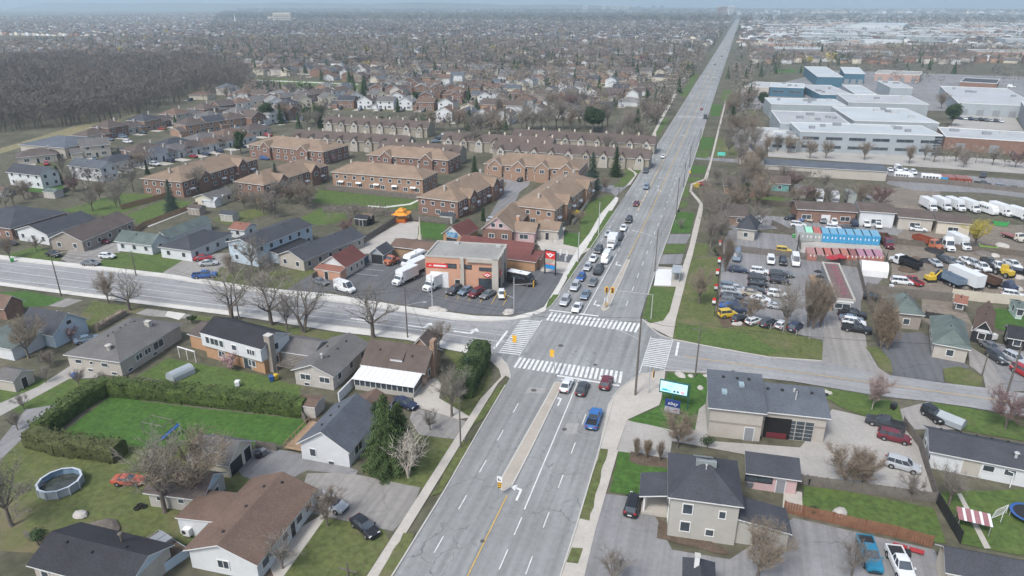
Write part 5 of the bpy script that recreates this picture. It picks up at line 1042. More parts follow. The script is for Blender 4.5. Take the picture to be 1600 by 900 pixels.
def emblem(par, x, y, z, ang, s):
    "red diamond with a white winged diamond and a ringed centre"
    e = link('emblem', None, par, (x, y, z), ang) if False else None
    a = MB(); P = [(-2.2, 0), (-1.2, .35), (0, 1.15), (1.2, .35), (2.2, 0), (1.2, -.35), (0, -1.15), (-1.2, -.35)]
    a.loft([[(p[0] * s, -.02, p[1] * s) for p in P], [(p[0] * s, -.22, p[1] * s) for p in P]]); o = a.obj('logo_board', M_red, par, (x, y, z), ang)
    c = MB(); P = [(-1.7, .12), (-.7, .2), (0, .72), (.7, .2), (1.7, .12), (.8, -.25), (0, -.75), (-.8, -.25)]
    c.loft([[(p[0] * s, -.22, p[1] * s) for p in P], [(p[0] * s, -.25, p[1] * s) for p in P]]); c.obj('logo_wing', M_white, o)
    c = MB(); c.tube((0, -.25, 0), (0, -.27, 0), .3 * s, .3 * s, 12); c.obj('logo_disc', M_red, o)
emblem(h.e, SL * .86, -.3, hs_ * .54, 0, .58); emblem(h.e, SL + .3, SW * .14, hs_ * .54, pi / 2, .5)
for k, (u, v) in enumerate(((SL * .3, SW * .9), (SL * .9, SW * .85))): b = MB(); b.box(u - .6, u + .6, v - .4, v + .4, hs_, hs_ + .6); b.obj('roof_unit', M_steel, h.e)
# pylon sign by the shop drive
def sign_px(bx, by, ty, w, name, label, rz=0, cat='sign'):
    p = G(bx, by); hh = HT(bx, by, ty); return empty(name, (p.x, p.y, .1), rz, label, cat), hh
p0, p1 = G(851.5, 428), G(867.5, 431); ph = HT(851.5, 428, 390); pw = (p1 - p0).length; pa = atan2(p1.y - p0.y, p1.x - p0.x)
o = empty('pylon_sign', (p0.x, p0.y, 0), pa, 'tall red, white and blue pylon sign beside the repair shop driveway', 'sign'); b = MB()
b.box(-.15, .1, -.15, .15, 0, ph); b.box(pw - .1, pw + .15, -.15, .15, 0, ph); b.box(-.15, pw + .15, -.16, .16, ph - .15, ph); b.obj('frame', M_dark, o)
for z0, z1, m in ((.66, .985, M_red), (.485, .655, W_cream), (.42, .46, mat('sign_pink', (.55, .2, .17))), (.25, .415, mat('sign_blue', (.03, .22, .5), .5))): b = MB(); b.box(.1, pw - .1, -.12, .12, ph * z0, ph * z1); q = b.obj('panel', m, o)
b = MB(); s = pw * .26; zc = ph * .82
P = [(-1.6, .5), (-.7, .35), (0, .75), (.7, .35), (1.6, .5), (.8, -.2), (0, -.9), (-.8, -.2)]; b.loft([[(pw / 2 + x * s, -.12, zc + z * s) for x, z in P], [(pw / 2 + x * s, -.15, zc + z * s) for x, z in P]]); b.obj('white_wing_logo', M_white, o); b = MB(); b.tube((pw / 2, -.15, zc), (pw / 2, -.17, zc), .28 * s, .28 * s, 12); b.obj('logo_ring', M_red, o)
b = MB(); [b.box(.3, pw - .35 - k * .2, -.14, -.12, ph * (.61 - .05 * k), ph * (.625 - .05 * k)) for k in range(3)]; b.obj('small_print', M_dark, o)
# restaurant behind the shop
h = house('restaurant', 'dark-red-roofed timber restaurant with covered porch behind the repair shop', 'restaurant', (713, 386), (828, 400), (849, 385), 3.2, 2.0, 'gable', 'x', W_tanb, R_red, ref='the red-roofed restaurant'); wins(h, 0, [h.L - 3, h.L - 7], .9, 1.6, 1.2); wins(h, 1, [h.W * .4], .9, 1.4, 1.2)
volume(h.e, h.L * .55, h.L + 2.5, -2.6, -.1, 0, 2.5, .7, 'shed', 'y1', W_orb, R_red, .35, wname='porch_wall', rname='porch_roof'); volume(h.e, h.L + .1, h.L + 3, 0, h.W * .8, 0, 2.6, .9, 'gable', 'x', W_tanb, R_red, .3, wname='side_wing_wall', rname='side_wing_roof')
h = house('long_shed', 'long low brown-roofed shed between the gravel lot and the shop', 'shed', (608, 385), (678, 393), (692, 379), 2.8, .9, 'gable', 'x', M_cedar, R_brown, ref='the long low brown shed')
p = G(657, 379); b = MB(); b.tube((0, 0, 2), (0, 0, 7.5), .35, .05, 8); b.tube((0, 0, 0), (0, 0, 2.2), .7, .5, 8); tag(b.obj('stone_spire', W_cream, None, (p.x, p.y, .1)), 'pale pointed garden spire behind the long brown shed', 'monument')
h = house('gable_house', 'pink and brick gabled house with tan roof beside the dark-red restaurant', 'house', (751, 357), (802, 361), (826, 334), 3.6, 3.4, 'gable', 'y', W_brick, R_tan, ref='the pink-gabled tan house', gable=W_pink)
wins(h, 0, [h.L * .3, h.L * .75], 1.0, 1.5, 1.2); wins(h, 0, [h.L * .36, h.L * .62], 4.2, 1.1, 1.1); volume(h.e, h.L + .05, h.L + 6, 1.5, 9, 0, 3.0, 1.7, 'gable', 'x', W_pink, R_tan, .4, wname='side_wing_wall', rname='side_wing_roof'); opening(h.e, h.L + 3, 1.5, 0, .9, 2.4, 1.3); volume(h.e, h.L + 6.1, h.L + 12, 5, 13, 0, 2.9, 1.4, 'gable', 'x', W_beige, R_tan, .4, wname='garage_wall', rname='garage_roof'); opening(h.e, h.L + 9, 5, 0, 0, 1, 2.1, 'door', dm=M_dark); chimney(h, h.L * .95, h.W * .5, .9, .9, 1.2, W_shop)
h = house('gable_house', 'small red-roofed building with a blue painted mural on its white gable', 'house', (689, 364), (722, 370), (746, 356), 2.9, 2.3, 'gable', 'y', W_orb, R_red, ref='the small building with the mural', gable=W_white)
b = MB(); b.box(h.L * .2, h.L * .8, -.06, -.01, 2.0, 3.6); b.obj('mural', mat('mural_blue', (.04, .2, .5), .7, .5, 1.6, alt=(.3, .5, .6)), h.e); opening(h.e, h.L * .45, 0, 0, 0, 3.2, 1.6, 'window', fm=M_dark)
p = G(628, 346); o = empty('pagoda', (p.x, p.y, .1), radians(8), 'orange garden pagoda with upturned roof at the gravel lot', 'pagoda'); o.scale = (.75,) * 3; b = MB()
for x, y in ((-2, -2), (2, -2), (2, 2), (-2, 2)): b.tube((x, y, 0), (x, y, 3), .16)
b.box(-2.4, 2.4, -2.4, 2.4, 0, .5); b.obj('base', mat('pagoda_red', (.42, .09, .03), .7), o); OR = mat('pagoda_orange', (.62, .25, .03), .6)
for z, s, hh, nm in ((3, 3.4, 1.3, 'lower_roof'), (4.3, 1.8, 1.2, 'upper_roof')):
    b = MB(); n = 4; e = [(s, s), (-s, s), (-s, -s), (s, -s)]; i = [(q[0] * .35, q[1] * .35) for q in e]; mid = [((e[k][0] + e[(k + 1) % 4][0]) / 2 * .92, (e[k][1] + e[(k + 1) % 4][1]) / 2 * .92) for k in range(4)]
    for k in range(4): a, c = e[k], e[(k + 1) % 4]; b.poly([(*a, z + .5), (*mid[k], z), (*i[k], z + hh)]); b.poly([(*mid[k], z), (*i[(k + 1) % 4], z + hh), (*i[k], z + hh)]); b.poly([(*mid[k], z), (*c, z + .5), (*i[(k + 1) % 4], z + hh)])
    b.box(-s * .36, s * .36, -s * .36, s * .36, z + hh - .05, z + hh + .1); b.obj(nm, OR, o)
b = MB(); b.box(-1.5, 1.5, -1.5, 1.5, .5, 1.4); b.obj('railing', OR, o)
h = house('office_house', 'small house with red roof, red porch and white roadside sign', 'house', (498, 412), (540, 418), (566, 398), 2.9, 2.3, 'gable', 'y', W_cream, R_red, ref='the small red-porched house', gable=W_white)
volume(h.e, -.2, h.L + .2, -2.6, -.05, 0, 2.3, .5, 'shed', 'y1', W_shop, R_rust, .2, wname='porch_wall', rname='porch_roof'); wins(h, 1, [h.W * f for f in (.3, .6, .85)], .9, .8, 1.1); opening(h.e, h.L * .45, -2.6, 0, 0, 1, 2, 'door', dm=M_dark)
p = G(517, 431); o = empty('ground_sign', (p.x, p.y, .1), radians(-8), 'low white roadside sign in front of the red-porched house', 'sign'); b = MB(); b.box(-2.1, 2.1, -.08, .08, .3, 1.3); b.obj('panel', M_white, o); b = MB(); [b.box(-1.6 + .65 * k, -1.2 + .65 * k, -.1, -.08, .7, .95) for k in range(5)]; b.obj('dark_print', M_plas, o); b = MB(); [b.tube((x, 0, 0), (x, 0, .3), .08) for x in (-1.8, 1.8)]; b.obj('posts', M_dark, o)
h = house('garage', 'small grey garage with dark roof and black roller door in the lot', 'garage', (575, 395), (599, 398), (616, 387), 2.9, 1.4, 'gable', 'y', W_metal, R_char, ref='the small grey garage'); opening(h.e, h.L / 2, 0, 0, 0, 3.2, 2.5, 'garage_door', dm=M_dark); wins(h, 1, [h.W * .7], 1.2, .8, .8)
fence([(541, 432), (576, 408)], 1.8, 'blue-grey board fence beside the red-porched house', m=mat('blue_grey_board', (.10, .14, .2), .8, .1))
fence([(489, 440), (520, 415), (560, 386), (618, 348)], 1.9, 'long grey board fence beside the gravel lot'); fence([(640, 344), (702, 350)], 1.8, 'grey fence behind the bright restaurant lawn'); fence([(510, 297), (655, 313)], 2.0, 'grey privacy fence behind the central townhouse block'); fence([(505, 332), (570, 330), (618, 340)], 1.8, 'grey board fence across the green strip')
def dh(name, label, A, B, C, ev, ri, kind, ridge, wm, rm, ref, gable=None, st=3.4, dbl=False, cat='house', **k):
    h = house(name, label, cat, A, B, C, ev, ri, kind, ridge, wm, rm, ref=ref, gable=gable, **k); autowin(h, 1.0, st)
    if dbl: autowin(h, 3.7, st)
    vents(h, [(h.L * .45, h.W * .35), (h.L * .55, h.W * .7)]); return h
dh('bungalow', 'long charcoal-roofed bungalow with front gable porch beside the board fence', (431, 398), (474, 408), (543, 363), 3.0, 1.8, 'gable', 'y', W_beige, R_char, 'the long charcoal-roofed bungalow')
h = dh('two_storey_house', 'two-storey pale-blue house with dark roof and a low dark porch roof', (352, 378), (400, 387), (468, 348), 5.4, 1.4, 'gable', 'y', W_lblue, R_char, 'the two-storey pale-blue house', dbl=True); volume(h.e, h.L + .05, h.L + 3, h.W * .2, h.W * .75, 0, 2.6, .5, 'shed', 'x0', W_lblue, R_black, .3, wname='porch_wall', rname='porch_roof')
dh('bungalow', 'white bungalow with brick front under a grey hipped roof', (246, 386), (298, 393), (353, 363), 3.0, 1.9, 'hip', 'y', W_white, R_char, 'the white bungalow with brick front')
h = dh('bungalow', 'white cottage with mottled green-grey roof and long rear wing', (177, 376), (236, 383), 7, 3.0, 1.9, 'gable', 'x', W_white, R_green, 'the mottled green-grey cottage'); volume(h.e, h.L * .65, h.L * 1.0, h.W + .05, h.W + 17, 0, 2.9, 1.5, 'gable', 'y', W_white, R_green, .35, wname='rear_wing_wall', rname='rear_wing_roof')
dh('garage', 'small white garage with a red roof behind the pale-blue house', (356, 357), (382, 360), (399, 350), 2.7, 1.1, 'gable', 'x', W_white, R_rust, 'the small red-roofed garage', st=4, cat='garage')
h = dh('bungalow', 'taupe bungalow with brown roof, stone front and side gable', (74, 373), (128, 377), (206, 343), 3.2, 2.2, 'gable', 'y', W_taupe, R_dbrown, 'the taupe brown-roofed bungalow')
dh('bungalow', 'grey-roofed house with white porch posts next to the taupe bungalow', (22, 359), (73, 367), (137, 340), 3.2, 1.8, 'gable', 'y', W_white, R_char, 'the white-porched grey house')
dh('brick_house', 'large brick house with broad dark hipped roof at the photo edge', (-70, 346), (16, 358), (95, 330), 3.4, 2.6, 'hip', 'x', W_brick, R_char, 'the broad dark-roofed brick house')
dh('two_storey_house', 'white two-storey house with steep grey gables in the left yard row', (8, 268), (62, 274), 8, 5.2, 2.2, 'gable', 'x', W_white, R_char, 'the steep-gabled white house', dbl=True)
dh('two_storey_house', 'white and brick two-storey house with slate roof', (104, 258), (156, 264), 8, 5.2, 2.0, 'gable', 'x', W_white, R_slate, 'the white and brick two-storey house', dbl=True)
dh('brick_house', 'wide pale-brick house with dark blue-grey hipped roof by the dry field', (28, 226), (100, 232), (128, 215), 4.6, 2.8, 'hip', 'x', W_beige, R_slate, 'the wide pale-brick house')
dh('garden_shed', 'beige double shed with brown-grey roof beside the blue spruce', (301, 308), (330, 312), (352, 298), 2.8, 1.3, 'gable', 'y', W_cream, R_grey, 'the beige double shed', st=4, cat='shed')
for x, y, w_, rm, wm, lb in ((333, 322, 4.5, R_wflat, W_white, 'small white metal shed beside the beige double shed'), (345, 318, 3, R_wflat, W_cream, 'narrow cream lean-to shed behind the metal shed'), (309, 334, 4.5, R_dbrown, W_taupe, 'dark little garden shed at the fence end'), (5, 305, 6, R_brown, W_white, 'white shed with brown roof at the photo edge'), (85, 308, 5, R_green, W_pale, 'low grey shed at the corner of the bright lawn'), (360, 344, 4.5, R_char, W_grey, 'small dark-roofed shed behind the red-roofed garage'), (568, 351, 4, R_black, M_dark, 'dark garden shed in the yard beside the board fence'), (576, 349, 3, R_brown, M_dark, 'little brown shed with red door near the pagoda'), (700, 347, 4, R_char, W_grey, 'grey shed between the mural building and the pink-gabled house')):
    p = G(x, y); o = empty('garden_shed', (p.x, p.y, 0), 0, lb, 'shed'); volume(o, -w_ / 2, w_ / 2, -w_ * .35, w_ * .35, 0, 2.2, .8, 'gable', 'x', wm, rm, .2); opening(o, 0, -w_ * .35, 0, 0, 1.1, 1.9, 'door', dm=wm); REFS.append((p.x, p.y, 'the ' + lb.split(' beside')[0].split(' at ')[0].split(' behind')[0].split(' in ')[0].split(' with')[0].split(' near')[0].split(' between')[0]))
# townhouse blocks with tan roofs
def townhouse(label, A, B, C, ref, side, ridge, rise=3.0, gables=2, awn=True, wm=W_brick, rm=R_tan, eave=5.6, gdepth=1.2):
    h = house('townhouse_block', label, 'townhouses', A, B, C, eave, rise, 'hip', ridge, wm, rm, ref=ref, group='tan-roofed townhouse blocks')
    autowin(h, .9, 4.2, 1.5, 1.3); autowin(h, 3.6, 3.4, 1.1, 1.1)
    ln = h.L if side in (0, 2) else h.W; n = max(2, int(ln / 7))
    for k in range(n):
        u = ln * (k + .5) / n
        p, an = {0: ((u, 0), 0), 1: ((h.L, u), pi / 2), 3: ((0, ln - u), -pi / 2)}[side]
        if awn: b = MB(); b.loft([[(x, y, z) for x, y, z in ((x, 0, 2.7), (x, -.5, 2.65), (x, -.95, 2.3), (x, -.9, 2.25), (x, 0, 2.5))] for x in (-1.1, 1.1)]); b.obj('awning', M_white, h.e, (p[0], p[1], 0), an)
    for k in range(gables):
        u = ln * (k + .5) / gables; g_ = MB(); w2 = 2.6; e_ = eave - .1; q = {0: (u, 0, 0), 1: (h.L, u, pi / 2), 3: (0, ln - u, -pi / 2)}[side]
        ob = link('cross_gable', None, h.e, (q[0], q[1], 0), q[2]); ob.name = 'cross_gable'; D.objects.remove(ob)
        g_.poly([(-w2, -gdepth, 0), (w2, -gdepth, 0), (w2, -gdepth, e_), (0, -gdepth, e_ + 2.2), (-w2, -gdepth, e_)], 0); g_.poly([(w2, -gdepth, 0), (w2, .1, 0), (w2, .1, e_), (w2, -gdepth, e_)], 0); g_.poly([(-w2, .1, 0), (-w2, -gdepth, 0), (-w2, -gdepth, e_), (-w2, .1, e_)], 0)
        for s in (1, -1): P_ = [(s * (w2 + .35), -gdepth - .3, e_ - .25), (s * (w2 + .35), .3, e_ - .25), (0, 4.2, e_ + 2.35), (0, -gdepth - .3, e_ + 2.35)]; g_.poly(P_[::s], 1); g_.poly([P_[0], P_[3], (0, -gdepth - .3, e_ + 2.1), (s * (w2 + .35), -gdepth - .3, e_ - .45)], 2)
        g_.obj('gable_bay', [wm, rm, M_trim], h.e, (q[0], q[1], 0), q[2])
        a_, c_ = win_mesh(1.6, 1.3, M_trim, 'window'); r_ = Vector((sin(q[2]), -cos(q[2]), 0)) * (gdepth + .02); w_ = link('window', a_, h.e, (q[0] + r_.x, q[1] + r_.y, 3.6), q[2]); link('pane', c_, w_)
    n = max(2, int(max(h.L, h.W) / 8))
    for k in range(n):
        f = (k + .5) / n; u, v = (h.L * f, h.W * .52) if h.L > h.W else (h.L * .52, h.W * f); z = eave + rise * .9; b = MB(); b.box(u - .35, u + .35, v - .35, v + .35, z - 1, z + .8); b.obj('roof_flue', W_beige, h.e)
    return h
townhouse('tan-roofed block running up beside the leafless maple, leftmost of the townhouses', (218, 279), (284, 285), (392, 247), 'the leftmost tan townhouse block', 1, 'y')
townhouse('tan-roofed brick block with white awnings behind the small spruce', (364, 284), (412, 290), (506, 257), 'the tan block with white awnings', 1, 'y')
townhouse('tan-roofed block with white arched windows, furthest to the left of the back pair', (386, 226), (505, 238), (551, 227), 'the arched-window tan block', 0, 'x', awn=False)
townhouse('tan-roofed block facing the green strip, with a row of white awnings', (516, 269), (661, 281), (680, 268), 'the central tan townhouse block', 0, 'x', gables=0, wm=W_tanb)
townhouse('tan-roofed red-brick block with twin front gables behind the central block', (571, 242), (701, 251), (720, 241), 'the twin-gabled tan block', 0, 'x', awn=False)
townhouse('tan-roofed brick block beside the visitor driveway, above the pagoda', (650, 308), (716, 316), (766, 276), 'the tan block above the pagoda', 1, 'y')
townhouse('tan-roofed block with pointed gables and garages, beyond the driveway', (755, 256), (906, 266), (923, 251), 'the tan block with garages', 0, 'x', awn=False, wm=W_tanb, gables=4)
townhouse('tan-roofed block standing along the main road, behind the dark fir', (797, 321), (868, 329), (911, 278), 'the roadside tan townhouse block', 1, 'y', wm=W_tanb)
# brown townhouse rows
def brownrow(label, x0, y0, n, ref, w_=7.4, d=10, gv=True, hdg=0.):
    p = G(x0, y0, 5); o = empty('townhouse_row', (p.x, p.y, 0), radians(hdg), label, 'townhouses', 'brown-roofed townhouse rows'); Lr = n * w_
    volume(o, 0, Lr, 0, d, 0, 4.6, 2.8, 'gable', 'x', W_row, R_mauve, .4)
    for k in range(n):
        b = MB(); c = (k + .5) * w_; w2 = 1.7; e_ = 4.4; b.poly([(c - w2, -1, 0), (c + w2, -1, 0), (c + w2, -1, e_), (c, -1, e_ + 1.9), (c - w2, -1, e_)]); b.poly([(c + w2, -1, 0), (c + w2, 0, 0), (c + w2, 0, e_), (c + w2, -1, e_)]); b.poly([(c - w2, 0, 0), (c - w2, -1, 0), (c - w2, -1, e_), (c - w2, 0, e_)])
        for s in (1, -1): b.poly([(c + s * (w2 + .3), -1.3, e_ - .2), (c + s * (w2 + .3), .5, e_ - .2), (c, 3.6, e_ + 2.05), (c, -1.3, e_ + 2.05)][::s], 1)
        b.obj('gable_bay', [W_row if k % 2 else W_beige, R_mauve], o)
        a_, c_ = win_mesh(1.4, 1.2, M_trim, 'window'); w1 = link('window', a_, o, (c, -1.02, 3.4)); link('pane', c_, w1); opening(o, c - 1, -1.02, 0, 0, 2.4, 2.1, 'garage_door', dm=W_beige)
        b = MB(); b.box(c + 2.8, c + 3.5, d / 2 - .3, d / 2 + .3, 7, 8.6); b.obj('chimney', W_cream, o)
    for k in range(0, n, 2): q = o.matrix_basis @ Vector(((k + 1) * w_, d / 2, 0)); REFS.append((q.x, q.y, ref)); OBST.append((q.x, q.y, 8))
brownrow('brown-roofed row with cream gables behind the arched-window tan block, nearer row', 455, 213, 8, 'the nearer brown townhouse row'); brownrow('brown-roofed row with cream gables, longest row beneath the brick semis', 505, 191, 8, 'the longest brown townhouse row')
brownrow('brown-roofed row behind the twin-gabled tan block', 690, 217, 7, 'the middle brown townhouse row'); brownrow('brown-roofed row nearest the main road, below the dark evergreen', 800, 212, 9, 'the brown row nearest the main road'); brownrow('second brown-roofed row back, just beyond the tan block with garages', 770, 232, 9, 'the second brown row by the main road'); brownrow('brown-roofed row tucked between the parking bays and the middle row', 590, 232, 5, 'the brown row by the parking bays')
# vehicles on this side
carpx('sedan', 84, 398, 95, 'black', 'in the driveway of the taupe bungalow'); carpx('hatch', 168, 401, 80, 'white', 'parked beside the mottled green-grey cottage'); carpx('sedan', 142, 412, 80, 'grey', 'behind the white hatchback near the cross street'); carpx('sedan', 158, 378, 75, 'maroon', 'beside the taupe bungalow wall'); carpx('sedan', 13, 381, 70, 'navy', 'at the photo edge in front of the brick house')
carpx('pickup', 320, 431, 60, 'blue', 'parked by the cross street verge'); carpx('sedan', 326, 412, 60, 'silver', 'in the driveway behind the blue pickup'); carpx('sedan', 318, 404, 55, 'red', 'in the driveway beside the brick-fronted bungalow'); carpx('sedan', 501, 441, 110, 'grey', 'half sunk in brush beside the white van')
carpx('van', 539, 452, 108, 'white', 'parked alone by the cross street')
truck('box', 683, 446, 197, 'white', 'white box truck with rooftop reefer backed against the repair shop door', L=8.5); truck('box', 633, 438, 195, 'white', 'white delivery truck at the lot entrance, front of the line of three', L=7.5, group='white trucks in line'); truck('box', 650, 424, 195, 'white', 'middle white delivery truck in the line of three', L=7.5, group='white trucks in line'); truck('bus', 646, 410, 195, 'white', 'white camper bus at the back of the line of three', L=7.5, group='white trucks in line')
truck('bus', 815, 441, 102, 'black', 'black and white shuttle bus beside the repair shop', L=7); truck('flatbed', 613, 410, 200, 'orange', 'small orange utility truck beside the grey garage', L=4.5, box='rust')
for x, y, kd, c, wh in ((710, 455, 'suv', 'dark', 'first in the bays before the repair shop'), (727, 456, 'hatch', 'steel_blue', 'second in the bays before the repair shop'), (744, 459, 'suv', 'maroon', 'in the middle bay before the repair shop'), (762, 461, 'sedan', 'grey', 'in the bay beneath the red logo'), (784, 461, 'hatch', 'white', 'with red bumper by the shop corner')): carpx(kd, x, y, 196 if x < 780 else 160, c, wh, group='cars in the repair shop bays')
# trees this side
for key, x, y, hh, lb in (('spruce', 270, 332, 11, 'blue spruce standing in the green yard'), ('spruce', 434, 302, 11, 'dark spruce in front of the tan block with awnings'), ('fir', 742, 278, 9, 'dark fir beside the visitor driveway'), ('fir', 728, 330, 8, 'dark evergreen at the end of the tan block above the pagoda'), ('cone', 849, 349, 6.5, 'pointed green conifer before the roadside tan block'), ('spruce', 925, 297, 14, 'tall dark fir at the townhouse entrance beside the main road'), ('fir', 962, 276, 12, 'tall fir behind the townhouse entrance walk'), ('slim', 755, 345, 4.5, 'slim dark cedar by the visitor driveway end'), ('slim', 676, 291, 5, 'slim cedar at the end of the central tan block'), ('dome', 377, 240, 11, 'large solid green cedar left of the arched-window block'), ('cone', 93, 287, 7, 'small blue-green conifer beside the steep-gabled house'), ('cone', 231, 272, 4, 'tiny conifer between the white houses and the tan block'),
    ('maple', 188, 322, 11, 'spreading leafless tree between the green yards'), ('maple2', 145, 330, 8, 'grey leafless tree left of the blue spruce'), ('redbud', 115, 300, 6, 'reddish small tree beside the slate-roofed house'), ('maple', 310, 302, 11, 'leafless maple before the leftmost tan block'), ('olive', 412, 335, 8.5, 'olive-grey tree between the yards, nearer of two'), ('olive', 478, 325, 10, 'olive-grey leafless tree beside the green strip'), ('redbud', 546, 372, 6.5, 'mauve leafless tree behind the long charcoal-roofed bungalow'), ('round', 360, 428, 6, 'mauve leafless tree at the edge of the north verge'), ('maple2', 382, 408, 7, 'tangled leafless tree before the two-storey pale-blue house'), ('maple', 395, 425, 10, 'low bushy leafless tree on the north verge'), ('maple2', 420, 440, 8, 'bushy leafless tree in front of the charcoal-roofed bungalow'), ('round', 16, 405, 7, 'leafless tree at the photo edge on the north verge'), ('small', 57, 392, 5, 'thin bare tree in front of the white-porched house'), ('olive', 905, 350, 5, 'brown shrub on the boulevard slope'), ('redbud', 890, 315, 4, 'small bare shrub beside the backyard fences'), ('small', 737, 335, 4, 'small bare tree by the pink-gabled house'), ('round', 945, 300, 6, 'leafless tree beside the townhouse entrance'), ('round', 1000, 250, 7, 'leafless tree on the boulevard beyond the entrance'), ('pinkb', 520, 255, 4, 'small pinkish tree near the arched-window block')): tree_px(key, x, y, hh, lb)
p = G(900, 338); b = MB(); RT.seed(4); leafy(b, 0, 0, 0, 2.2, 1.4, 1.4, 420, .13); tag(b.obj('forsythia_bush', mat('forsythia_yellow', (.62, .47, .04)), None, (p.x, p.y, .1)), 'bright yellow forsythia bush beside the backyard fences', 'bush')
fence([(908, 292), (888, 352), (870, 360)], 1.8, 'grey backyard fence along the roadside tan block'); fence([(919, 318), (895, 352)], 1.5, 'pale low wall on the slope beside the main road', m=M_conc); fence([(110, 297), (80, 310), (18, 303)], 1.6, 'grey board fence behind the bright left lawn'); fence([(310, 323), (225, 355), (212, 365)], 1.7, 'tan new board fence along the blue spruce yard', m=M_cedar); fence([(308, 292), (250, 312), (190, 328)], 1.8, 'brown board fence crossing the green yards', m=M_cedar)
p = G(873, 390); b = MB(); [b.tube((k * 1.6, k * .1, 0), (k * 1.6, k * .1, 2.4), .06, .03) for k in range(3)]; 
for k, (x, y) in enumerate(((874, 404), (884, 406), (882, 414), (871, 382), (862, 386))):
    p = G(x, y); o = empty('feather_flag', (p.x, p.y, .1), radians(20 * k), f'{ordn(k)} small white feather flag beside the pylon sign', 'flag', 'white feather flags'); b = MB(); b.tube((0, 0, 0), (0, 0, 2.6), .03); b.obj('staff', M_steel, o); b = MB(); b.prism([(0, -.02), (.45, -.02), (.45, .02), (0, .02)], .9, 2.5); b.obj('flag_cloth', M_white, o)
# ------------------------------------------------------------------ east side, near
h = house('garage', 'stucco service garage with slate-blue roof, one bay open, beside the corner lawn', 'garage', (1104, 641), (1187, 653), (1190, 594), 4.6, 1.2, 'shed', 'y1', W_beige, R_slate, ref='the stucco service garage') if False else None
a = G(1106, 642, 4.6); bq = G(1301, 665, 4.4); an = atan2(bq.y - a.y, bq.x - a.x); LT = (bq - a).length
dp = (G(1110, 588, 6.0) - G(1106, 642, 4.6)).length
o = empty('service_garage', (a.x + .4, a.y + .3, 0), an, 'stucco service garage with slate-blue roofs, one bay door open, by the corner lawn', 'garage'); REFS.append((a.x + 8, a.y + 4, 'the stucco service garage')); OBST.append((a.x + 5, a.y + 5, 8)); OBST.append((a.x + 14, a.y + 4, 7))
h = H(); h.e = o; X1 = LT * .43
def lean(x0, x1, y0, y1, hf, hb, wn, rn, wm=W_beige, rm=R_slate):
    b = MB(); b.box(x0, x1, y0, y1, 0, hf); b.poly([(x1, y0, hf), (x1, y1, hf), (x1, y1, hb)]); b.poly([(x0, y0, hf), (x0, y1, hb), (x0, y1, hf)]); b.poly([(x1, y1, hf), (x0, y1, hf), (x0, y1, hb), (x1, y1, hb)]); b.obj(wn, wm, o)
    r = MB(); c = .45; sl = (hb - hf) / (y1 - y0); P = [(x0 - c, y0 - c, hf - sl * c), (x1 + c, y0 - c, hf - sl * c), (x1 + c, y1 + c, hb + sl * c), (x0 - c, y1 + c, hb + sl * c)]; Q = [(p[0], p[1], p[2] + .18) for p in P]; r.poly(Q); r.poly(P[::-1], 1)
    for k in range(4): r.poly([P[k], P[(k + 1) % 4], Q[(k + 1) % 4], Q[k]], 1)
    r.obj(rn, [rm, M_trim], o); return lambda u, v: hf + sl * (v - y0) + .18
z1 = lean(0, X1, 0, dp - .6, 5.2, 6.9, 'wall', 'roof'); z2 = lean(X1 + .1, LT - .8, 1.6, dp - 1.3, 4.6, 5.9, 'wall', 'roof')
b = MB(); b.box(-.02, X1 + .02, -.03, 0, 2.5, 2.85); b.box(X1 + .15, LT - .8, 1.57, 1.6, 2.5, 2.85); b.obj('stucco_band', W_taupe, o)
opening(o, X1 * .78, -.03, 0, 0, 1.3, 2.3, 'door', dm=W_mgrey); opening(o, X1 + 6.6, 1.57, 0, 0, 1.2, 2.2, 'door', dm=W_mgrey)
b = MB(); x0 = X1 + .6; b.box(x0, x0 + 3.9, 1.45, 1.55, 0, 3.6, 0); b.obj('open_bay_shade', mat('bay_shade_black', (.012, .012, .013), .9), o); b = MB(); b.box(x0 + .5, x0 + 3.4, 1.3, 1.43, .1, 1.0); b.obj('red_car_inside', paint('maroon'), o)  # near-black slab on the wall paints the shade inside the open bay
b = MB(); x0 = LT - 6.4; b.box(x0, x0 + 4.0, 1.5, 1.56, 0, 3.5, 1)
for i in range(5):
    for j in range(3): b.box(x0 + .12 + j * 1.3, x0 + 1.28 + j * 1.3, 1.46, 1.5, .12 + i * .68, .68 + i * .68, 0)
b.obj('glazed_bay_door', [M_glass, W_grey], o)
for u, v, zz in [(X1 * f, dp - 1.8, z1) for f in (.27, .55, .78)] + [(X1 + 1.2 + k * 2.2, dp - 2.4, z2) for k in range(5)]: z = zz(u, v); b = MB(); b.box(u - .22, u + .22, v - .18, v + .18, z - .1, z + .25); b.obj('roof_vent', M_dark, o)
for u, v in ((X1 * .62, dp - 3.2), (X1 * .27, 3.4)): z = z1(u, v); b = MB(); b.box(u - .4, u + .4, v - .6, v + .6, z - .1, z + .28, 0); b.obj('skylight', mat('skylight_glass', (.25, .33, .36), .25), o)
b = MB(); z = z2(X1 + 5.2, 4.5); b.tube((X1 + 5.2, 4.5, z - .2), (X1 + 5.2, 4.5, z + 1.5), .12, .12, 6); b.tube((X1 + 5.2, 6.3, z), (X1 + 5.2, 6.3, z + .9), .2, .2, 6); b.obj('vent_pipe', M_steel, o)
b = MB(); b.tube((X1 * .5, dp + 1, 0), (X1 * .5, dp + 1, 4.6), 2.2, 2.2, 6); b.tube((X1 * .5, dp + 1, 4.6), (X1 * .5, dp + 1, 6.8), 2.6, .05, 6, 1); b.obj('corner_turret', [W_beige, R_slate], o)
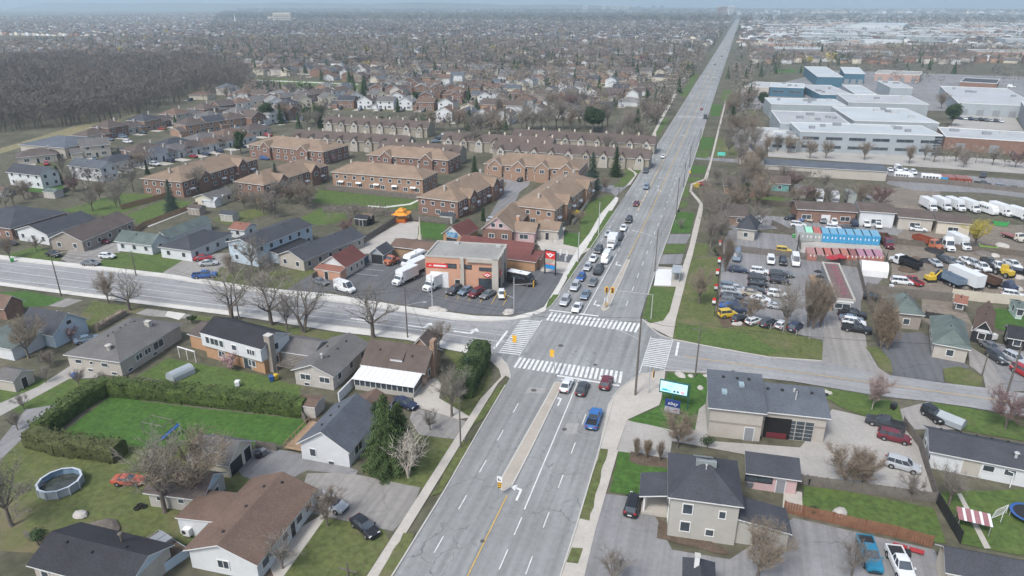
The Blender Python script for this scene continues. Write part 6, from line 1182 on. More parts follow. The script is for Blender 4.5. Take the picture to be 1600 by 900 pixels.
# two-storey stucco house
ev = 6.2
h = house('two_storey_house', 'two-storey grey stucco house with dark hipped roof and glazed ridge', 'house', (1043, 778), (1163, 794), (1162, 722), ev, 2.9, 'hip', 'y', W_grey, R_char, ref='the grey stucco house')
for u, z, w_, hh in ((.26, 3.9, 1.05, 1.4), (.25, 1.2, 1.05, 1.4), (.77, 3.9, .65, 1.0), (.62, 1.0, .9, .9)): opening(h.e, h.L * u, 0, 0, z, w_, hh)
autowin(h, 1, 4, sides=(1, 2, 3)); autowin(h, 4, 4, sides=(1, 2, 3)); zt = ev + 2.9
b = MB(); xm = h.L / 2; y0, y1 = h.W * .42, h.W * .98
yr = h.W - (h.L / 2 + .45); ye = h.W + .3; b.box(xm - 1.25, xm + 1.25, y0, max(yr, y0 + .5), zt - .6, zt + .2); b.poly([(xm - 1.25, yr, zt + .22), (xm + 1.25, yr, zt + .22), (xm + 1.25, ye, ev + .35), (xm - 1.25, ye, ev + .35)]); b.obj('glazed_ridge', mat('ridge_glazing', (.21, .235, .235), .4, .15, .6), h.e)
vents(h, [(h.L * .66, h.W * .72), (h.L * .66, h.W * .6)]); pipe(h, h.L * .5, h.W * .36, .09, .6)
b = MB(); b.box(-3.4, -.05, .4 * h.W, .4 * h.W + 4.2, 0, .5, 0)
for x, y in ((-3.2, .4 * h.W + .2), (-3.2, .4 * h.W + 4)): b.box(x, x + .22, y - .1, y + .12, .5, 3.0, 1)
b.obj('porch', [M_conc, M_white], h.e); b = MB(); P = [(-3.8, .4 * h.W - .4, 3.0), (-.05, .4 * h.W - .4, 3.7), (-.05, .4 * h.W + 4.6, 3.7), (-3.8, .4 * h.W + 4.6, 3.0)]; Q = [(p[0], p[1], p[2] + .18) for p in P]; b.poly(Q); b.poly(P[::-1], 1)
for k in range(4): b.poly([P[k], P[(k + 1) % 4], Q[(k + 1) % 4], Q[k]], 1)
b.obj('porch_roof', [R_char, M_trim], h.e)
volume(h.e, h.L + .1, h.L + 6.2, -.5 + 1, h.W * .55, 0, 2.6, 1.2, 'shed', 'x0', W_grey, R_char, .3, wname='side_wing_wall', rname='side_wing_roof')
HSE = h
h = house('garage', 'low pink-walled garage with dark roof and grey door behind the stucco house', 'garage', (1165, 741), (1253, 753), (1253, 729), 2.6, 1.2, 'shed', 'y1', W_pink, R_char, ref='the low pink-walled garage'); h.kind = 'flat'
opening(h.e, h.L * .68, 0, 0, 0, 1.1, 2.1, 'door', dm=W_mgrey); opening(h.e, h.L * .22, 0, 0, 1.4, 3.4, .9, 'window', fm=M_dark)
fence([(1224, 800), (1254, 808), (1300, 818), (1350, 830), (1400, 840), (1455, 856)], 1.8, 'reddish-brown board fence with cap boards across the car park', m=M_fenceb, gap=5); fence([(1250, 757), (1330, 768), (1460, 786)], 1.7, 'old grey fence between lawn and parking yard'); fence([(1410, 665), (1436, 700), (1462, 785)], 1.7, 'grey sheet fence beside the white house with charcoal roof'); fence([(1463, 787), (1500, 850)], 1.9, 'dark fence with pale top rail between the two lawns', m=M_dark)
h = house('bungalow', 'long white bungalow with charcoal roof cut off by the photo edge', 'house', (1452, 705), (1690, 752), (1668, 706), 3.0, 1.4, 'gable', 'x', W_white, R_char, ref='the long white charcoal-roofed bungalow')
vents(h, [(h.L * f, h.W * .85) for f in (.1, .25, .37, .48, .6)]); pipe(h, h.L * .6, h.W * .2, .2, .7); pipe(h, h.L * .68, h.W * .15, .08, .6); wins(h, 0, [h.L * f for f in (.42, .57, .75)], 1.4, 1.3, .9); opening(h.e, h.L * .3, 0, 0, .2, 2.2, 2.3, 'door', dm=W_beige); wins(h, 3, [2, 6], 1, 1, 1)
h = house('bungalow', 'charcoal-roofed building at the lower photo edge by the white pickup', 'house', (1478, 893), (1640, 925), (1618, 877), 3.0, 1.4, 'gable', 'x', W_cream, R_char, ref='the charcoal-roofed building by the pickup', gable=M_cedar)
h = house('small_roof_house', 'dark roof peak with white chimney at the bottom edge', 'house', (1065, 935), (1120, 945), 6, 4, 1.8, 'hip', 'x', W_grey, R_char, ref='the dark roof peak'); chimney(h, h.L * .35, h.W * .6, .5, .5, 1.4, M_white)
# signs on the corner lawn
p0 = G(1034, 640); p1 = G(1070, 645)
o = empty('digital_billboard', (G(1050, 636).x, G(1050, 636).y, .1), radians(-6), 'bright pale-blue digital billboard on a green frame at the corner lawn', 'billboard'); zz = HT(1050, 636, 598)
b = MB(); b.tube((0, 0, 0), (0, 0, zz - 2.0), .18, .18, 8); b.box(-2.35, 2.35, -.15, .2, zz - 2.3, zz + .05); b.tube((2.5, .1, .0), (2.5, .1, zz + .3), .09, .09, 6); b.obj('frame', mat('sign_green', (.02, .09, .085), .5), o)
b = MB(); b.box(-2.2, 2.2, -.2, -.15, zz - 2.0, zz - .05); q = b.obj('lit_screen', mat('screen_light', (.36, .66, .74), .4, .06, 1, alt=(.5, .78, .82), emit=.25), o)
b = MB(); b.box(-2.0, -.4, -.215, -.2, zz - 1.75, zz - 1.6); b.box(-1.8, -1.0, -.215, -.2, zz - 1.6, zz - 1.4); b.obj('boat_picture', mat('screen_teal', (.02, .35, .42), .5, emit=.2), q); b = MB(); [b.box(x, x + .35, -.215, -.2, zz - 1.8, zz - 1.45) for x in (0, .55)]; b.obj('dark_motif', mat('screen_navy', (.02, .08, .2), .5), q); b = MB(); b.tube((1.45, -.2, zz - 1.6), (1.45, -.22, zz - 1.6), .32, .32, 12); b.obj('pink_motif', mat('screen_pink', (.6, .35, .42), .5, emit=.2), q)
o = empty('shop_sign', (G(1049, 651).x, G(1049, 651).y, .1), radians(-6), 'navy and silver shop sign on a post below the digital billboard', 'sign'); z3 = HT(1049, 651, 626)
b = MB(); b.box(-1.2, 1.2, -.12, .12, z3 - 1.25, z3); b.obj('upper_panel', mat('sign_navy', (.02, .04, .16), .5), o); b = MB(); b.box(-1.2, 1.2, -.12, .12, z3 - 2.3, z3 - 1.26); q = b.obj('lower_panel', mat('sign_silver', (.30, .31, .36), .5), o); b = MB(); b.tube((0, 0, 0), (0, 0, z3 - 2.3), .12); b.obj('post', M_dark, o)
text('ebay', o, (0, -.14, z3 - .6), (pi / 2, 0, 0), .85, M_white, shear=.3); b = MB(); b.box(.3, .9, -.14, -.12, z3 - 1.8, z3 - 1.65); b.obj('small_mark', paint('red'), o)
for k, (x, y, r_, lb) in enumerate(((1063, 587, .9, 'large pale boulder on the corner lawn'), (1079, 588, .5, 'smaller boulder beside the utility pole'), (1104, 588, .5, 'boulder at the top corner of the garage lawn'), (1094, 607, .6, 'pale stone edging the round flower bed'), (1312, 802, .9, 'pale boulder alone on the lawn behind the brown fence'), (1290, 613, .6, 'whitewashed rock at the drive corner'), (1296, 615, .5, 'whitewashed rock beside its twin at the drive corner'), (1200, 605, .5, 'rock bed edge behind the garage'), (1152, 507, 1.0, 'flat rock in the brush above the road'), (795, 489, 1.3, 'pale boulder at the shop lot corner'), (680, 484, 1.2, 'low boulder in front of the repair shop'), (693, 486, .8, 'small boulder at the lot edge'))): lumps('boulder', x, y, lb, 'rock', W_pale, r_, r_ * .6, 8, 40 + k)
tree_px('budding', 1058, 700, 7, 'tan budding tree between the corner lawn and the stucco house'); tree_px('olive', 1183, 905, 8.5, 'large tan budding tree hiding the stucco house corner'); tree_px('maple2', 958, 920, 6, 'bare tree at the bottom edge beside the car park'); tree_px('budding', 1318, 762, 7.5, 'tan leafless tree over the parking yard fence, larger'); tree_px('budding', 1345, 765, 6.5, 'tan leafless tree over the parking yard fence, smaller'); tree_px('small', 1424, 782, 5, 'thin bare tree at the fence by the silver SUV'); tree_px('maple', 1482, 790, 6.5, 'grey leafless tree beside the long white bungalow'); tree_px('birch', 1362, 640, 7.5, 'pale-trunked birch beside the black pickup'); tree_px('redbud', 1570, 670, 7.5, 'reddish-pink leafless tree beside the road at the photo edge'); tree_px('maple2', 1330, 900, 5.5, 'faint bare tree by the teal car')
for k, x in enumerate((994, 1011, 1031)): tree_px('columnr' if k == 1 else 'column', x, 714 + k * 3, 3.6, f'{ORD[k]} narrow shrub in the bed before the forecourt, from the sidewalk', name='columnar_shrub')
tree_px('shrub', 1022, 768, 2.6, 'green-brown shrub beside the stucco house porch'); tree_px('shrub', 1105, 700, 2.0, 'dark shrub against the garage side', ); tree_px('shrub', 1268, 806, 1.6, 'small dark bush at the brown fence corner')
carpx('suv', 989, 790, 3, 'black', 'parked beside the stucco house'); carpx('pickup', 1383, 663, 285, 'dark', 'in the forecourt near the pale birch'); carpx('suv', 1397, 684, 100, 'maroon', 'in the forecourt beside the dark pickup'); carpx('suv', 1410, 728, 103, 'silver', 'alone in the forecourt by the old fence'); carpx('jeep', 1459, 651, 150, 'black', 'beside the tarpaulined trailer')
carpx('pickup', 1358, 868, 175, 'teal', 'in the car park by the brown fence'); carpx('pickup', 1407, 885, 172, 'white', 'with open bed at the bottom edge')
pp = G(1483, 664); b = MB(); b.loft([[(x, y * w_, z) for y, z in ((-1.1, .3), (-1.15, 1.2), (0, 1.9), (1.15, 1.2), (1.1, .3))] for x, w_ in ((-2, .85), (0, 1), (2, .9))]); tag(b.obj('covered_trailer', W_metal, None, (pp.x, pp.y, .1), radians(-35)), 'low trailer under a grey-blue tarpaulin beside the black off-roader', 'trailer')
pp = G(1417, 862); o = empty('snow_plough', (pp.x, pp.y, .1), radians(-8), 'red snow plough blade parked behind the white pickup', 'snow plough'); 
for s in (-1, 1): b = MB(); b.loft([[(x * s, y, z) for y, z in ((-.1, .1), (-.35, .45), (-.2, .85), (-.1, .85), (-.2, .45), (0, .1))] for x in (.1, 1.7)]); b.obj('blade', paint('red'), o)
b = MB(); b.box(-.3, .3, -1.4, -.3, .3, .6); b.obj('mount', M_plas, o)
pp = G(1517, 825); o = empty('lounge_canopy', (pp.x, pp.y, .1), radians(-6), 'red and white striped fabric canopy on the lawn by the trampoline', 'canopy'); o.scale = (.85,) * 3; b = MB(); [b.tube((x, y, 0), (x, y, 1.9), .04) for x in (-2, 2) for y in (-1.2, 1.2)]; b.obj('legs', M_steel, o)
b = MB(); n = 12; [b.poly([(-2.2 + 4.4 * k / n, -1.4, 1.9), (-2.2 + 4.4 * (k + 1) / n, -1.4, 1.9), (-2.2 + 4.4 * (k + 1) / n, 1.4, 2.2), (-2.2 + 4.4 * k / n, 1.4, 2.2)], k % 3 == 2) for k in range(n)]; b.obj('striped_cloth', [mat('faded_red_cloth', (.27, .13, .14), .9), M_white], o)
pp = G(1597, 810); o = empty('trampoline', (pp.x + .5, pp.y, .1), 0, 'blue-rimmed trampoline cut by the photo edge', 'trampoline'); b = MB(); n = 24; R0, R1 = 1.7, 2.1; [b.poly([(cos(6.283 * k / n) * R0, sin(6.283 * k / n) * R0, .9), (cos(6.283 * k / n) * R1, sin(6.283 * k / n) * R1, .9), (cos(6.283 * (k + 1) / n) * R1, sin(6.283 * (k + 1) / n) * R1, .9), (cos(6.283 * (k + 1) / n) * R0, sin(6.283 * (k + 1) / n) * R0, .9)]) for k in range(n)]; b.obj('rim_pad', paint('blue'), o); b = MB(); b.poly([(cos(6.283 * k / n) * R0, sin(6.283 * k / n) * R0, .88) for k in range(n)]); b.obj('mat', M_plas, o)
for k in range(4): b = MB(); b.tube((cos(1.57 * k) * 2, sin(1.57 * k) * 2, 0), (cos(1.57 * k) * 2, sin(1.57 * k) * 2, .88), .04); b.obj('leg', M_steel, o)
pp = G(1567, 810); o = empty('football_goal', (pp.x, pp.y, .1), radians(60), 'small white-framed football goal with net on the lawn', 'goal'); b = MB()
for a_, c_ in (((-1.2, 0, 0), (-1.2, 0, 1.4)), ((1.2, 0, 0), (1.2, 0, 1.4)), ((-1.2, 0, 1.4), (1.2, 0, 1.4)), ((-1.2, 0, 1.4), (-1.2, 1, 0)), ((1.2, 0, 1.4), (1.2, 1, 0)), ((-1.2, 1, 0), (1.2, 1, 0))): b.tube(a_, c_, .04)
b.obj('goal_frame', M_white, o); b = MB(); [b.tube((-1.2 + .3 * k, 0, 1.4), (-1.2 + .3 * k, 1, 0), .012, .012, 3) for k in range(9)]; [b.tube((-1.2, k * .2, 1.4 - .28 * k), (1.2, k * .2, 1.4 - .28 * k), .012, .012, 3) for k in range(5)]; b.obj('net', M_white, o)
pp = G(1558, 750); o = empty('swing_beam', (pp.x, pp.y, .1), radians(-35), 'white tubular swing frame behind the long white bungalow', 'swing'); b = MB(); b.tube((-1.6, 0, 2), (1.6, 0, 2), .06); [b.tube((x, 0, 2), (x * 1.1, y, 0), .05) for x in (-1.6, 1.6) for y in (-.7, .7)]; b.obj('swing_frame', M_white, o)
# used-car lot north-east of the crossing
UL = 'in the used-car lot'
lot = [(262, 255, 'sedan', 'navy', 92, 'nose-out below the columnar tree'), (460, 270, 'suv', 'white', 92, 'heading the middle row'), (640, 300, 'suv', 'dark', 92, 'at the head of the right-hand row'), (695, 296, 'sedan', 'grey', 92, 'tucked behind the right-hand row'), (440, 332, 'suv', 'dark', 92, 'second in the middle row'), (650, 362, 'suv', 'black', 92, 'second in the right-hand row'), (445, 388, 'sedan', 'black', 92, 'third in the middle row'), (180, 415, 'suv', 'steel_blue', 92, 'first in the row by the flags'), (250, 428, 'sedan', 'silver', 92, 'overlapping the row by the flags'), (195, 460, 'suv', 'silver', 92, 'second in the row by the flags'), (190, 505, 'sedan', 'dark', 92, 'third in the row by the flags'), (255, 520, 'sedan', 'black', 92, 'deep in the row by the flags'), (190, 555, 'suv', 'grey', 92, 'fourth in the row by the flags'), (255, 580, 'sedan', 'navy', 92, 'fifth in the row by the flags'), (185, 602, 'sedan', 'blue', 92, 'sixth in the row by the flags'), (255, 628, 'suv', 'navy', 92, 'last in the row by the flags'), (420, 445, 'sedan', 'dark', 92, 'fourth in the middle row'), (630, 485, 'suv', 'white', 92, 'alone in the third aisle'), (385, 475, 'sedan', 'beige', 92, 'between dark cars in the middle row'), (465, 530, 'sedan', 'white', 92, 'fifth in the middle row'), (625, 595, 'coupe', 'silver', 92, 'low and open beside the bare tree'), (400, 575, 'suv', 'grey', 92, 'last in the middle row'),
 (160, 672, 'jeep', 'yellow', 60, 'at the front corner of the lot'), (275, 712, 'hatch', 'black', 40, 'first of the slanted front row'), (405, 735, 'hatch', 'white', 40, 'second of the slanted front row'), (545, 752, 'suv', 'dark', 35, 'third of the slanted front row'), (670, 770, 'hatch', 'white', 30, 'fourth of the slanted front row'), (795, 790, 'suv', 'navy', 25, 'last of the slanted front row'), (565, 168, 'minivan', 'white', 180, 'backed to the board fence'), (680, 178, 'suv', 'black', 180, 'backed to the fence between two white vans'), (795, 180, 'van', 'white', 180, 'backed to the fence at the lot end'), (245, 135, 'van', 'steel_blue', 180, 'behind the columnar tree')]
for x, y, kd, c, hd, wh in lot: carpx(kd, 1110 + x / 6, 380 + y / 6, hd, c, wh + ' ' + UL, group='cars in the used-car lot', label='yellow off-roader with white roof at the front corner of the car lot' if c == 'yellow' else None)
carpx('jeep', 1225, 393, 90, 'yellow', 'just behind the board fence of the car lot')
for k, (x, y, kd, c, wh) in enumerate(((1317, 482, 'suv', 'navy', 'topmost of the driveway stack by the office'), (1331, 492, 'pickup', 'black', 'second of the driveway stack'), (1330, 499, 'sedan', 'steel_blue', 'third of the driveway stack'), (1334, 505, 'suv', 'white', 'fourth of the driveway stack'), (1338, 515, 'pickup', 'black', 'nearest the road in the driveway stack'))): carpx(kd, x, y, 95, c, wh, group='cars stacked by the lot office')
carpx('sedan', 1366, 466, 95, 'black', 'behind the fence of the green-roofed houses'); carpx('suv', 1558, 560, 160, 'dark', 'in the driveway beside the black garage'); carpx('sedan', 1548, 543, 155, 'grey', 'behind the dark SUV by the black garage'); carpx('suv', 1585, 562, 150, 'silver', 'beside the black shed at the photo edge'); carpx('suv', 1600, 583, 150, 'red', 'cut by the photo edge beside the driveway')
pp = G(1536, 527); b = MB(); b.loft([[(x, y * w_, z) for y, z in ((-1.1, .4), (-1.1, 1.3), (-.9, 1.5), (.9, 1.5), (1.1, 1.3), (1.1, .4))] for x, w_ in ((-2.2, .9), (2.2, .95))]); tag(b.obj('folded_camper', M_white, None, (pp.x, pp.y, .1), radians(-60)), 'white folded tent trailer parked under the black garage gable', 'trailer')
h = dh('bungalow', 'larger green-grey hipped building joined to the house by the dark driveway', (1394, 489), (1446, 494), (1432, 468), 3.4, 2.4, 'hip', 'x', W_taupe, R_green, 'the larger green-roofed building')
h = dh('bungalow', 'smaller green-grey hipped house with wooden steps at the dark driveway', (1457, 537), (1518, 548), (1488, 500), 3.0, 2.2, 'hip', 'y', W_beige, R_green, 'the smaller green-roofed house')
h = dh('garage', 'narrow white garage with brown roof and black gable front', (1520, 513), (1553, 520), (1530, 480), 3.0, 1.8, 'gable', 'y', W_white, R_brown, 'the black-gabled white garage', gable=M_dark, st=5, cat='garage'); opening(h.e, h.L / 2, 0, 0, 0, 3.4, 2.4, 'garage_door', dm=M_dark)
h = dh('garden_shed', 'black shed with white posts at the photo edge', (1574, 527), (1610, 533), (1604, 515), 2.6, 1.4, 'gable', 'x', M_dark, R_black, 'the black shed', st=4, cat='shed'); h = dh('garden_shed', 'weathered shed with rusty roof beside the concrete wall', (1490, 472), (1512, 476), (1510, 464), 2.4, .9, 'gable', 'x', M_fence, R_rust, 'the weathered rusty shed', st=5, cat='shed')
h = dh('trailer_office', 'mint-green site shed on the bright lawn edge', (1588, 482), (1606, 484), (1604, 470), 2.6, .5, 'gable', 'x', mat('mint_board', (.4, .5, .46)), R_green, 'the mint site shed', st=4, cat='shed')
# lot office with decked roof and pink umbrellas
a = G(1306, 468, 3.2); b1 = G(1336, 471, 3.2); far = G(1318, 415, 3.2); an2 = atan2(b1.y - a.y, b1.x - a.x); LL = (far - a).length; WW = (b1 - a).length
o = empty('lot_office', (a.x, a.y, 0), an2, 'long grey trailer office with reddish roof walkway and pink bunting', 'office'); REFS.append((a.x + 3, a.y + 12, 'the grey lot office')); volume(o, 0, WW, 0, LL, 0, 3.2, 0, 'flat', 'x', W_mgrey, mat('faded_red_roof', (.15, .11, .105), .9), trim=W_grey); opening(o, WW * .4, 0, 0, 1.3, 3.0, 1.1); b = MB(); b.box(.2, WW - .2, -.08, 0, 2.7, 3.3); b.obj('header_sign', M_white, o)
b = MB(); b.box(-2.8, -.1, 1, LL * .9, 0, .7); b.obj('side_deck', M_cedar, o)
for k in range(9):
    pp = o.matrix_basis @ Vector((WW * .55, 2 + k * (LL - 3) / 9, 3.3)); b = MB(); b.tube((0, 0, 0), (0, 0, 1.3), .05); b.tube((-.6, 0, 1.0), (.6, 0, 1.0), .05); b.tube((-.6, 0, 1.0), (-.6, 0, 0), .05); tag(b.obj('bunting_rail', mat('bunting_pink', (.36, .08, .15), .7), None, pp, an2), f'{ORD[k]} pink and black bunting rail along the office roof, from the front', 'rail', 'bunting rails on the office roof')
for k in range(5):
    pp = o.matrix_basis @ Vector((-1.5, 4 + k * (LL - 6) / 5, .8)); b = MB(); b.tube((0, 0, 0), (0, 0, 2.2), .05); b.tube((0, 0, 2.0), (0, 0, 2.5), 1.0, .1, 8); tag(b.obj('patio_umbrella', M_plas, None, pp), f'{ORD[k]} black umbrella on the office deck, from the front', 'umbrella', 'umbrellas on the office deck')
pp = G(1296, 415, 1); 
for k, (x, y) in enumerate(((1297, 417), (1310, 415))): q = G(x, y); b = MB(); b.tube((0, 0, 0), (0, 0, 2.6), .06); b.tube((0, 0, 2.4), (0, 0, 3.1), 1.6, .05, 8); tag(b.obj('red_canopy', paint('red'), None, (q.x, q.y, .1)), f'{("near", "far")[k]} bright red canopy umbrella behind the lot office', 'umbrella', 'red canopies behind the office')
tarp(1363, 428, 6, 5, 3.2, 0, M_white, 'white dome shelter behind the lot fence', 'dome_shelter')
fence([(1142, 393), (1250, 405), (1330, 417), (1378, 422)], 1.9, 'long grey board fence behind the used-car lot'); fence([(1338, 412), (1350, 460), (1366, 503)], 2.0, 'leaning grey board fence beside the lot office'); fence([(1352, 455), (1390, 462), (1486, 472)], 2.2, 'grey board fence behind the green-roofed houses'); fence([(1486, 466), (1530, 472), (1600, 478)], 2.4, 'pale concrete panel wall behind the sheds', m=W_cream, name='panel_wall'); fence([(1444, 497), (1480, 503)], 1.6, 'black fence beside the smaller green-roofed house', m=M_dark)
fence([(1118, 487), (1165, 505), (1285, 535), (1288, 505)], 1.2, 'chain-link fence along the front of the used-car lot', chain=True, name='chain_link_fence')
for k, (x, y, t) in enumerate(((1125, 405, 375), (1124, 430, 402), (1121, 450, 420), (1119, 472, 444), (1116, 495, 466))):
    q = G(x, y); hh = HT(x, y, t); o = empty('banner_pole', (q.x, q.y, .1), 0, f'{ORD[k]} red, white and black banner pole of the car lot, from the far end', 'flag pole', 'banner poles by the car lot'); b = MB(); b.tube((0, 0, 0), (0, 0, hh), .06); b.obj('pole', M_dark, o)
    for z0, z1, m in ((.66, .8, M_red), (.52, .66, M_white), (.4, .52, M_dark)): b = MB(); b.box(-.75, -.07, -.02, .02, hh * (z0 + .18), hh * (z1 + .18)); b.obj('banner', m, o)
for key, x, y, hh, lb in (('column', 1262, 512, 12, 'left one of the grey columnar trees at the car-lot corner'), ('column', 1281, 512, 11, 'right one of the grey columnar trees at the car-lot corner'), ('column', 1370, 540, 12, 'tall grey columnar tree behind the rust-brown one'), ('columnr', 1385, 548, 8, 'lower rust-brown columnar tree at the dark driveway'), ('columnr', 1376, 545, 10, 'rust-brown columnar tree beside the larger green-roofed building'), ('column', 1270, 515, 11, 'tall grey columnar trees at the car-lot corner'), ('column', 1133, 425, 10, 'dark brown columnar tree by the banner poles'), ('round', 1092, 475, 9.5, 'leafless tree on the grass before the car lot'), ('round', 1172, 505, 7, 'bushy leafless tree in the front row of the car lot'), ('maple', 1226, 517, 11, 'grey leafless tree in front of the white hatchbacks'), ('willow', 1522, 388, 9.5, 'yellow weeping willow in the truck yard'), ('maple2', 1115, 345, 11, 'dark leafless tree behind the mid-block sidewalk'), ('maple', 1140, 318, 11, 'sprawling leafless tree beside the brown-roofed bungalow'), ('maple2', 1110, 385, 10, 'leafless tree at the far end of the banner poles'), ('dome', 1160, 318, 8, 'dark rounded evergreen beside the brown-roofed bungalow'), ('pine', 1486, 197, 13, 'big dark pine in front of the pale industrial buildings'), ('pine', 1190, 170, 11, 'big dark pine beside the blue-sided warehouse'), ('round', 1470, 170, 12, 'leafless tree among the flat roofs'), ('shrub', 1118, 400, 3, 'dark shrub at the first banner pole'), ('small', 1064, 358, 4, 'bare sapling on the boulevard lawn'), ('round', 1265, 248, 9, 'first leafless tree before the white office building'), ('round', 1290, 248, 9, 'second leafless tree before the white office building'), ('round', 1350, 250, 9, 'third leafless tree before the white office building'), ('round', 1420, 256, 9, 'fourth leafless tree before the white office building'), ('small', 1505, 262, 8, 'bare tree in front of the low brick building')): tree_px(key, x, y, hh, lb)
q = G(1088, 295); b = MB(); RT.seed(9); leafy(b, 0, 0, 0, 2.4, 1.2, 1.2, 300, .15); tag(b.obj('forsythia_bush', mat('forsythia_yellow2', (.55, .40, .05)), None, (q.x, q.y, .1)), 'small yellow bush by the curving east sidewalk', 'bush')
# bus shelter and traffic gear
q = G(1056, 436); o = empty('bus_shelter', (q.x, q.y, .1), 0, 'glass bus shelter between the white pad and the east sidewalk', 'bus shelter'); b = MB(); [b.tube((x, y, 0), (x, y, 2.5), .05) for x in (-.9, .9) for y in (-2.4, 0, 2.4)]; b.obj('frame', M_steel, o); b = MB(); b.box(-1.1, 1.1, -2.7, 2.7, 2.5, 2.6); b.obj('roof', W_metal, o); b = MB(); b.box(.85, .9, -2.4, 2.4, .2, 2.4); b.box(-.85, .85, 2.38, 2.43, .2, 2.4); b.obj('glass_panel', mat('shelter_glass', (.3, .38, .38), .2), o)
flat('sidewalk', [(1021, 448), (1058, 449), (1066, 420), (1028, 417)], M_conc); flat('sidewalk', [(1025, 421), (1050, 422), (1048, 447), (1022, 446)], M_white)
PO = []
o, t = pole(992.5, 618, 497, 'tall utility pole with street lamp at the south-east corner of the crossing', arm=[(-75, 6, -3.6)], r=.2); PO.append(t)
o, t2 = pole(1086, 589, 507, 'utility pole on the corner lawn with transformer', cross=True); o, t3 = pole(1023, 425, 358, 'utility pole with street lamp above the bus shelter', arm=[(-80, 6, -2)]); o, t4 = pole(1056, 340, 277, 'utility pole with street lamp by the boulevard lawn', arm=[(-80, 6, -1.5)]); o, t5 = pole(1068, 293, 253, 'utility pole beyond the curved sidewalk'); o, t6 = pole(1077, 262, 228, 'utility pole at the side-street mouth'); o, t7 = pole(1092, 236, 200, 'utility pole beside the second lawn strip')
o, s1 = pole(637, 528, 449, 'tall weathered utility pole on the cross-street verge', arm=[(70, 3.5, -3.6)]); o, s2 = pole(96, 463, 392, 'leaning utility pole with lamp at the north-west verge', arm=[(60, 5, -.8)]); o, s3 = pole(213, 431, 392, 'short utility pole beside the mottled cottage', cross=True); o, s4 = pole(374, 500, 441, 'utility pole behind the two-storey house'); o, s0 = pole(720, 700, 618, 'weathered pole on the south sidewalk by the driveway'); o, n1 = pole(903, 411, 363, 'slim grey pole beside the north-west sidewalk', m=M_steel); o, n2 = pole(935, 367, 316, 'slim grey pole behind the queue of cars', m=M_steel); o, n3 = pole(966, 320, 281, 'pole at the townhouse entrance corner'); o, n4 = pole(1005, 256, 222, 'utility pole beyond the entrance boulevard')
o, e1 = pole(1570, 625, 540, 'leaning pole with lamp beside the road at the photo edge', arm=[(-30, 2.5, -4)], r=.2); o, e2 = pole(1534, 588, 552, 'short pole by the pale driveway'); o, e3 = pole(1245, 394, 366, 'dark lamp post behind the car-lot fence', m=M_dark); o, e4 = pole(1382, 420, 393, 'dark lamp post in the dirt yard', m=M_dark); o, c1 = pole(676, 483, 430, 'grey lamp post at the front of the repair-shop lot', m=M_steel, arm=[(-60, 2, -4.5)]); o, e5 = pole(1235, 350, 338, 'dark lamp post beside the storage containers', m=M_dark); pole(545, 905, 880, 'wooden pole top at the bottom edge', cross=True); pole(1327, 78, 44, 'tall lattice-like mast rising above the distant warehouses', r=.5, m=M_steel)
wire([t, t3, t4, t5, t6, t7], 1.2, label='overhead cable strung along the east side of the main road'); wire([s2, s3, s4, s1, t], 1.5, label='overhead cable along the cross street'); wire([v + Vector((.9, 0, -.9)) for v in (t, t3, t4, t5, t6, t7)], 1.4, label='lower overhead cable along the east side of the main road'); wire([v + Vector((0, .8, -1.0)) for v in (s2, s3, s4, s1, t)], 1.7, label='lower overhead cable along the cross street'); wire([t, t2, e1], 1.0, label='overhead cable across the corner lawn to the east road'); wire([s0, s1], 1.2, label='overhead cable from the south sidewalk pole')
def signal(bx, by, ty, name, label, arms, rz=0.):
    "mast with signal heads on arms: (dx, dy, z, facing)"
    q = G(bx, by); hh = HT(bx, by, ty); o = empty('traffic_signal', (q.x, q.y, .1), 0, label, 'traffic light', 'traffic signals'); b = MB(); b.tube((0, 0, 0), (0, 0, hh), .1, .08, 8); b.obj('mast', M_steel, o)
    for dx, dy, z, an in arms:
        b = MB(); b.tube((0, 0, z - .4), (dx, dy, z), .05, .04, 6); b.obj('mast_arm', M_steel, o)
        b = MB(); b.box(-.38, .38, -.04, .04, -.7, .7); hd_ = b.obj('signal_head', M_yel, o, (dx, dy, z), an)
        b = MB(); b.box(-.2, .2, -.22, -.04, -.55, .55); b.obj('lamp_housing', M_dark, hd_)
        for k, c in enumerate(((.5, .02, .02), (.25, .15, .02), (.02, .12, .05))): b = MB(); b.tube((0, -.22, .35 - .35 * k), (0, -.24, .35 - .35 * k), .12, .12, 8); b.obj('lens', mat('lens%d' % k, c, .3), hd_)
signal(1017, 499, 461, 's', 'traffic signal with yellow backboard reaching over the northbound lanes', [(-8.4, -1, 6.0, 0)]); signal(945, 483, 448, 's', 'traffic signal on the north median', [(0.2, -.2, 4.6, 0)])
signal(1013, 615, 574, 's', 'traffic signal mast on the south-east sidewalk corner', [(.5, .4, 3.6, pi / 2)]); signal(774, 566, 520, 's', 'traffic signal mast on the south-west sidewalk corner', [(3.3, 1.4, 4.6, pi)])
signal(866, 590, 553, 's', 'traffic signal on the south median nose', [(-.7, .8, 4.3, pi)]); signal(803, 489, 434, 's', 'traffic signal mast at the north-west corner', [(-2.2, .5, 3.8, -pi / 2), (4.2, .6, 7.0, -pi / 2)])
def small_sign(bx, by, ty, name, label, panels, cat='sign', pm=M_steel):
    q = G(bx, by); hh = HT(bx, by, ty); o = empty(name, (q.x, q.y, .1), 0, label, cat); b = MB(); b.tube((0, 0, 0), (0, 0, hh), .035); b.obj('post', pm, o)
    for k, (z, w_, h_, m) in enumerate(panels): b = MB(); b.box(-w_ / 2, w_ / 2, -.06, -.03, hh - z - h_, hh - z); b.obj('panel', m, o)
    return o, hh
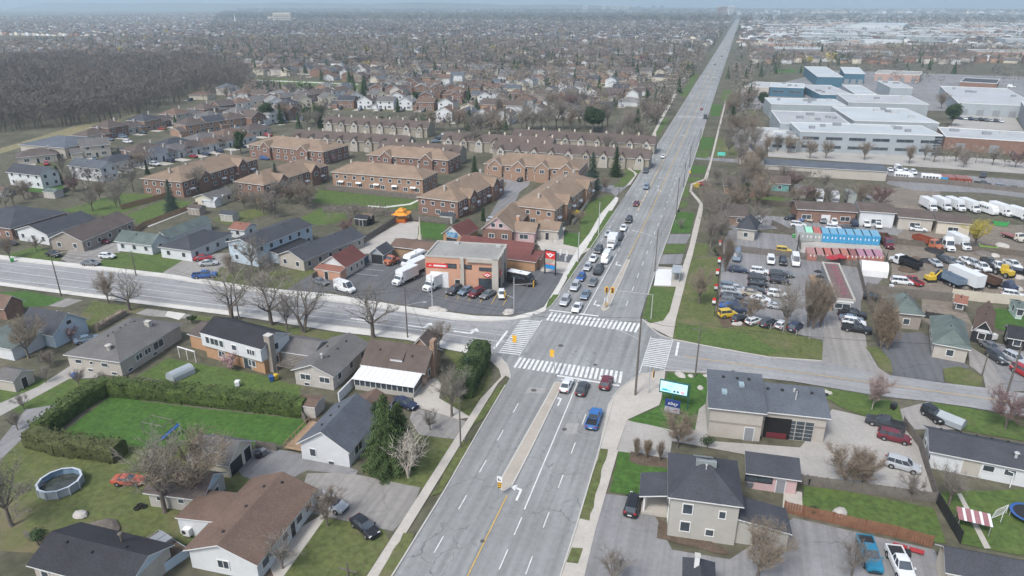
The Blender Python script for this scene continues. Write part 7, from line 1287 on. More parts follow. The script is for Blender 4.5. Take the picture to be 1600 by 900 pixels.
o, hh = small_sign(781, 778, 745, 'road_sign', 'keep-right sign over a yellow hazard board on the south median', [(0, .75, .9, M_white), (1.0, .5, .9, M_yel)]); b = MB(); b.tube((-.15, -.07, hh - .7), (-.15, -.08, hh - .3), .05, .05, 4); b.loft([[(-.15, -.07, hh - .4), (.2, -.07, hh - .62), (.1, -.07, hh - .72), (-.2, -.07, hh - .5)], [(-.15, -.09, hh - .4), (.2, -.09, hh - .62), (.1, -.09, hh - .72), (-.2, -.09, hh - .5)]]); b.obj('arrow_symbol', M_plas, o)
b = MB(); [b.loft([[(-.22, -.07, hh - 1.9 + k * .3), (.22, -.07, hh - 1.75 + k * .3), (.22, -.07, hh - 1.63 + k * .3), (-.22, -.07, hh - 1.78 + k * .3)], [(-.22, -.08, hh - 1.9 + k * .3), (.22, -.08, hh - 1.75 + k * .3), (.22, -.08, hh - 1.63 + k * .3), (-.22, -.08, hh - 1.78 + k * .3)]]) for k in range(3)]; b.obj('hazard_stripes', M_plas, o)
o, hh = small_sign(946, 482, 466, 'road_sign', 'keep-right sign over a yellow hazard board on the north median', [(0, .75, .9, M_white), (1.0, .5, .9, M_yel)])
small_sign(980, 407, 396, 'road_sign', 'small grey sign at the tip of the north median', [(0, .4, .6, W_mgrey)]); small_sign(1060, 332, 328, 'road_sign', 'little black and white plate on a post by the boulevard', [(0, .8, .8, M_plas)]); small_sign(1077, 278, 268, 'road_sign', 'small yellow warning sign by the side street', [(0, .7, .7, M_yel)])
q = G(1126, 252); o = empty('business_sign', (q.x, q.y, .1), 0, 'turquoise sign board on posts at the side-street corner', 'sign'); b = MB(); [b.tube((x, 0, 0), (x, 0, 3), .06) for x in (-1, 1)]; b.obj('posts', M_steel, o); b = MB(); b.box(-1.6, 1.6, -.1, .1, 2.4, 3.8); b.obj('panel', mat('sign_turquoise', (.1, .5, .42)), o)
# the queue and other cars on the road
Q = [(403 / 1, 0)]
def z6(x, y): return 860 + x / 6, 340 + y / 6
QL = 'southbound queue'
for x, y, kd, c, wh in ((137, 790, 'suv', 'silver', 'first in the kerb lane of the southbound queue'), (248, 850, 'sedan', 'white', 'first at the stop line in the inner southbound lane'), (232, 652, 'suv', 'silver', 'second in the kerb lane of the queue'), (326, 730, 'sedan', 'steel_blue', 'second in the inner lane of the queue'), (288, 565, 'hatch', 'blue', 'third in the kerb lane of the queue'), (398, 610, 'sedan', 'grey', 'third in the inner lane of the queue'), (348, 470, 'hatch', 'silver', 'fourth in the kerb lane of the queue'), (450, 498, 'pickup', 'dark', 'fourth in the inner lane of the queue'), (402, 388, 'sedan', 'white', 'fifth in the kerb lane of the queue'), (450, 310, 'suv', 'dark', 'sixth in the kerb lane of the queue'), (520, 395, 'van', 'white', 'fifth in the inner lane of the queue'), (545, 158, 'sedan', 'silver', 'seventh in the kerb lane of the queue'), (642, 185, 'pickup', 'dark', 'behind the box truck in the queue'), (686, 103, 'sedan', 'white', 'eighth car in the inner lane, behind the pickup'), (735, 28, 'suv', 'black', 'at the tail of the inner lane queue')):
    px, py = z6(x, y); carpx(kd, px, py, 180, c, wh, group='southbound queue at the lights')
px, py = z6(575, 265); truck('box', px, py, 180, 'white', 'small white box truck in the inner lane of the queue', group='southbound queue at the lights', L=6.0)
for x, y, kd, c, hd, wh in ((885, 603, 'sedan', 'white', 0, 'waiting in the northbound left-turn lane'), (910, 608, 'sedan', 'dark', 0, 'waiting at the northbound stop line'), (947, 599, 'suv', 'maroon', 0, 'stopped over the south crosswalk edge'), (928, 656, 'pickup', 'bright_blue', 0, 'driving up behind the dark sedan'), (994, 319, 'sedan', 'maroon', 180, 'southbound past the townhouse entrance'), (1010, 293, 'suv', 'steel_blue', 180, 'southbound beyond the maroon car'), (1009, 268, 'suv', 'dark', 180, 'southbound beside the entrance walk'), (1036, 245, 'sedan', 'white', 180, 'southbound alone in the inner lane'), (1096, 171, 'sedan', 'red', 0, 'beyond the far crosswalk'), (1102, 184, 'van', 'black', 0, 'stopped at the far crosswalk'), (1106, 121, 'sedan', 'white', 180, 'far up the main road, southbound'), (1117, 122, 'sedan', 'white', 180, 'far up the main road beside another white car'), (1124, 121, 'suv', 'silver', 0, 'far up the main road, northbound'), (1120, 95, 'sedan', 'white', 180, 'tiny on the main road, beyond three others'), (1128, 88, 'suv', 'dark', 0, 'tiny on the main road, dark'), (1117, 101, 'sedan', 'grey', 180, 'tiny on the main road, grey'), (1133, 82, 'suv', 'white', 0, 'tiny white on the main road near the horizon'), (772, 346, 'suv', 'silver', 95, 'in a townhouse driveway beneath the tan roof')): carpx(kd, x, y, hd, c, wh, parts=y > 200)
for x, y, kd, c, hd, wh in ((768, 276, 'van', 'white', 185, 'before the tan block with garages'), (414, 248, 'suv', 'blue', 90, 'beside the arched-window block'), (815, 281, 'suv', 'black', 200, 'before the garages of the tan block'), (765, 307, 'suv', 'silver', 95, 'in a driveway beside the tan block above the pagoda'), (330, 288, 'sedan', 'silver', 60, 'parked near the leftmost tan block'), (355, 282, 'suv', 'white', 60, 'between the two left tan blocks'), (322, 287, 'sedan', 'white', 60, 'beside the maple of the leftmost tan block'), (697, 210, 'sedan', 'white', 60, 'in the parking bays of the brown rows'), (691, 214, 'sedan', 'grey', 60, 'second in the parking bays of the brown rows'), (686, 217, 'suv', 'dark', 60, 'third in the parking bays of the brown rows'), (681, 221, 'sedan', 'steel_blue', 60, 'fourth in the parking bays of the brown rows'), (200, 222, 'suv', 'white', 90, 'in the cul-de-sac beside the dark sedan'), (190, 234, 'sedan', 'dark', 90, 'in the cul-de-sac by the wide pale-brick house')): carpx(kd, x, y, hd, c, wh)
# ------------------------------------------------------------------ east side: industry
def flatb(label, A, B, C, hh, wm, rm, ref, cat='building', name='flat_roofed_building', trim=None, group=None, units=3, win=None, door=0):
    h = house(name, label, cat, A, B, C, hh, 0, 'flat', 'x', wm, rm, ref=ref, trim=trim or M_trim, group=group); RT.seed(int(A[0]))
    for k in range(units): u, v = RT.uniform(.1, .9) * h.L, RT.uniform(.2, .85) * h.W; s = RT.uniform(.8, 2); b = MB(); b.box(u - s, u + s, v - s * .6, v + s * .6, hh, hh + 1.3); b.obj('roof_unit', RT.choice([M_steel, W_mgrey]), h.e)
    if win:
        for z in win:
            n = max(2, int(h.L / 9))
            for k in range(n): opening(h.e, h.L * (k + .5) / n, 0, 0, z, h.L / n * .7, 1.2, fm=W_mgrey)
            n = max(1, int(h.W / 9))
            for k in range(n): opening(h.e, 0, h.W * (k + .5) / n, -pi / 2, z, h.W / n * .6, 1.2, fm=W_mgrey)
    for k in range(door): opening(h.e, h.L * (k + .5) / door, 0, 0, 0, 3.6, 3.6, 'garage_door', dm=W_mgrey)
    return h
h = flatb('long white two-storey office building with ribbon windows and a glazed stair at its corner', (1250, 206), (1474, 213), (1459, 198), 9, W_metal, R_wflat, 'the white office building', units=6, win=(2, 5.8))
b = MB(); [b.box(h.L - 3, h.L + .1, -.15, 0, .8 + k * 1.2, 1.6 + k * 1.2) for k in range(7)]; b.obj('stair_glazing', M_glass, h.e)
h = flatb('low red-brick industrial wing beside the white office building', (1477, 214), (1640, 224), (1622, 208), 6, W_brick, R_gflat, 'the red-brick wing', units=5, door=3)
flatb('small white annex at the near corner of the office building', (1205, 214), (1249, 217), (1247, 208), 6, W_metal, R_wflat, 'the white annex', win=(1.5,))
flatb('white-walled link building behind the annex', (1172, 203), (1250, 206), (1249, 202), 5, W_white, R_wflat, 'the link building', units=0)
flatb('grey-roofed plant hall, nearest left of the flat roof cluster', (1219, 193), (1332, 197), (1322, 177), 8, W_metal, R_gflat, 'the left plant hall', units=7); flatb('white-roofed plant hall beside the big dark pine', (1334, 189), (1468, 193), (1449, 171), 8, W_metal, R_wflat, 'the right plant hall', units=6)
flatb('raised pale hall behind the plant halls', (1205, 163), (1323, 166), (1318, 156), 8, W_metal, R_wflat, 'the raised pale hall', units=6); flatb('saw-roofed pale hall to the right of the raised hall', (1325, 160), (1452, 164), (1446, 151), 8, W_metal, R_gflat, 'the saw-roofed hall', units=4)
flatb('long blue-walled workshop with pale roof', (1203, 136), (1257, 138), (1254, 131), 6.5, W_blue, R_wflat, 'the blue-walled workshop', win=(3,)); flatb('beige shop block beside the blue workshop', (1163, 135), (1202, 137), (1199, 129), 6, W_beige, R_gflat, 'the beige shop block', units=1)
flatb('blue warehouse with white roof and round canopy front', (1277, 120), (1318, 121), (1297, 105), 8, W_blue, R_wflat, 'the blue warehouse', units=0); flatb('blue side wing of the warehouse with pale roof', (1319, 115), (1352, 116), (1345, 106), 8, W_blue, R_wflat, 'the blue side wing', units=0, door=3)
flatb('bright white-roofed shed in front of the blue warehouse', (1336, 147), (1370, 148), (1352, 134), 6, W_metal, R_wflat, 'the bright white-roofed shed', units=0); flatb('low grey-roofed building left of the bright white shed', (1282, 148), (1334, 149), (1318, 134), 5, W_blue, R_gflat, 'the low grey-roofed building')
flatb('pale blue-grey metal hall beside the salmon building', (1391, 137), (1427, 138), (1418, 128), 8, W_metal, R_gflat, 'the pale metal hall', units=2); flatb('long salmon-pink block building with flat roof', (1367, 115), (1438, 118), (1433, 112), 6, W_salmon, R_gravel, 'the salmon-pink building', units=2, door=4)
flatb('very long grey-roofed hall with pale blue front wall', (1497, 161), (1625, 167), (1575, 139), 7, W_metal, R_gflat, 'the very long grey hall', units=4, door=5); flatb('metal-clad warehouse with loading doors, cut by the photo edge', (1612, 186), (1720, 193), (1672, 163), 9, W_mgrey, R_wflat, 'the edge warehouse', units=1)
flatb('dark brick low block with hipped edge in the mid distance', (1500, 128), (1558, 131), (1552, 124), 4, W_brick, R_char, 'the dark brick block', units=0)
flatb('wide pale distant warehouse with white roof edge', (1330, 39), (1412, 40), (1408, 36), 12, W_white, R_wflat, 'the wide distant warehouse', units=0); flatb('long low white building in the far freight yard', (1482, 37), (1500, 37.3), (1499, 35), 9, W_white, R_wflat, 'the far freight building', units=0)
h = house('storage_building', 'long slate-roofed self-storage building with beige wall', 'building', (1194, 258), (1388, 269), (1384, 258), 3.6, .8, 'gable', 'x', W_beige, R_slate, ref='the long storage building', over=.3)
def sm(label, A, B, C, ev, ri, kd, rg, wm, rm, ref, name='bungalow', cat='house', **k):
    h = house(name, label, cat, A, B, C, ev, ri, kd, rg, wm, rm, ref=ref, **k); autowin(h, 1, 4, sides=(0, 3)); return h
sm('small white gabled house beside the turquoise sign', (1155, 241), (1184, 243), 9, 4.2, 3, 'gable', 'y', W_white, R_char, 'the small white gabled house', 'gable_house')
sm('mauve-roofed bungalow at the side-street corner', (1131, 290), (1168, 292), 11, 3, 2, 'hip', 'x', W_tanb, R_mauve, 'the mauve-roofed bungalow'); sm('grey-brown roofed bungalow in the middle of three joined roofs', (1171, 295), (1200, 297), 13, 3, 1.8, 'gable', 'x', W_brick, R_dbrown, 'the grey-brown roofed bungalow'); sm('teal-walled bungalow with mauve roof', (1203, 286), (1236, 288), 10, 3, 1.6, 'gable', 'x', mat('teal_siding', (.13, .3, .28)), R_mauve, 'the teal-walled bungalow')
sm('brown-roofed house behind the sprawling leafless tree', (1118, 336), (1170, 339), 10, 3, 2.2, 'gable', 'x', W_tanb, R_dbrown, 'the brown-roofed bungalow'); sm('small house with steep charcoal hipped roof beside the mechanics yard', (1150, 357), (1182, 361), 9, 3.2, 3, 'hip', 'x', W_pale, R_char, 'the charcoal hipped house')
sm('low grey rear shed behind the teal bungalow', (1240, 297), (1262, 299), 8, 2.6, 1, 'gable', 'x', W_grey, R_grey, 'the low rear shed', 'garden_shed', 'shed')
for A, B, W_d, hh, wm, rm, lb in (((1245, 327), (1341, 332), 11, 4, W_brick, R_mauve, 'brown-walled workshop unit with mauve metal roof'), ((1343, 330), (1402, 334), 12, 4.6, W_white, R_mauve, 'white workshop unit with lean-to front'), ((1403, 339), (1462, 344), 11, 3.8, W_beige, R_mauve, 'beige workshop unit with red-brown roof'), ((1464, 346), (1521, 351), 11, 3.8, W_cream, R_mauve, 'cream workshop unit beside the yellow willow')):
    h = house('workshop', lb, 'workshop', A, B, W_d, hh, 1.0, 'gable', 'x', wm, rm, ref='the ' + lb.split(' with')[0].split(' beside')[0]); n = int(h.L / 5)
    for k in range(n): opening(h.e, h.L * (k + .5) / n, 0, 0, 0 if k % 2 else 1, 2.6, 2.6 if k % 2 else 1.3, 'garage_door' if k % 2 else 'window')
def contain(px, py, col, top, label, rz=0, L=6.1, group=None, hgt=2.6):
    q = G(px, py); o = empty('shipping_container', (q.x, q.y, .1), radians(rz), label, 'container', group); b = MB(); W = 2.4; b.box(-W / 2, W / 2, 0, L, 0, hgt, 0, 1)
    for k in range(12): y = .25 + k * L / 12.5; b.box(-W / 2 - .03, -W / 2, y, y + .22, .15, hgt - .15); b.box(W / 2, W / 2 + .03, y, y + .22, .15, hgt - .15)
    b.obj('container_body', [paint(col), paint(top)], o)
    for s in (-1, 1): b = MB(); x0, x1 = sorted((s * .05, s * 1.12)); b.box(x0, x1, -.06, 0, .12, hgt - .12); d_ = b.obj('door', paint(col), o); b = MB(); b.box(s * .45 - .14, s * .45 + .14, -.075, -.06, 1.2, 1.75); b.obj('white_plate', M_white, d_)
    OBST.append((q.x, q.y + 3, 5)); return o
CCOL = [('cgrey', 'cgrey', 'grey container with grey top'), ('cgrey', 'mint', 'grey container with mint-green top'), ('cgrey', 'redorange', 'grey container with orange-red top')] + [('cblue', 'pale_blue', 'blue container with pale-blue top')] * 7
for k, (c, t, lb) in enumerate(CCOL): contain(1250 + k * 12.9, 377 + k * .75, c, t, f'{lb}, {ORD[k]} along the storage row', group='containers in the storage row')
for k in range(9): contain(1268 + k * 13, 408 + k * .4, 'salmon' if k not in (3, 4) else 'redorange', ['salmon', 'salmon', 'redorange', 'salmon', 'orange', 'rust', 'pink', 'pink', 'pink'][k], f'faded red container, {ORD[k]} along the row behind the car-lot fence', group='red containers behind the fence', hgt=1.7)
for k, (x, c, t) in enumerate(((1474, 'cblue', 'rust'), (1486, 'rust', 'rust'), (1499, 'rust', 'rust'), (1511, 'rust', 'rust'))): contain(x, 288 + k, c, t, f'{"blue" if k == 0 else "rusty red"} container, {ORD[k]} in the upper storage yard', group='containers in the upper yard')
TL = [('box', 1279, 313, 180, 'white', 'white cube van box truck behind the brown workshop roof', None), ('box', 1303, 316, 180, 'silver', 'silver truck behind the brown workshop roof', None), ('trailer', 1327, 316, 180, 'cream', 'grey storage trailer behind the workshop roofs', 'cgrey'), ('camper', 1358, 318, 150, 'cream', 'cream camper behind the white workshop unit', None), ('box', 1450, 325, 165, 'white', 'white van truck, first in the long rental row', None), ('box', 1471, 324, 160, 'white', 'white box truck, second in the long rental row', None), ('box', 1492, 325, 158, 'white', 'white box truck, third in the long rental row', None), ('box', 1514, 327, 156, 'white', 'white box truck, fourth in the long rental row', None), ('camper', 1542, 331, 150, 'white', 'white motorhome beyond the yellow willow', None), ('box', 1563, 333, 152, 'white', 'large white box truck beside the motorhome', None), ('box', 1592, 340, 150, 'white', 'white truck at the photo edge beside the green skip', None),
 ('dump', 1384, 381, 172, 'maroon', 'dark red dump truck at the end of the blue containers', 'brown'), ('dump', 1449, 383, 140, 'orange', 'rust-orange dump truck in the dirt yard', 'rust'), ('tractor', 1477, 386, 168, 'white', 'white highway tractor beside the rust-orange dump truck', None), ('box', 1497, 384, 158, 'white', 'white moving truck beside the highway tractor', None), ('dump', 1413, 414, 325, 'white', 'dump truck with black bed facing away in the dirt yard', 'black'), ('dump', 1480, 440, 330, 'navy', 'dark blue dump truck behind the board fence', 'steel_blue'), ('trailer', 1507, 443, 150, 'white', 'long white box trailer behind the concrete wall', None), ('dump', 1532, 440, 325, 'white', 'dump truck with brown bed beside the white trailer', 'brown'), ('flatbed', 1564, 447, 140, 'navy', 'dark flatbed truck near the concrete wall', 'dark'), ('flatbed', 1583, 372, 150, 'cream', 'pale tow truck with sloping red bed', 'rust'), ('flatbed', 1592, 425, 120, 'black', 'black flatbed at the photo edge of the dirt yard', 'black'), ('camper', 1412, 280, 100, 'white', 'white camper beside the storage building', None), ('bus', 1456, 283, 95, 'white', 'white motor coach by the upper containers', None), ('box', 1330, 288 + 140, 180, 'white', 'x', None)]
for kd, x, y, hd, c, lb, bx in TL[:-1]: truck(kd, x, y, hd, c, lb, box=bx, L={'box': 8, 'trailer': 8.5, 'camper': 7, 'bus': 8, 'dump': 8.5, 'tractor': 7.5, 'flatbed': 7}[kd], group='trucks in the yards')
for x, y, kd, c, hd, wh in ((1237, 341, 'sedan', 'black', 240, 'first before the brown workshop unit'), (1254, 342, 'sedan', 'blue', 200, 'second before the brown workshop unit'), (1267, 343, 'sedan', 'beige', 195, 'third before the brown workshop unit'), (1286, 345, 'suv', 'grey', 185, 'at the door of the brown workshop unit'), (1303, 348, 'suv', 'white', 180, 'where brown and white workshop units meet'), (1334, 349, 'pickup', 'navy', 175, 'before the white workshop unit'), (1353, 351, 'suv', 'white', 175, 'next to the dark pickup by the workshops'), (1371, 353, 'suv', 'white', 175, 'last in the workshop row'), (1435, 359, 'sedan', 'white', 95, 'broadside before the beige workshop unit'), (1302, 357, 'suv', 'white', 90, 'half hidden behind the blue containers'), (1325, 357, 'sedan', 'dark', 90, 'peeking over the blue containers'), (1247, 352, 'suv', 'white', 90, 'at the start of the container row'), (1391, 266, 'sedan', 'white', 180, 'first beside the storage building end'), (1403, 266, 'van', 'white', 175, 'beside the storage building end'), (1415, 269, 'suv', 'white', 175, 'third beside the storage building end'), (1427, 270, 'suv', 'white', 175, 'fourth beside the storage building end'), (1409, 441, 'minivan', 'white', 90, 'behind the board fence by the black houses'), (1425, 440, 'pickup', 'red', 330, 'beside the yellow excavator'), (1583, 462, 'suv', 'white', 100, 'next to the concrete panel wall'), (1536, 275, 'pickup', 'dark', 200, 'alone in the upper asphalt yard'), (1535, 288, 'pickup', 'black', 100, 'at the upper yard fence'), (1565, 293, 'suv', 'steel_blue', 100, 'second at the upper yard fence'), (1585, 295, 'sedan', 'black', 100, 'third at the upper yard fence'), (1170, 268, 'pickup', 'black', 180, 'in front of the small white gabled house'), (1185, 340 + 5, 'suv', 'white', 180, 'beside the charcoal hipped house'), (1580, 136, 'van', 'white', 100, 'in the pale lot by the dark brick block'), (1100, 388 - 100, 'sedan', 'red', 100, 'by the curving east sidewalk')): carpx(kd, x, y, hd, c, wh, group=None)
for x, y, c, lb in ((1562, 353, 'green', 'bright green waste skip behind the yellow willow'), (1542, 392, 'lime', 'lime-green waste skip on the dirt by the board fence')):
    q = G(x, y); o = empty('waste_skip', (q.x, q.y, .1), radians(-8), lb, 'skip'); b = MB(); P = [(-1.6, .1), (1.6, .1), (2.1, 1.5), (-2.1, 1.5)]; b.loft([[(p_[0], s, p_[1]) for p_ in P] for s in (-.9, .9)]); b.obj('skip_body', paint(c), o); b = MB(); b.box(-1.9, 1.9, -.8, .8, 1.5, 1.53); b.obj('skip_load', M_soil, o)
q = G(1453, 440); o = empty('excavator', (q.x, q.y, .1), radians(20), 'yellow excavator parked between the dump trucks', 'excavator'); o.scale = (.72,) * 3
for s in (-1, 1): b = MB(); b.box(-1.7, 1.7, s * 1.1 - .3, s * 1.1 + .3, 0, .8, 0, tx=.3); b.obj('track', M_plas, o)
b = MB(); b.box(-1.6, 1.2, -1.2, 1.2, .85, 2.0); b.box(0, 1.2, .1, 1.2, 2.0, 2.9, 0, tx=.1); b.obj('body', paint('yellow'), o); b = MB(); b.tube((1, -.2, 1.6), (3.0, -.2, 4.0), .25, .2, 6); b.tube((3.0, -.2, 4.0), (4.4, -.2, 2.2), .18, .15, 6); b.obj('boom', paint('yellow'), o); b = MB(); b.box(4.0, 4.9, -.7, .3, 1.4, 2.2, 0, tx=.2); b.obj('bucket', M_plas, o)
q = G(1568, 432); o = empty('wheel_loader', (q.x, q.y, .1), radians(120), 'yellow wheel loader by the black flatbeds', 'loader'); b = MB(); b.box(-2, .2, -.9, .9, .8, 1.9); b.box(-.4, .9, -.7, .7, 1.2, 2.9, 0, tx=.15, ty=.1); b.obj('body', paint('yellow'), o); [link('wheel', wheel_mesh(.7, .45), o, (x, y, .7)) for x in (-1.4, 1.4) for y in (-1, 1)]; b = MB(); b.box(2.2, 3.1, -1.2, 1.2, .1, 1.0, 0, tx=.2); b.tube((.9, 0, 1.4), (2.4, 0, .7), .15); b.obj('bucket', M_plas, o)
fence([(1188, 272), (1390, 283), (1470, 288), (1600, 302)], 2, 'long grey board fence below the storage building'); fence([(1172, 303), (1290, 312)], 1.8, 'dark board fence behind the joined roofs', m=M_bark); fence([(1172, 318), (1245, 324)], 1.8, 'dark board fence below the green strip', m=M_bark); fence([(1378, 380), (1460, 388), (1540, 396), (1600, 402)], 1.8, 'dark board fence across the dirt yard', m=M_bark); fence([(1205, 352), (1245, 372), (1250, 390)], 1.8, 'board fence beside the charcoal hipped house')

# ------------------------------------------------------------------ mid-distance houses
def inpoly(x, y, P):
    c = False; j = len(P) - 1
    for i in range(len(P)):
        if (P[i][1] > y) != (P[j][1] > y) and x < (P[j][0] - P[i][0]) * (y - P[i][1]) / (P[j][1] - P[i][1]) + P[i][0]: c = not c
        j = i
    return c
WOODS = [(-400, 118), (0, 108), (130, 100), (300, 104), (385, 122), (398, 142), (330, 150), (262, 166), (180, 190), (60, 204), (-60, 212), (-400, 250)]
FIELDS = [[(-400, 205), (60, 202), (200, 176), (225, 180), (130, 213), (-20, 246), (-400, 300)], [(385, 117), (450, 120), (590, 131), (570, 143), (400, 141)]]
RC = [(R_mauve, 'brown'), (R_dbrown, 'dark brown'), (R_grey, 'grey'), (R_char, 'charcoal'), (R_brown, 'reddish-brown'), (R_slate, 'slate'), (R_lgrey, 'pale grey'), (R_mauve, 'brown'), (R_dbrown, 'dark brown'), (R_grey, 'grey'), (R_brown, 'reddish-brown')]
WC = [(W_white, 'white'), (W_brick, 'red-brick'), (W_cream, 'cream'), (W_tanb, 'tan-brick'), (W_beige, 'beige'), (W_white, 'white'), (W_pale, 'pale stone'), (W_taupe, 'taupe')]
HV = {}
def hv(k):
    "a handful of house shapes, each a wall mesh, a roof mesh and a few openings"
    if k in HV: return HV[k]
    L, W, ev, ri, kd, rg = [(11, 9, 5.2, 2.4, 'gable', 'x'), (10, 11, 5.2, 2.8, 'gable', 'y'), (13, 10, 3.2, 2.2, 'gable', 'x'), (12, 11, 5.2, 2.8, 'hip', 'x'), (14, 10, 3.2, 2.2, 'hip', 'x'), (9, 12, 5.4, 2.2, 'gable', 'y')][k]
    t = link('tmp', None); volume(t, -L / 2, L / 2, -W / 2, W / 2, 0, ev, ri, kd, rg, W_white, R_grey)
    if k in (0, 3): volume(t, -L / 2 - 4.2, -L / 2 - .05, -W / 2 - 1, W / 2 - 3, 0, 2.8, 1.4, 'gable', 'x', W_white, R_grey, .3, wname='garage_wall', rname='garage_roof')
    for x in (-L * .28, L * .25): opening(t, x, -W / 2, 0, 1, 1.8, 1.3); (ev > 4 and opening(t, x, -W / 2, 0, 3.6, 1.2, 1.1)); (ev > 4 and opening(t, x, W / 2, pi, 3.6, 1.2, 1.1)); opening(t, x, W / 2, pi, 1, 1.8, 1.3)
    opening(t, L / 2, 0, pi / 2, ev - 1.9, 1, 1.1); opening(t, -L / 2, W * .2, -pi / 2, ev - 1.9, 1, 1.1); opening(t, 0, -W / 2, 0, 0, 1, 2.1, 'door', dm=M_dark)
    b = MB(); b.box(L * .3, L * .3 + .7, -.4, .4, ev + ri * .3, ev + ri + .9); b.obj('chimney', W_beige, t); HV[k] = t; return t
NH = 0
def put_house(k, x, y, rz, rc, wc, label, ref, detail=True, group='suburban houses beyond the townhouses'):
    global NH; t = hv(k); o = link('suburban_house', None, None, (x, y, 0), rz); tag(o, label, 'house', group); NH += 1
    for c in t.children:
        if not detail and c.name.split('.')[0] in ('window', 'door', 'chimney'): continue
        d = c.copy(); COL.objects.link(d); d.parent = o; nm = c.name.split('.')[0]
        if 'wall' in nm:
            for s in d.material_slots: s.link = 'OBJECT'; s.material = wc
        if 'roof' in nm: d.material_slots[0].link = 'OBJECT'; d.material_slots[0].material = rc
        if detail:
            for g2 in c.children: e = g2.copy(); COL.objects.link(e); e.parent = d
    REFS.append((x, y, ref)); OBST.append((x, y, 7)); return o
lots = MB(); drv = MB(); 
def lot_at(x, y, rz, L=13, W=24):
    c, s = cos(rz), sin(rz); f = lambda u, v: (x + c * u - s * v, y + s * u + c * v, .004 * 1)
    RT.random(); lots.poly([f(-L / 2, -W / 2), f(L / 2, -W / 2), f(L / 2, W / 2), f(-L / 2, W / 2)])
    f2 = lambda u, v: (x + c * u - s * v, y + s * u + c * v, .03); drv.poly([f2(-L * .45, -W * .55), f2(-L * .1, -W * .55), f2(-L * .1, -W * .2), f2(-L * .45, -W * .2)])
R2 = random.Random(11); rows = MB()
def blocked(x, y, r):
    for a, c, q in OBST:
        if abs(a - x) < 40 and (a - x) ** 2 + (c - y) ** 2 < (q + r) ** 2: return True
    return False
def street(pts, m, w_, z):
    b = m
    for a, c in zip(pts[:-1], pts[1:]):
        a, c = Vector((*a, 0)), Vector((*c, 0)); d = (c - a).normalized(); n = Vector((-d.y, d.x, 0)) * w_ / 2; b.poly([(*(a - n)[:2], z), (*(c - n)[:2], z), (*(c + n)[:2], z), (*(a + n)[:2], z)])
AUTO = []
for li, (x0, y0, x1, y1, n, ks, wcs, nm, sh) in enumerate(((145, 219, 340, 178, 9, (4, 3), (3, 1, 4), 'row along the dry field', 'dry-field row'), (350, 176, 530, 152, 9, (0, 3), (0, 2, 1), 'row below the park', 'park row'), (185, 262, 372, 224, 8, (4, 4), (0, 0, 0), 'white-walled row behind the leftmost tan block', 'white-walled row'), (395, 196, 450, 186, 3, (1, 3), (0, 1), 'short row by the dark evergreens', 'short row'), (545, 168, 700, 172, 6, (0, 1), (0, 1), 'row above the longest brown townhouses', 'mixed row'), (590, 147, 705, 146, 6, (5, 5), (1, 1), 'brick semis above the white-gabled houses', 'brick semis'), (700, 187, 790, 192, 4, (1, 5), (1, 0), 'brick row beside the visitor court', 'court row'), (300, 208, 420, 190, 5, (3, 0), (3, 0), 'far side of the cul-de-sac', 'cul-de-sac'), (225, 243, 415, 207, 10, (4, 2), (0, 4, 1), 'second row of the cul-de-sac loop', 'loop row'), (430, 170, 590, 158, 9, (1, 0), (0, 2, 4), 'row just under the park path', 'path row'), (330, 196, 470, 172, 8, (3, 4), (4, 1, 0), 'row between the dry-field and park rows', 'inner row'), (600, 160, 780, 160, 9, (1, 5), (0, 1, 2), 'row above the visitor court', 'upper row'), (60, 252, 180, 240, 5, (4, 0), (4, 0), 'row beside the wide pale-brick house', 'west row'))):
    a, c = G(x0, y0), G(x1, y1); an = atan2(c.y - a.y, c.x - a.x)
    for k in range(n):
        p = a.lerp(c, k / max(1, n - 1))
        if li > 7 and blocked(p.x, p.y, 4.5): continue
        rc, rn = R2.choice(RC); wc, wn = WC[R2.choice(wcs)]
        put_house(ks[k % 2], p.x, p.y, an, rc, wc, f'{rn}-roofed {wn} house, {ORD[k]} in the {nm}', f"{ORD[k]} house, {sh}"); lot_at(p.x, p.y, an)
rowy = 300; rr = 0
while rowy < 1100:
    for side in (-1, 1):
        cand = []
        xs = [(-26 - 15.5 * k) if side < 0 else (30 + 15.5 * k) for k in range(75)]
        yy = rowy
        for k, x in enumerate(xs):
            if k % 11 == 0 or R2.random() < .07: continue
            for j, dy in enumerate((0, 29)):
                y = yy + dy + R2.uniform(-2.5, 2.5); X = x + R2.uniform(-2, 2); px, py, dep = PX(X, y)
                if not (-40 < px < 1640) or py > 205: continue
                if side > 0 and (y < 620 or (px > 1180 and py > 100)): continue
                if side < 0 and py > 178 and px < 600: continue
                if inpoly(px, py, WOODS) or any(inpoly(px, py, F_) for F_ in FIELDS) or blocked(X, y, 7): continue
                AUTO.append((dep, X, y, pi if j else 0, rr * 2 + j, k, side))
    street([(-1150, rowy + 14.5), (-22, rowy + 14.5)], rows, 8, .034) if rowy > 420 else None
    rowy += 58; rr += 1
rest = []
AUTO.sort()
for dep, X, y, rz, r_, k, side in AUTO:
    rc, rn = R2.choice(RC); wc, wn = R2.choice(WC); v = R2.randrange(6); lot_at(X, y, rz)
    rz += R2.gauss(0, .06) + (pi / 2 if (k // 11 + r_) % 3 == 0 else 0)
    if NH < 245: put_house(v, X, y, rz, rc, wc, f"{rn}-roofed {wn} house, {ordn(k)} {'west' if side < 0 else 'east'} of the main road in the {ordn(r_)} grid row", f"{ordn(r_)} grid row's {ordn(k)} house", detail=False)
    else: rest.append((X, y, rz, v, rc, wc))
for nm in ('lot', 'drive'): pass
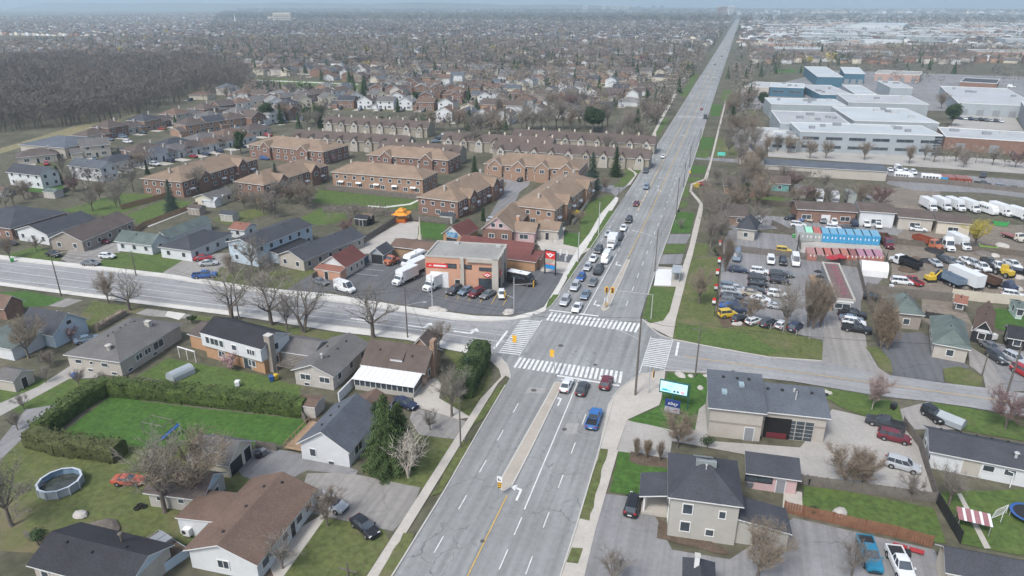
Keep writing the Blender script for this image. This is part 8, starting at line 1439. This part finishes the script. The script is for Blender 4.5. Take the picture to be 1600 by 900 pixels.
o = lots.obj('lawn', mat('suburban_lawn', (.07, .095, .035), .95, .35, .05, .2, 1, alt=(.13, .12, .06))); o['kind'] = 'structure'; o = drv.obj('driveway', M_conc); o['kind'] = 'structure'; o = rows.obj('road', M_conc); o['kind'] = 'structure'

# ------------------------------------------------------------------ what nobody could count: the far suburb, its trees and the wood
def scatter(name, variants, items, mats, label=None):
    "variants: [(verts Nx3, tris Mx3, material Mx)], items: [(variant, x, y, rz, s, matmap or None)] -> one mesh"
    V, F_, M_ = [], [], []; off = 0
    for vi, x, y, rz, s, mm in items:
        v, f, m = variants[vi]; c, sn = cos(rz) * s, sin(rz) * s
        V.append(np.column_stack((v[:, 0] * c - v[:, 1] * sn + x, v[:, 0] * sn + v[:, 1] * c + y, v[:, 2] * s))); F_.append(f + off); M_.append(m if mm is None else mm[m]); off += len(v)
    V = np.concatenate(V).astype(np.float32); F_ = np.concatenate(F_).astype(np.int32); M_ = np.concatenate(M_).astype(np.int32)
    me = D.meshes.new(name); me.vertices.add(len(V)); me.vertices.foreach_set('co', V.ravel()); me.loops.add(F_.size); me.loops.foreach_set('vertex_index', F_.ravel())
    me.polygons.add(len(F_)); me.polygons.foreach_set('loop_start', np.arange(0, F_.size, 3, dtype=np.int32)); me.polygons.foreach_set('material_index', M_)
    for m in mats: me.materials.append(m)
    me.update(calc_edges=True); o = link(name, me); o['kind'] = 'stuff'
    if label: o['label'] = label
    return o
def tri(b):
    f, m = [], []
    for q, k in zip(b.f, b.m):
        for j in range(1, len(q) - 1): f.append((q[0], q[j], q[j + 1])); m.append(k)
    return np.array(b.v, float), np.array(f), np.array(m)
def lowhouse(L, W, ev, ri):
    b = MB(); b.box(-L / 2, L / 2, -W / 2, W / 2, 0, ev, 0, skipb=True); o = .4; xa, xb, ya, yb = -L / 2 - o, L / 2 + o, -W / 2 - o, W / 2 + o; e = ev - .1
    b.poly([(xa, ya, e), (xb, ya, e), (xb, 0, ev + ri), (xa, 0, ev + ri)], 1); b.poly([(xa, 0, ev + ri), (xb, 0, ev + ri), (xb, yb, e), (xa, yb, e)], 1)
    b.poly([(-L / 2, -W / 2, ev), (-L / 2, W / 2, ev), (-L / 2, 0, ev + ri)]); b.poly([(L / 2, -W / 2, ev), (L / 2, W / 2, ev), (L / 2, 0, ev + ri)]); return tri(b)
LH = [lowhouse(11, 9, 5.2, 2.4), lowhouse(13, 10, 3.2, 2.4), lowhouse(9, 12, 5.4, 2.8)]
FM = [W_white, W_brick, W_cream, W_tanb, W_beige, R_mauve, R_dbrown, R_grey, R_char, R_brown, R_slate, R_lgrey, W_pale, W_taupe]
items = []
for X, y, rz, v, rc, wc in rest: items.append((v % 3, X, y, rz, 1, np.array([FM.index(wc), FM.index(rc)])))
y = 1110
while y < 5200:
    st = 58 if y < 2400 else 110; sp = 15.5 if y < 2400 else 26
    for side in (-1, 1):
        for k in range(int(3600 / sp)):
            for dy in (0, 29):
                X = side * (28 + k * sp) + R2.uniform(-3, 3); Y = y + dy + R2.uniform(-3, 3); px, py, dep = PX(X, Y)
                if not (-60 < px < 1660): continue
                if inpoly(px, py, WOODS): continue
                if side > 0 and R2.random() < (.75 if px > 1250 else .45): continue
                if R2.random() < .12: continue
                items.append((R2.randrange(3), X, Y, R2.choice((0, pi / 2)), 1.15 if y < 2400 else 1.5, np.array([R2.choice((0, 0, 0, 1, 2, 4, 4)), R2.choice((5, 5, 6, 7, 7, 8, 9, 10, 11, 6))])))
    y += st
for _ in range(5200):
    Y = R2.uniform(5000, 10500); X = R2.uniform(-.78, 1.1) * Y; px, py, dep = PX(X, Y)
    if -20 < px < 1620: items.append((R2.randrange(3), X, Y, R2.uniform(0, 3), R2.uniform(2, 4.5 if px > 1100 else 3), np.array([R2.choice((0, 0, 2, 4)), R2.choice((11, 7, 11, 5))])))
o = scatter('distant_suburb', LH, items, FM, 'far field of small gabled houses fading into haze')
RT.seed(77)
def lowbare(h, r, n, w_, trunk=True):
    b = MB()
    if trunk: b.poly([(-.18, 0, 0), (.18, 0, 0), (0, 0, h * .8)]); b.poly([(0, -.18, 0), (0, .18, 0), (0, 0, h * .8)])
    for _ in range(n):
        a = RT.uniform(0, 6.283); q = r * RT.random() ** .5; z = h * RT.uniform(.3, .95); q *= (1 - abs(z / h - .62) * 1.1); p = Vector((cos(a) * q, sin(a) * q, z)); d = Vector((cos(a) * .7 + RT.gauss(0, .3), sin(a) * .7 + RT.gauss(0, .3), RT.uniform(.1, 1))).normalized()
        ribbon(b, p, p + d * h * RT.uniform(.12, .24), w_ * RT.uniform(.6, 1.4), 0)
    return tri(b)
def lowcone(h, r):
    b = MB()
    for k in range(5):
        z = h * (.05 + k * .17); q = r * (1 - k * .18); n = 6
        for j in range(n): a0, a1 = 6.283 * (j + RT.random() * .4) / n, 6.283 * (j + .9) / n; b.poly([(cos(a0) * q, sin(a0) * q, z), (cos(a1) * q, sin(a1) * q, z - .3), (0, 0, z + h * .32)])
    return tri(b)
WV = [lowbare(13, 4, 95, .09) for _ in range(5)]; items = []
XW = [G(x, y) for x, y in WOODS]
for _ in range(26000):
    x = R2.uniform(-950, -180); y = R2.uniform(60, 900); px, py, dep = PX(x, y)
    if px > -60 and inpoly(px, py, WOODS): items.append((R2.randrange(5), x, y, R2.uniform(0, 6), R2.uniform(.62, 1.5), np.array([0 if R2.random() < .75 else 1])))
print('wood trees', len(items)); items = items[:9000]
scatter('leafless_wood', WV, items, [mat('wood_grey', (.13, .12, .11), .95, .25, .03, .2, .4), mat('wood_brown', (.17, .148, .125), .95, .2, .04, .2, .4)], 'dense leafless grey wood beyond the dry field')
# ordinary trees: the largest as things, the others as one mass
TK = [('maple', 'grey leafless tree', .26), ('maple2', 'wide leafless tree', .2), ('round', 'brown leafless tree', .2), ('tall', 'tall leafless tree', .1), ('redbud', 'reddish leafless tree', .03), ('fir', 'dark conifer', .09), ('pine', 'dark pine', .03), ('willow', 'yellow-green willow', .004), ('olive', 'olive-budded tree', .04)]
spots = []
def tspot(x, y, key=None, h=None):
    q = PX(x, y)
    if -30 < q[0] < 1630 and q[1] > 8 and not (abs(x) < 13) and not inpoly(q[0], q[1], WOODS) and not (y < 700 and blocked(x, y, -1)): spots.append((q[2] / (h or 9), x, y, key, h))
for X, y, rz, *_ in [(a[1], a[2], a[3]) for a in AUTO]:
    for _ in range(2 + (R2.random() < .8)): tspot(X + R2.uniform(-8, 8), y + R2.choice((-1, 1)) * R2.uniform(7, 15), None, R2.uniform(6, 13))
for k in range(130): x = -15 - R2.random() * 16; tspot(x, 190 + k * 5 + R2.uniform(-3, 3), None, R2.uniform(8, 13))
for k in range(70): tspot(23 + R2.random() * 14, 90 + k * 8, None, R2.uniform(8, 13))
for x0, y0, x1, y1, n, hh in ((1200, 236, 1600, 262, 26, 7), (800, 205, 960, 200, 14, 11), (860, 178, 950, 160, 12, 11), (740, 214, 790, 210, 6, 9), (1240, 318, 1390, 326, 9, 6), (1180, 285, 1300, 300, 8, 6), (1170, 100, 1600, 96, 60, 10), (1160, 78, 1600, 84, 50, 10), (1280, 90, 1500, 86, 30, 11), (590, 200, 680, 204, 8, 6), (0, 200, 230, 172, 12, 9), (395, 146, 470, 142, 10, 10), (120, 300, 200, 330, 4, 6), (400, 310, 500, 330, 6, 7), (1110, 200, 1170, 240, 4, 6), (1140, 215, 1150, 150, 8, 9), (470, 186, 530, 180, 5, 8), (440, 192, 460, 186, 4, 9), (395, 300, 500, 320, 9, 7), (370, 318, 440, 345, 7, 6), (100, 275, 200, 300, 7, 6), (200, 300, 350, 296, 5, 8), (520, 345, 620, 335, 6, 4), (650, 205, 800, 200, 14, 8), (470, 200, 560, 206, 8, 7), (900, 330, 880, 350, 4, 3), (1120, 290, 1240, 300, 8, 6), (1100, 310, 1130, 400, 7, 7), (1235, 330, 1260, 320, 3, 6), (1080, 300, 1110, 290, 2, 4), (440, 455, 300, 430, 6, 4), (0, 330, 60, 300, 5, 6), (220, 262, 390, 222, 12, 5), (260, 205, 500, 160, 14, 5)):
    for k in range(n):
        f = (k + R2.uniform(-.3, .3)) / n; q = G(x0 + (x1 - x0) * f, y0 + (y1 - y0) * f + R2.uniform(-2.5, 2.5)); tspot(q.x, q.y, None, hh * R2.uniform(.9, 1.6))
for x, y, key, hh in ((925, 208, 'pine', 14), (935, 205, 'pine', 12), (418, 192, 'pine', 12), (500, 190, 'dome', 9), (480, 195, 'pine', 10), (568, 152, 'fir', 12), (650, 165, 'dome', 10), (622, 175, 'fir', 9), (740, 235, 'fir', 12), (890, 175, 'fir', 9), (28, 96, 'fir', 12), (320, 100, 'fir', 12), (281, 95, 'fir', 12), (190, 88, 'willow', 14), (218, 42, 'willow', 14), (262, 56, 'willow', 16), (502, 53, 'willow', 14), (770, 84, 'willow', 13), (575, 85, 'willow', 11), (675, 115, 'willow', 9), (875, 56, 'willow', 14), (1264, 103, 'willow', 12), (600, 105, 'fir', 14), (607, 84, 'fir', 12), (1012, 100, 'round', 13), (1002, 103, 'redbud', 13), (1172, 112, 'fir', 9), (1590, 92, 'fir', 9), (775, 335 - 230, 'fir', 9)): q = G(x, y); spots.append((PX(q.x, q.y)[2] / hh * .3, q.x, q.y, key, hh))
for x, y, rr_ in ((1425, 62, 20), (1450, 60, 15), (1380, 66, 15)):
    q = G(x, y)
    for k in range(8): spots.append((200, q.x + R2.gauss(0, rr_), q.y + R2.gauss(0, rr_), 'round', 14))
spots.sort(key=lambda s_: s_[0]); base = {'maple': 10, 'maple2': 10, 'tall': 13, 'round': 8, 'redbud': 8, 'fir': 11, 'pine': 11, 'willow': 9, 'olive': 9, 'dome': 9}; TN = {k: n for k, n, _ in TK}; TN['dome'] = 'rounded dark evergreen'
n_tree = sum(1 for t in THINGS if t.get('category') == 'tree'); low = []; NIND = max(0, 292 - n_tree)
def nearref(x, y):
    return min(REFS, key=lambda r_: (r_[0] - x) ** 2 + (r_[1] - y) ** 2)[2]
keys = [k for k, _, _ in TK]; wts = [w_ for _, _, w_ in TK]
for i, (_, x, y, key, hh) in enumerate(spots):
    key = key or R2.choices(keys, wts)[0]
    if hh and PX(x, y)[1] > 215 and key in ('fir', 'willow') and R2.random() < .8: key = 'maple2'
    if i < NIND: put_tree(key, x, y, f'{TN[key]} near {nearref(x, y)}', sc=(hh or 9) / base[key], name={'fir': 'fir_tree', 'pine': 'pine_tree', 'willow': 'willow_tree', 'dome': 'evergreen_tree'}.get(key, 'bare_tree'), group='trees among the houses and yards')
    else: low.append((key, x, y, hh or 9))
LV = [lowbare(9, 4.2, 46, .26) for _ in range(4)] + [lowcone(10, 2.4)] + [lowbare(9, 4, 60, .4)] + [lowbare(11, 5.2, 20, .8, False) for _ in range(3)]
TM = [T_grey, T_brown, T_red, T_ever, T_yel, T_olive, mat('far_twigs', (.078, .076, .072), .95, .2, .05)]
items = []
for key, x, y, hh in low:
    v, m = {'fir': (4, 3), 'pine': (5, 3), 'dome': (5, 3), 'willow': (5, 4), 'redbud': (R2.randrange(4), 2), 'olive': (R2.randrange(4), 5), 'round': (R2.randrange(4), 1)}.get(key, (R2.randrange(4), 0)); items.append((v, x, y, R2.uniform(0, 6), hh / 9, np.array([m])))
for _ in range(46000):
    Y = 560 + (5400 - 560) * R2.random() ** 1.25; X = R2.uniform(-.78, 1.25) * (Y + 150) - 40; px, py, dep = PX(X, Y)
    if not (-20 < px < 1620) or abs(X) < 15 or inpoly(px, py, WOODS) or any(inpoly(px, py, F_) for F_ in FIELDS): continue
    if X > 15 and R2.random() < (.8 if py > 42 else .6): continue
    if Y < 800 and blocked(X, Y, -1): continue
    r_ = R2.random(); m = 6 if r_ < .5 else 0 if r_ < .7 else 1 if r_ < .8 else 3 if r_ < .965 else 2 if r_ < .996 else 4; v = 4 if m == 3 and Y < 2200 else (R2.randrange(4) if Y < 1300 else 6 + R2.randrange(3)); items.append((v, X, Y, R2.uniform(0, 6), R2.uniform(.7, 1.3) * (1 if Y < 2500 else 1.7), np.array([m])))
for _ in range(16000):
    Y = R2.uniform(5200, 10500); X = R2.uniform(-.78, 1.1) * Y; px, py, dep = PX(X, Y)
    if -20 < px < 1620 and not (px > 1180 and R2.random() < .4): items.append((6 + R2.randrange(3), X, Y, R2.uniform(0, 6), R2.uniform(1.6, 3.2), np.array([R2.choice((6, 6, 6, 0, 3))])))
print('low trees', len(items), 'things', len(THINGS), 'houses', NH)
scatter('distant_trees', LV, items, TM, 'countless far suburban trees fading into haze')
for k, (x, y, c) in enumerate(((118, 592, 'blue'), (425, 596, 'blue'), (431, 594, 'yellow'), (404, 716, 'black'), (412, 712, 'grey'), (372, 604, 'white'), (1262, 756, 'black'), (1170, 762, 'grey'), (1395, 640, 'black'), (540, 398, 'yellow'), (533, 404, 'red'), (700, 372, 'green'), (1560, 745, 'black'), (1240, 372, 'green'), (1540, 500, 'red'), (236, 396, 'grey'), (1392, 452, 'white'), (20, 410, 'green'))):
    q = G(x, y); o = empty('wheeled_bin', (q.x, q.y, .1), k * .7, f'small {c} wheeled bin near {nearref(q.x, q.y)}', 'bin', 'bins around the yards'); b = MB(); b.box(-.35, .35, -.35, .35, .1, 1.0, 0, tx=-.06, ty=-.06); b.obj('bin_body', paint(c), o); b = MB(); b.box(-.44, .44, -.46, .44, 1.0, 1.1, 0, tx=.08, ty=.08); b.obj('lid', paint(c), o)
for k in range(22):
    x, y, hd = ((1484 + k * 8, 184 + k * .6, 180) if k < 11 else (1462 + (k - 11) * 12, 404 + (k - 11) * 1.1 + (k % 3) * 4, 165)); carpx(R2.choice(('suv', 'sedan', 'pickup')), x, y, hd, R2.choice(('white', 'silver', 'dark', 'black', 'grey', 'navy')), 'in the pale court by the pine' if k < 11 else 'scattered over the dirt yard', group='cars in the east yards', parts=False)
# cars on the nearer driveways
cs = sorted((PX(o.location.x, o.location.y)[2], o) for o in THINGS if o.name.startswith('suburban_house')) if False else sorted([o for o in THINGS if o.name.startswith('suburban_house')], key=lambda o: PX(o.location.x, o.location.y)[2])
for i, o in enumerate(cs[:96]):
    a = o.rotation_euler.z; u, v = R2.uniform(-4, 3), -R2.uniform(8.5, 11); x, y = o.location.x + cos(a) * u - sin(a) * v, o.location.y + sin(a) * u + cos(a) * v
    if abs(x) < 15: continue
    c = R2.choice(('white', 'silver', 'grey', 'dark', 'black', 'navy', 'red', 'white', 'steel_blue')); kd = R2.choice(('suv', 'sedan', 'suv', 'hatch', 'minivan')); car(kd, x, y, -degrees(a) + R2.choice((0, 180)) + R2.gauss(0, 4), c, 'outside the ' + min(REFS, key=lambda r_: (r_[0] - o.location.x) ** 2 + (r_[1] - o.location.y) ** 2)[2].replace('the ', ''), group='cars on suburban driveways', parts=False)
# warehouses and yards of the far east side
WHC = [(R_wflat, W_metal, 'white'), (R_gflat, W_mgrey, 'grey'), (R_wflat, W_white, 'bright white'), (R_gravel, W_salmon, 'gravel'), (R_gflat, W_metal, 'pale grey')]; k = 0; yy = 760
while yy < 5200:
    xx = 60 + R2.uniform(0, 30)
    while xx < yy * 1.4:
        L, W = R2.uniform(35, 120), R2.uniform(25, 60); px, py, dep = PX(xx + L / 2, yy)
        if 1175 < px < 1620 and not (1185 < px and py > 100) and R2.random() < (.9 if py < 66 else .45):
            rm, wm, cn = R2.choice(WHC); o = empty('warehouse', (xx, yy, 0), 0, f"flat {cn}-roofed warehouse, {ordn(k)} of the far industrial area", 'warehouse', 'warehouses of the far industrial area'); volume(o, 0, L, 0, W, 0, R2.uniform(6, 10), 0, 'flat', 'x', wm, rm); k += 1
        xx += L + R2.uniform(8, 30)
    yy += 66 if yy < 2000 else 120
    if k > 250: break
for x, y, w_, d_ in ((300, 900, 900, 110), (500, 1350, 1300, 160), (250, 1250, 300, 70), (700, 2100, 2200, 300)): flat('parking_lot', [(x, y), (x + w_, y), (x + w_, y + d_), (x, y + d_)], M_gravel if w_ > 800 else M_conc2, px=False)
b = MB()
for _ in range(90): Y = R2.uniform(620, 4200); X = R2.uniform(-.75, .35) * Y; w_, d_ = R2.uniform(15, 70), R2.uniform(15, 60); (abs(X + w_ / 2) > 60) and b.poly([(X, Y, .036), (X + w_, Y, .036), (X + w_, Y + d_, .036), (X, Y + d_, .036)])
o = b.obj('field', M_lawnb); o['kind'] = 'structure'
for k in range(16): lumps('scrap_heap', 1395 + (k * 53) % 200, 372 + (k * 37) % 82, f'{ORD[k]} small heap of dirt and scrap in the truck yard', 'scrap heap', (M_soil, M_plas, M_fence, W_pale)[k % 4], 1.2 + k % 3 * .5, .8, 9, 60 + k)
# far towers
for x, yb, yt, w_, cn, lb in ((1141, 29, 5, 7, W_white, 'white slab tower, tallest at the end of the main road'), (1130, 28, 10, 10, W_salmon, 'brown slab tower beside the tallest white tower'), (1124, 28, 11, 7, W_tanb, 'narrower brown tower at the end of the main road'), (915, 19, 6, 8, W_cream, 'cream tower standing alone on the skyline'), (943, 19, 7, 6, W_white, 'white tower left of the slab group'), (958.5, 19, 7, 5, W_white, 'first white slab of the skyline group'), (966, 19, 8, 5, W_white, 'second white slab of the skyline group'), (973, 20, 7.5, 5, W_white, 'third white slab of the skyline group'), (980, 20, 7.5, 5, W_white, 'fourth white slab of the skyline group'), (820, 18, 6, 16, W_mgrey, 'wide grey tower on the hazy skyline'), (866, 18, 7, 7, W_mgrey, 'grey tower left of the cream tower'), (998, 20, 9, 6, W_metal, 'pale blue-grey tower right of the slab group'), (1021, 19, 8, 6, W_mgrey, 'first dim tower toward the main road'), (1034, 19, 7.5, 7, W_mgrey, 'second dim tower toward the main road'), (1084, 20, 13, 26, W_mgrey, 'low wide block on the skyline'), (744, 20, 13, 14, W_white, 'small white block with stepped roof in the distance'), (441, 36, 20, 27, W_cream, 'cream institutional block, largest in the far suburb'), (427, 33, 26, 16, W_cream, 'lower wing beside the cream institutional block'), (455, 34, 28, 12, W_cream, 'small wing right of the institutional block'), (1263, 9.5, 1, 6, W_mgrey, 'faint tower across the bay'), (1468, 9.4, 0, 9, W_mgrey, 'faint twin stack across the bay')):
    q = G(x, max(yb, 14)) if yb > 10 else G(x, 12.5); hh = HT(x, max(yb, 12.5), yt) if yb > 10 else 110; m_ = (G(x + w_ / 2, max(yb, 12.5)) - G(x - w_ / 2, max(yb, 12.5))).length; o = empty('tower_block', (q.x, q.y, 0), YAW, lb, 'tower block', 'far tower blocks'); volume(o, -m_ / 2, m_ / 2, 0, m_ * .5, 0, min(hh, 130), 0, 'flat', 'x', cn, R_gflat)
    n = int(min(hh, 130) / 6); b = MB(); [b.box(-m_ * .45, m_ * .45, -.6, 0, 3 + j * 6, 5 + j * 6) for j in range(n)]; b.obj('window_bands', M_glass, o)
q = G(368, 38); b = MB(); b.tube((0, 0, 0), (0, 0, 12), 3, 3, 4); b.tube((0, 0, 12), (0, 0, 34), 2.6, .1, 8); tag(b.obj('church_spire', M_white, None, (q.x, q.y, 0)), 'thin white church spire above the far houses', 'church')
b = MB(); n = 60
HP = []
for k in range(n + 1):
    x = -9500 + k * 200; e = max(0, 1 - max(0, (x + 3200)) / 4500) if x > -3200 else 1; HP.append((x, 85 * e * (.85 + .15 * sin(k * .7)) + 8))
for j in range(n):
    (x0, h0), (x1, h1) = HP[j], HP[j + 1]; b.poly([(x0, 7400, 0), (x1, 7400, 0), (x1, 7900, h1), (x0, 7900, h0)]); b.poly([(x0, 7900, h0), (x1, 7900, h1), (x1, 9500, h1 * .9), (x0, 9500, h0 * .9)]); b.poly([(x0, 9500, h0 * .9), (x1, 9500, h1 * .9), (x1, 9900, 0), (x0, 9900, 0)])
o = b.obj('hills', mat('wooded_hill', (.09, .095, .07), .95, .2, .004)); o['kind'] = 'structure'
# ------------------------------------------------------------------ haze, and labels that single things out
b = MB(); b.box(-14500, 14500, -3400, 16500, -1.0, 175); hz = b.obj('haze', [])
m = D.materials.new('haze_air'); m.use_nodes = True; N = m.node_tree.nodes; L_ = m.node_tree.links; N.remove(N['Principled BSDF']); pv = N.new('ShaderNodeVolumePrincipled'); pv.inputs['Color'].default_value = (.62, .78, .89, 1); pv.inputs['Density'].default_value = .00017; pv.inputs['Anisotropy'].default_value = .2
L_.new(pv.outputs[0], N['Material Output'].inputs['Volume']); hz.data.materials.append(m); hz['kind'] = 'stuff'
by = {}
for o in THINGS: by.setdefault(' '.join(o['label'].lower().split()), []).append(o)
for lb, os_ in by.items():
    if len(os_) < 2: continue
    def pxx(o): p = o.location; return PX(p.x, p.y, p.z)[0]
    os_.sort(key=pxx); base_l = os_[0]['label']; n = len(os_)
    for k, o in enumerate(os_): o['label'] = f'{ordn(k)} {base_l} from the left'
    if not os_[0].get('group'):
        for o in os_: o['group'] = os_[0].name.split('.')[0].replace('_', ' ') + 's alike'
for t in HV.values():
    for c in list(t.children):
        for g2 in list(c.children): D.objects.remove(g2)
        D.objects.remove(c)
    D.objects.remove(t)
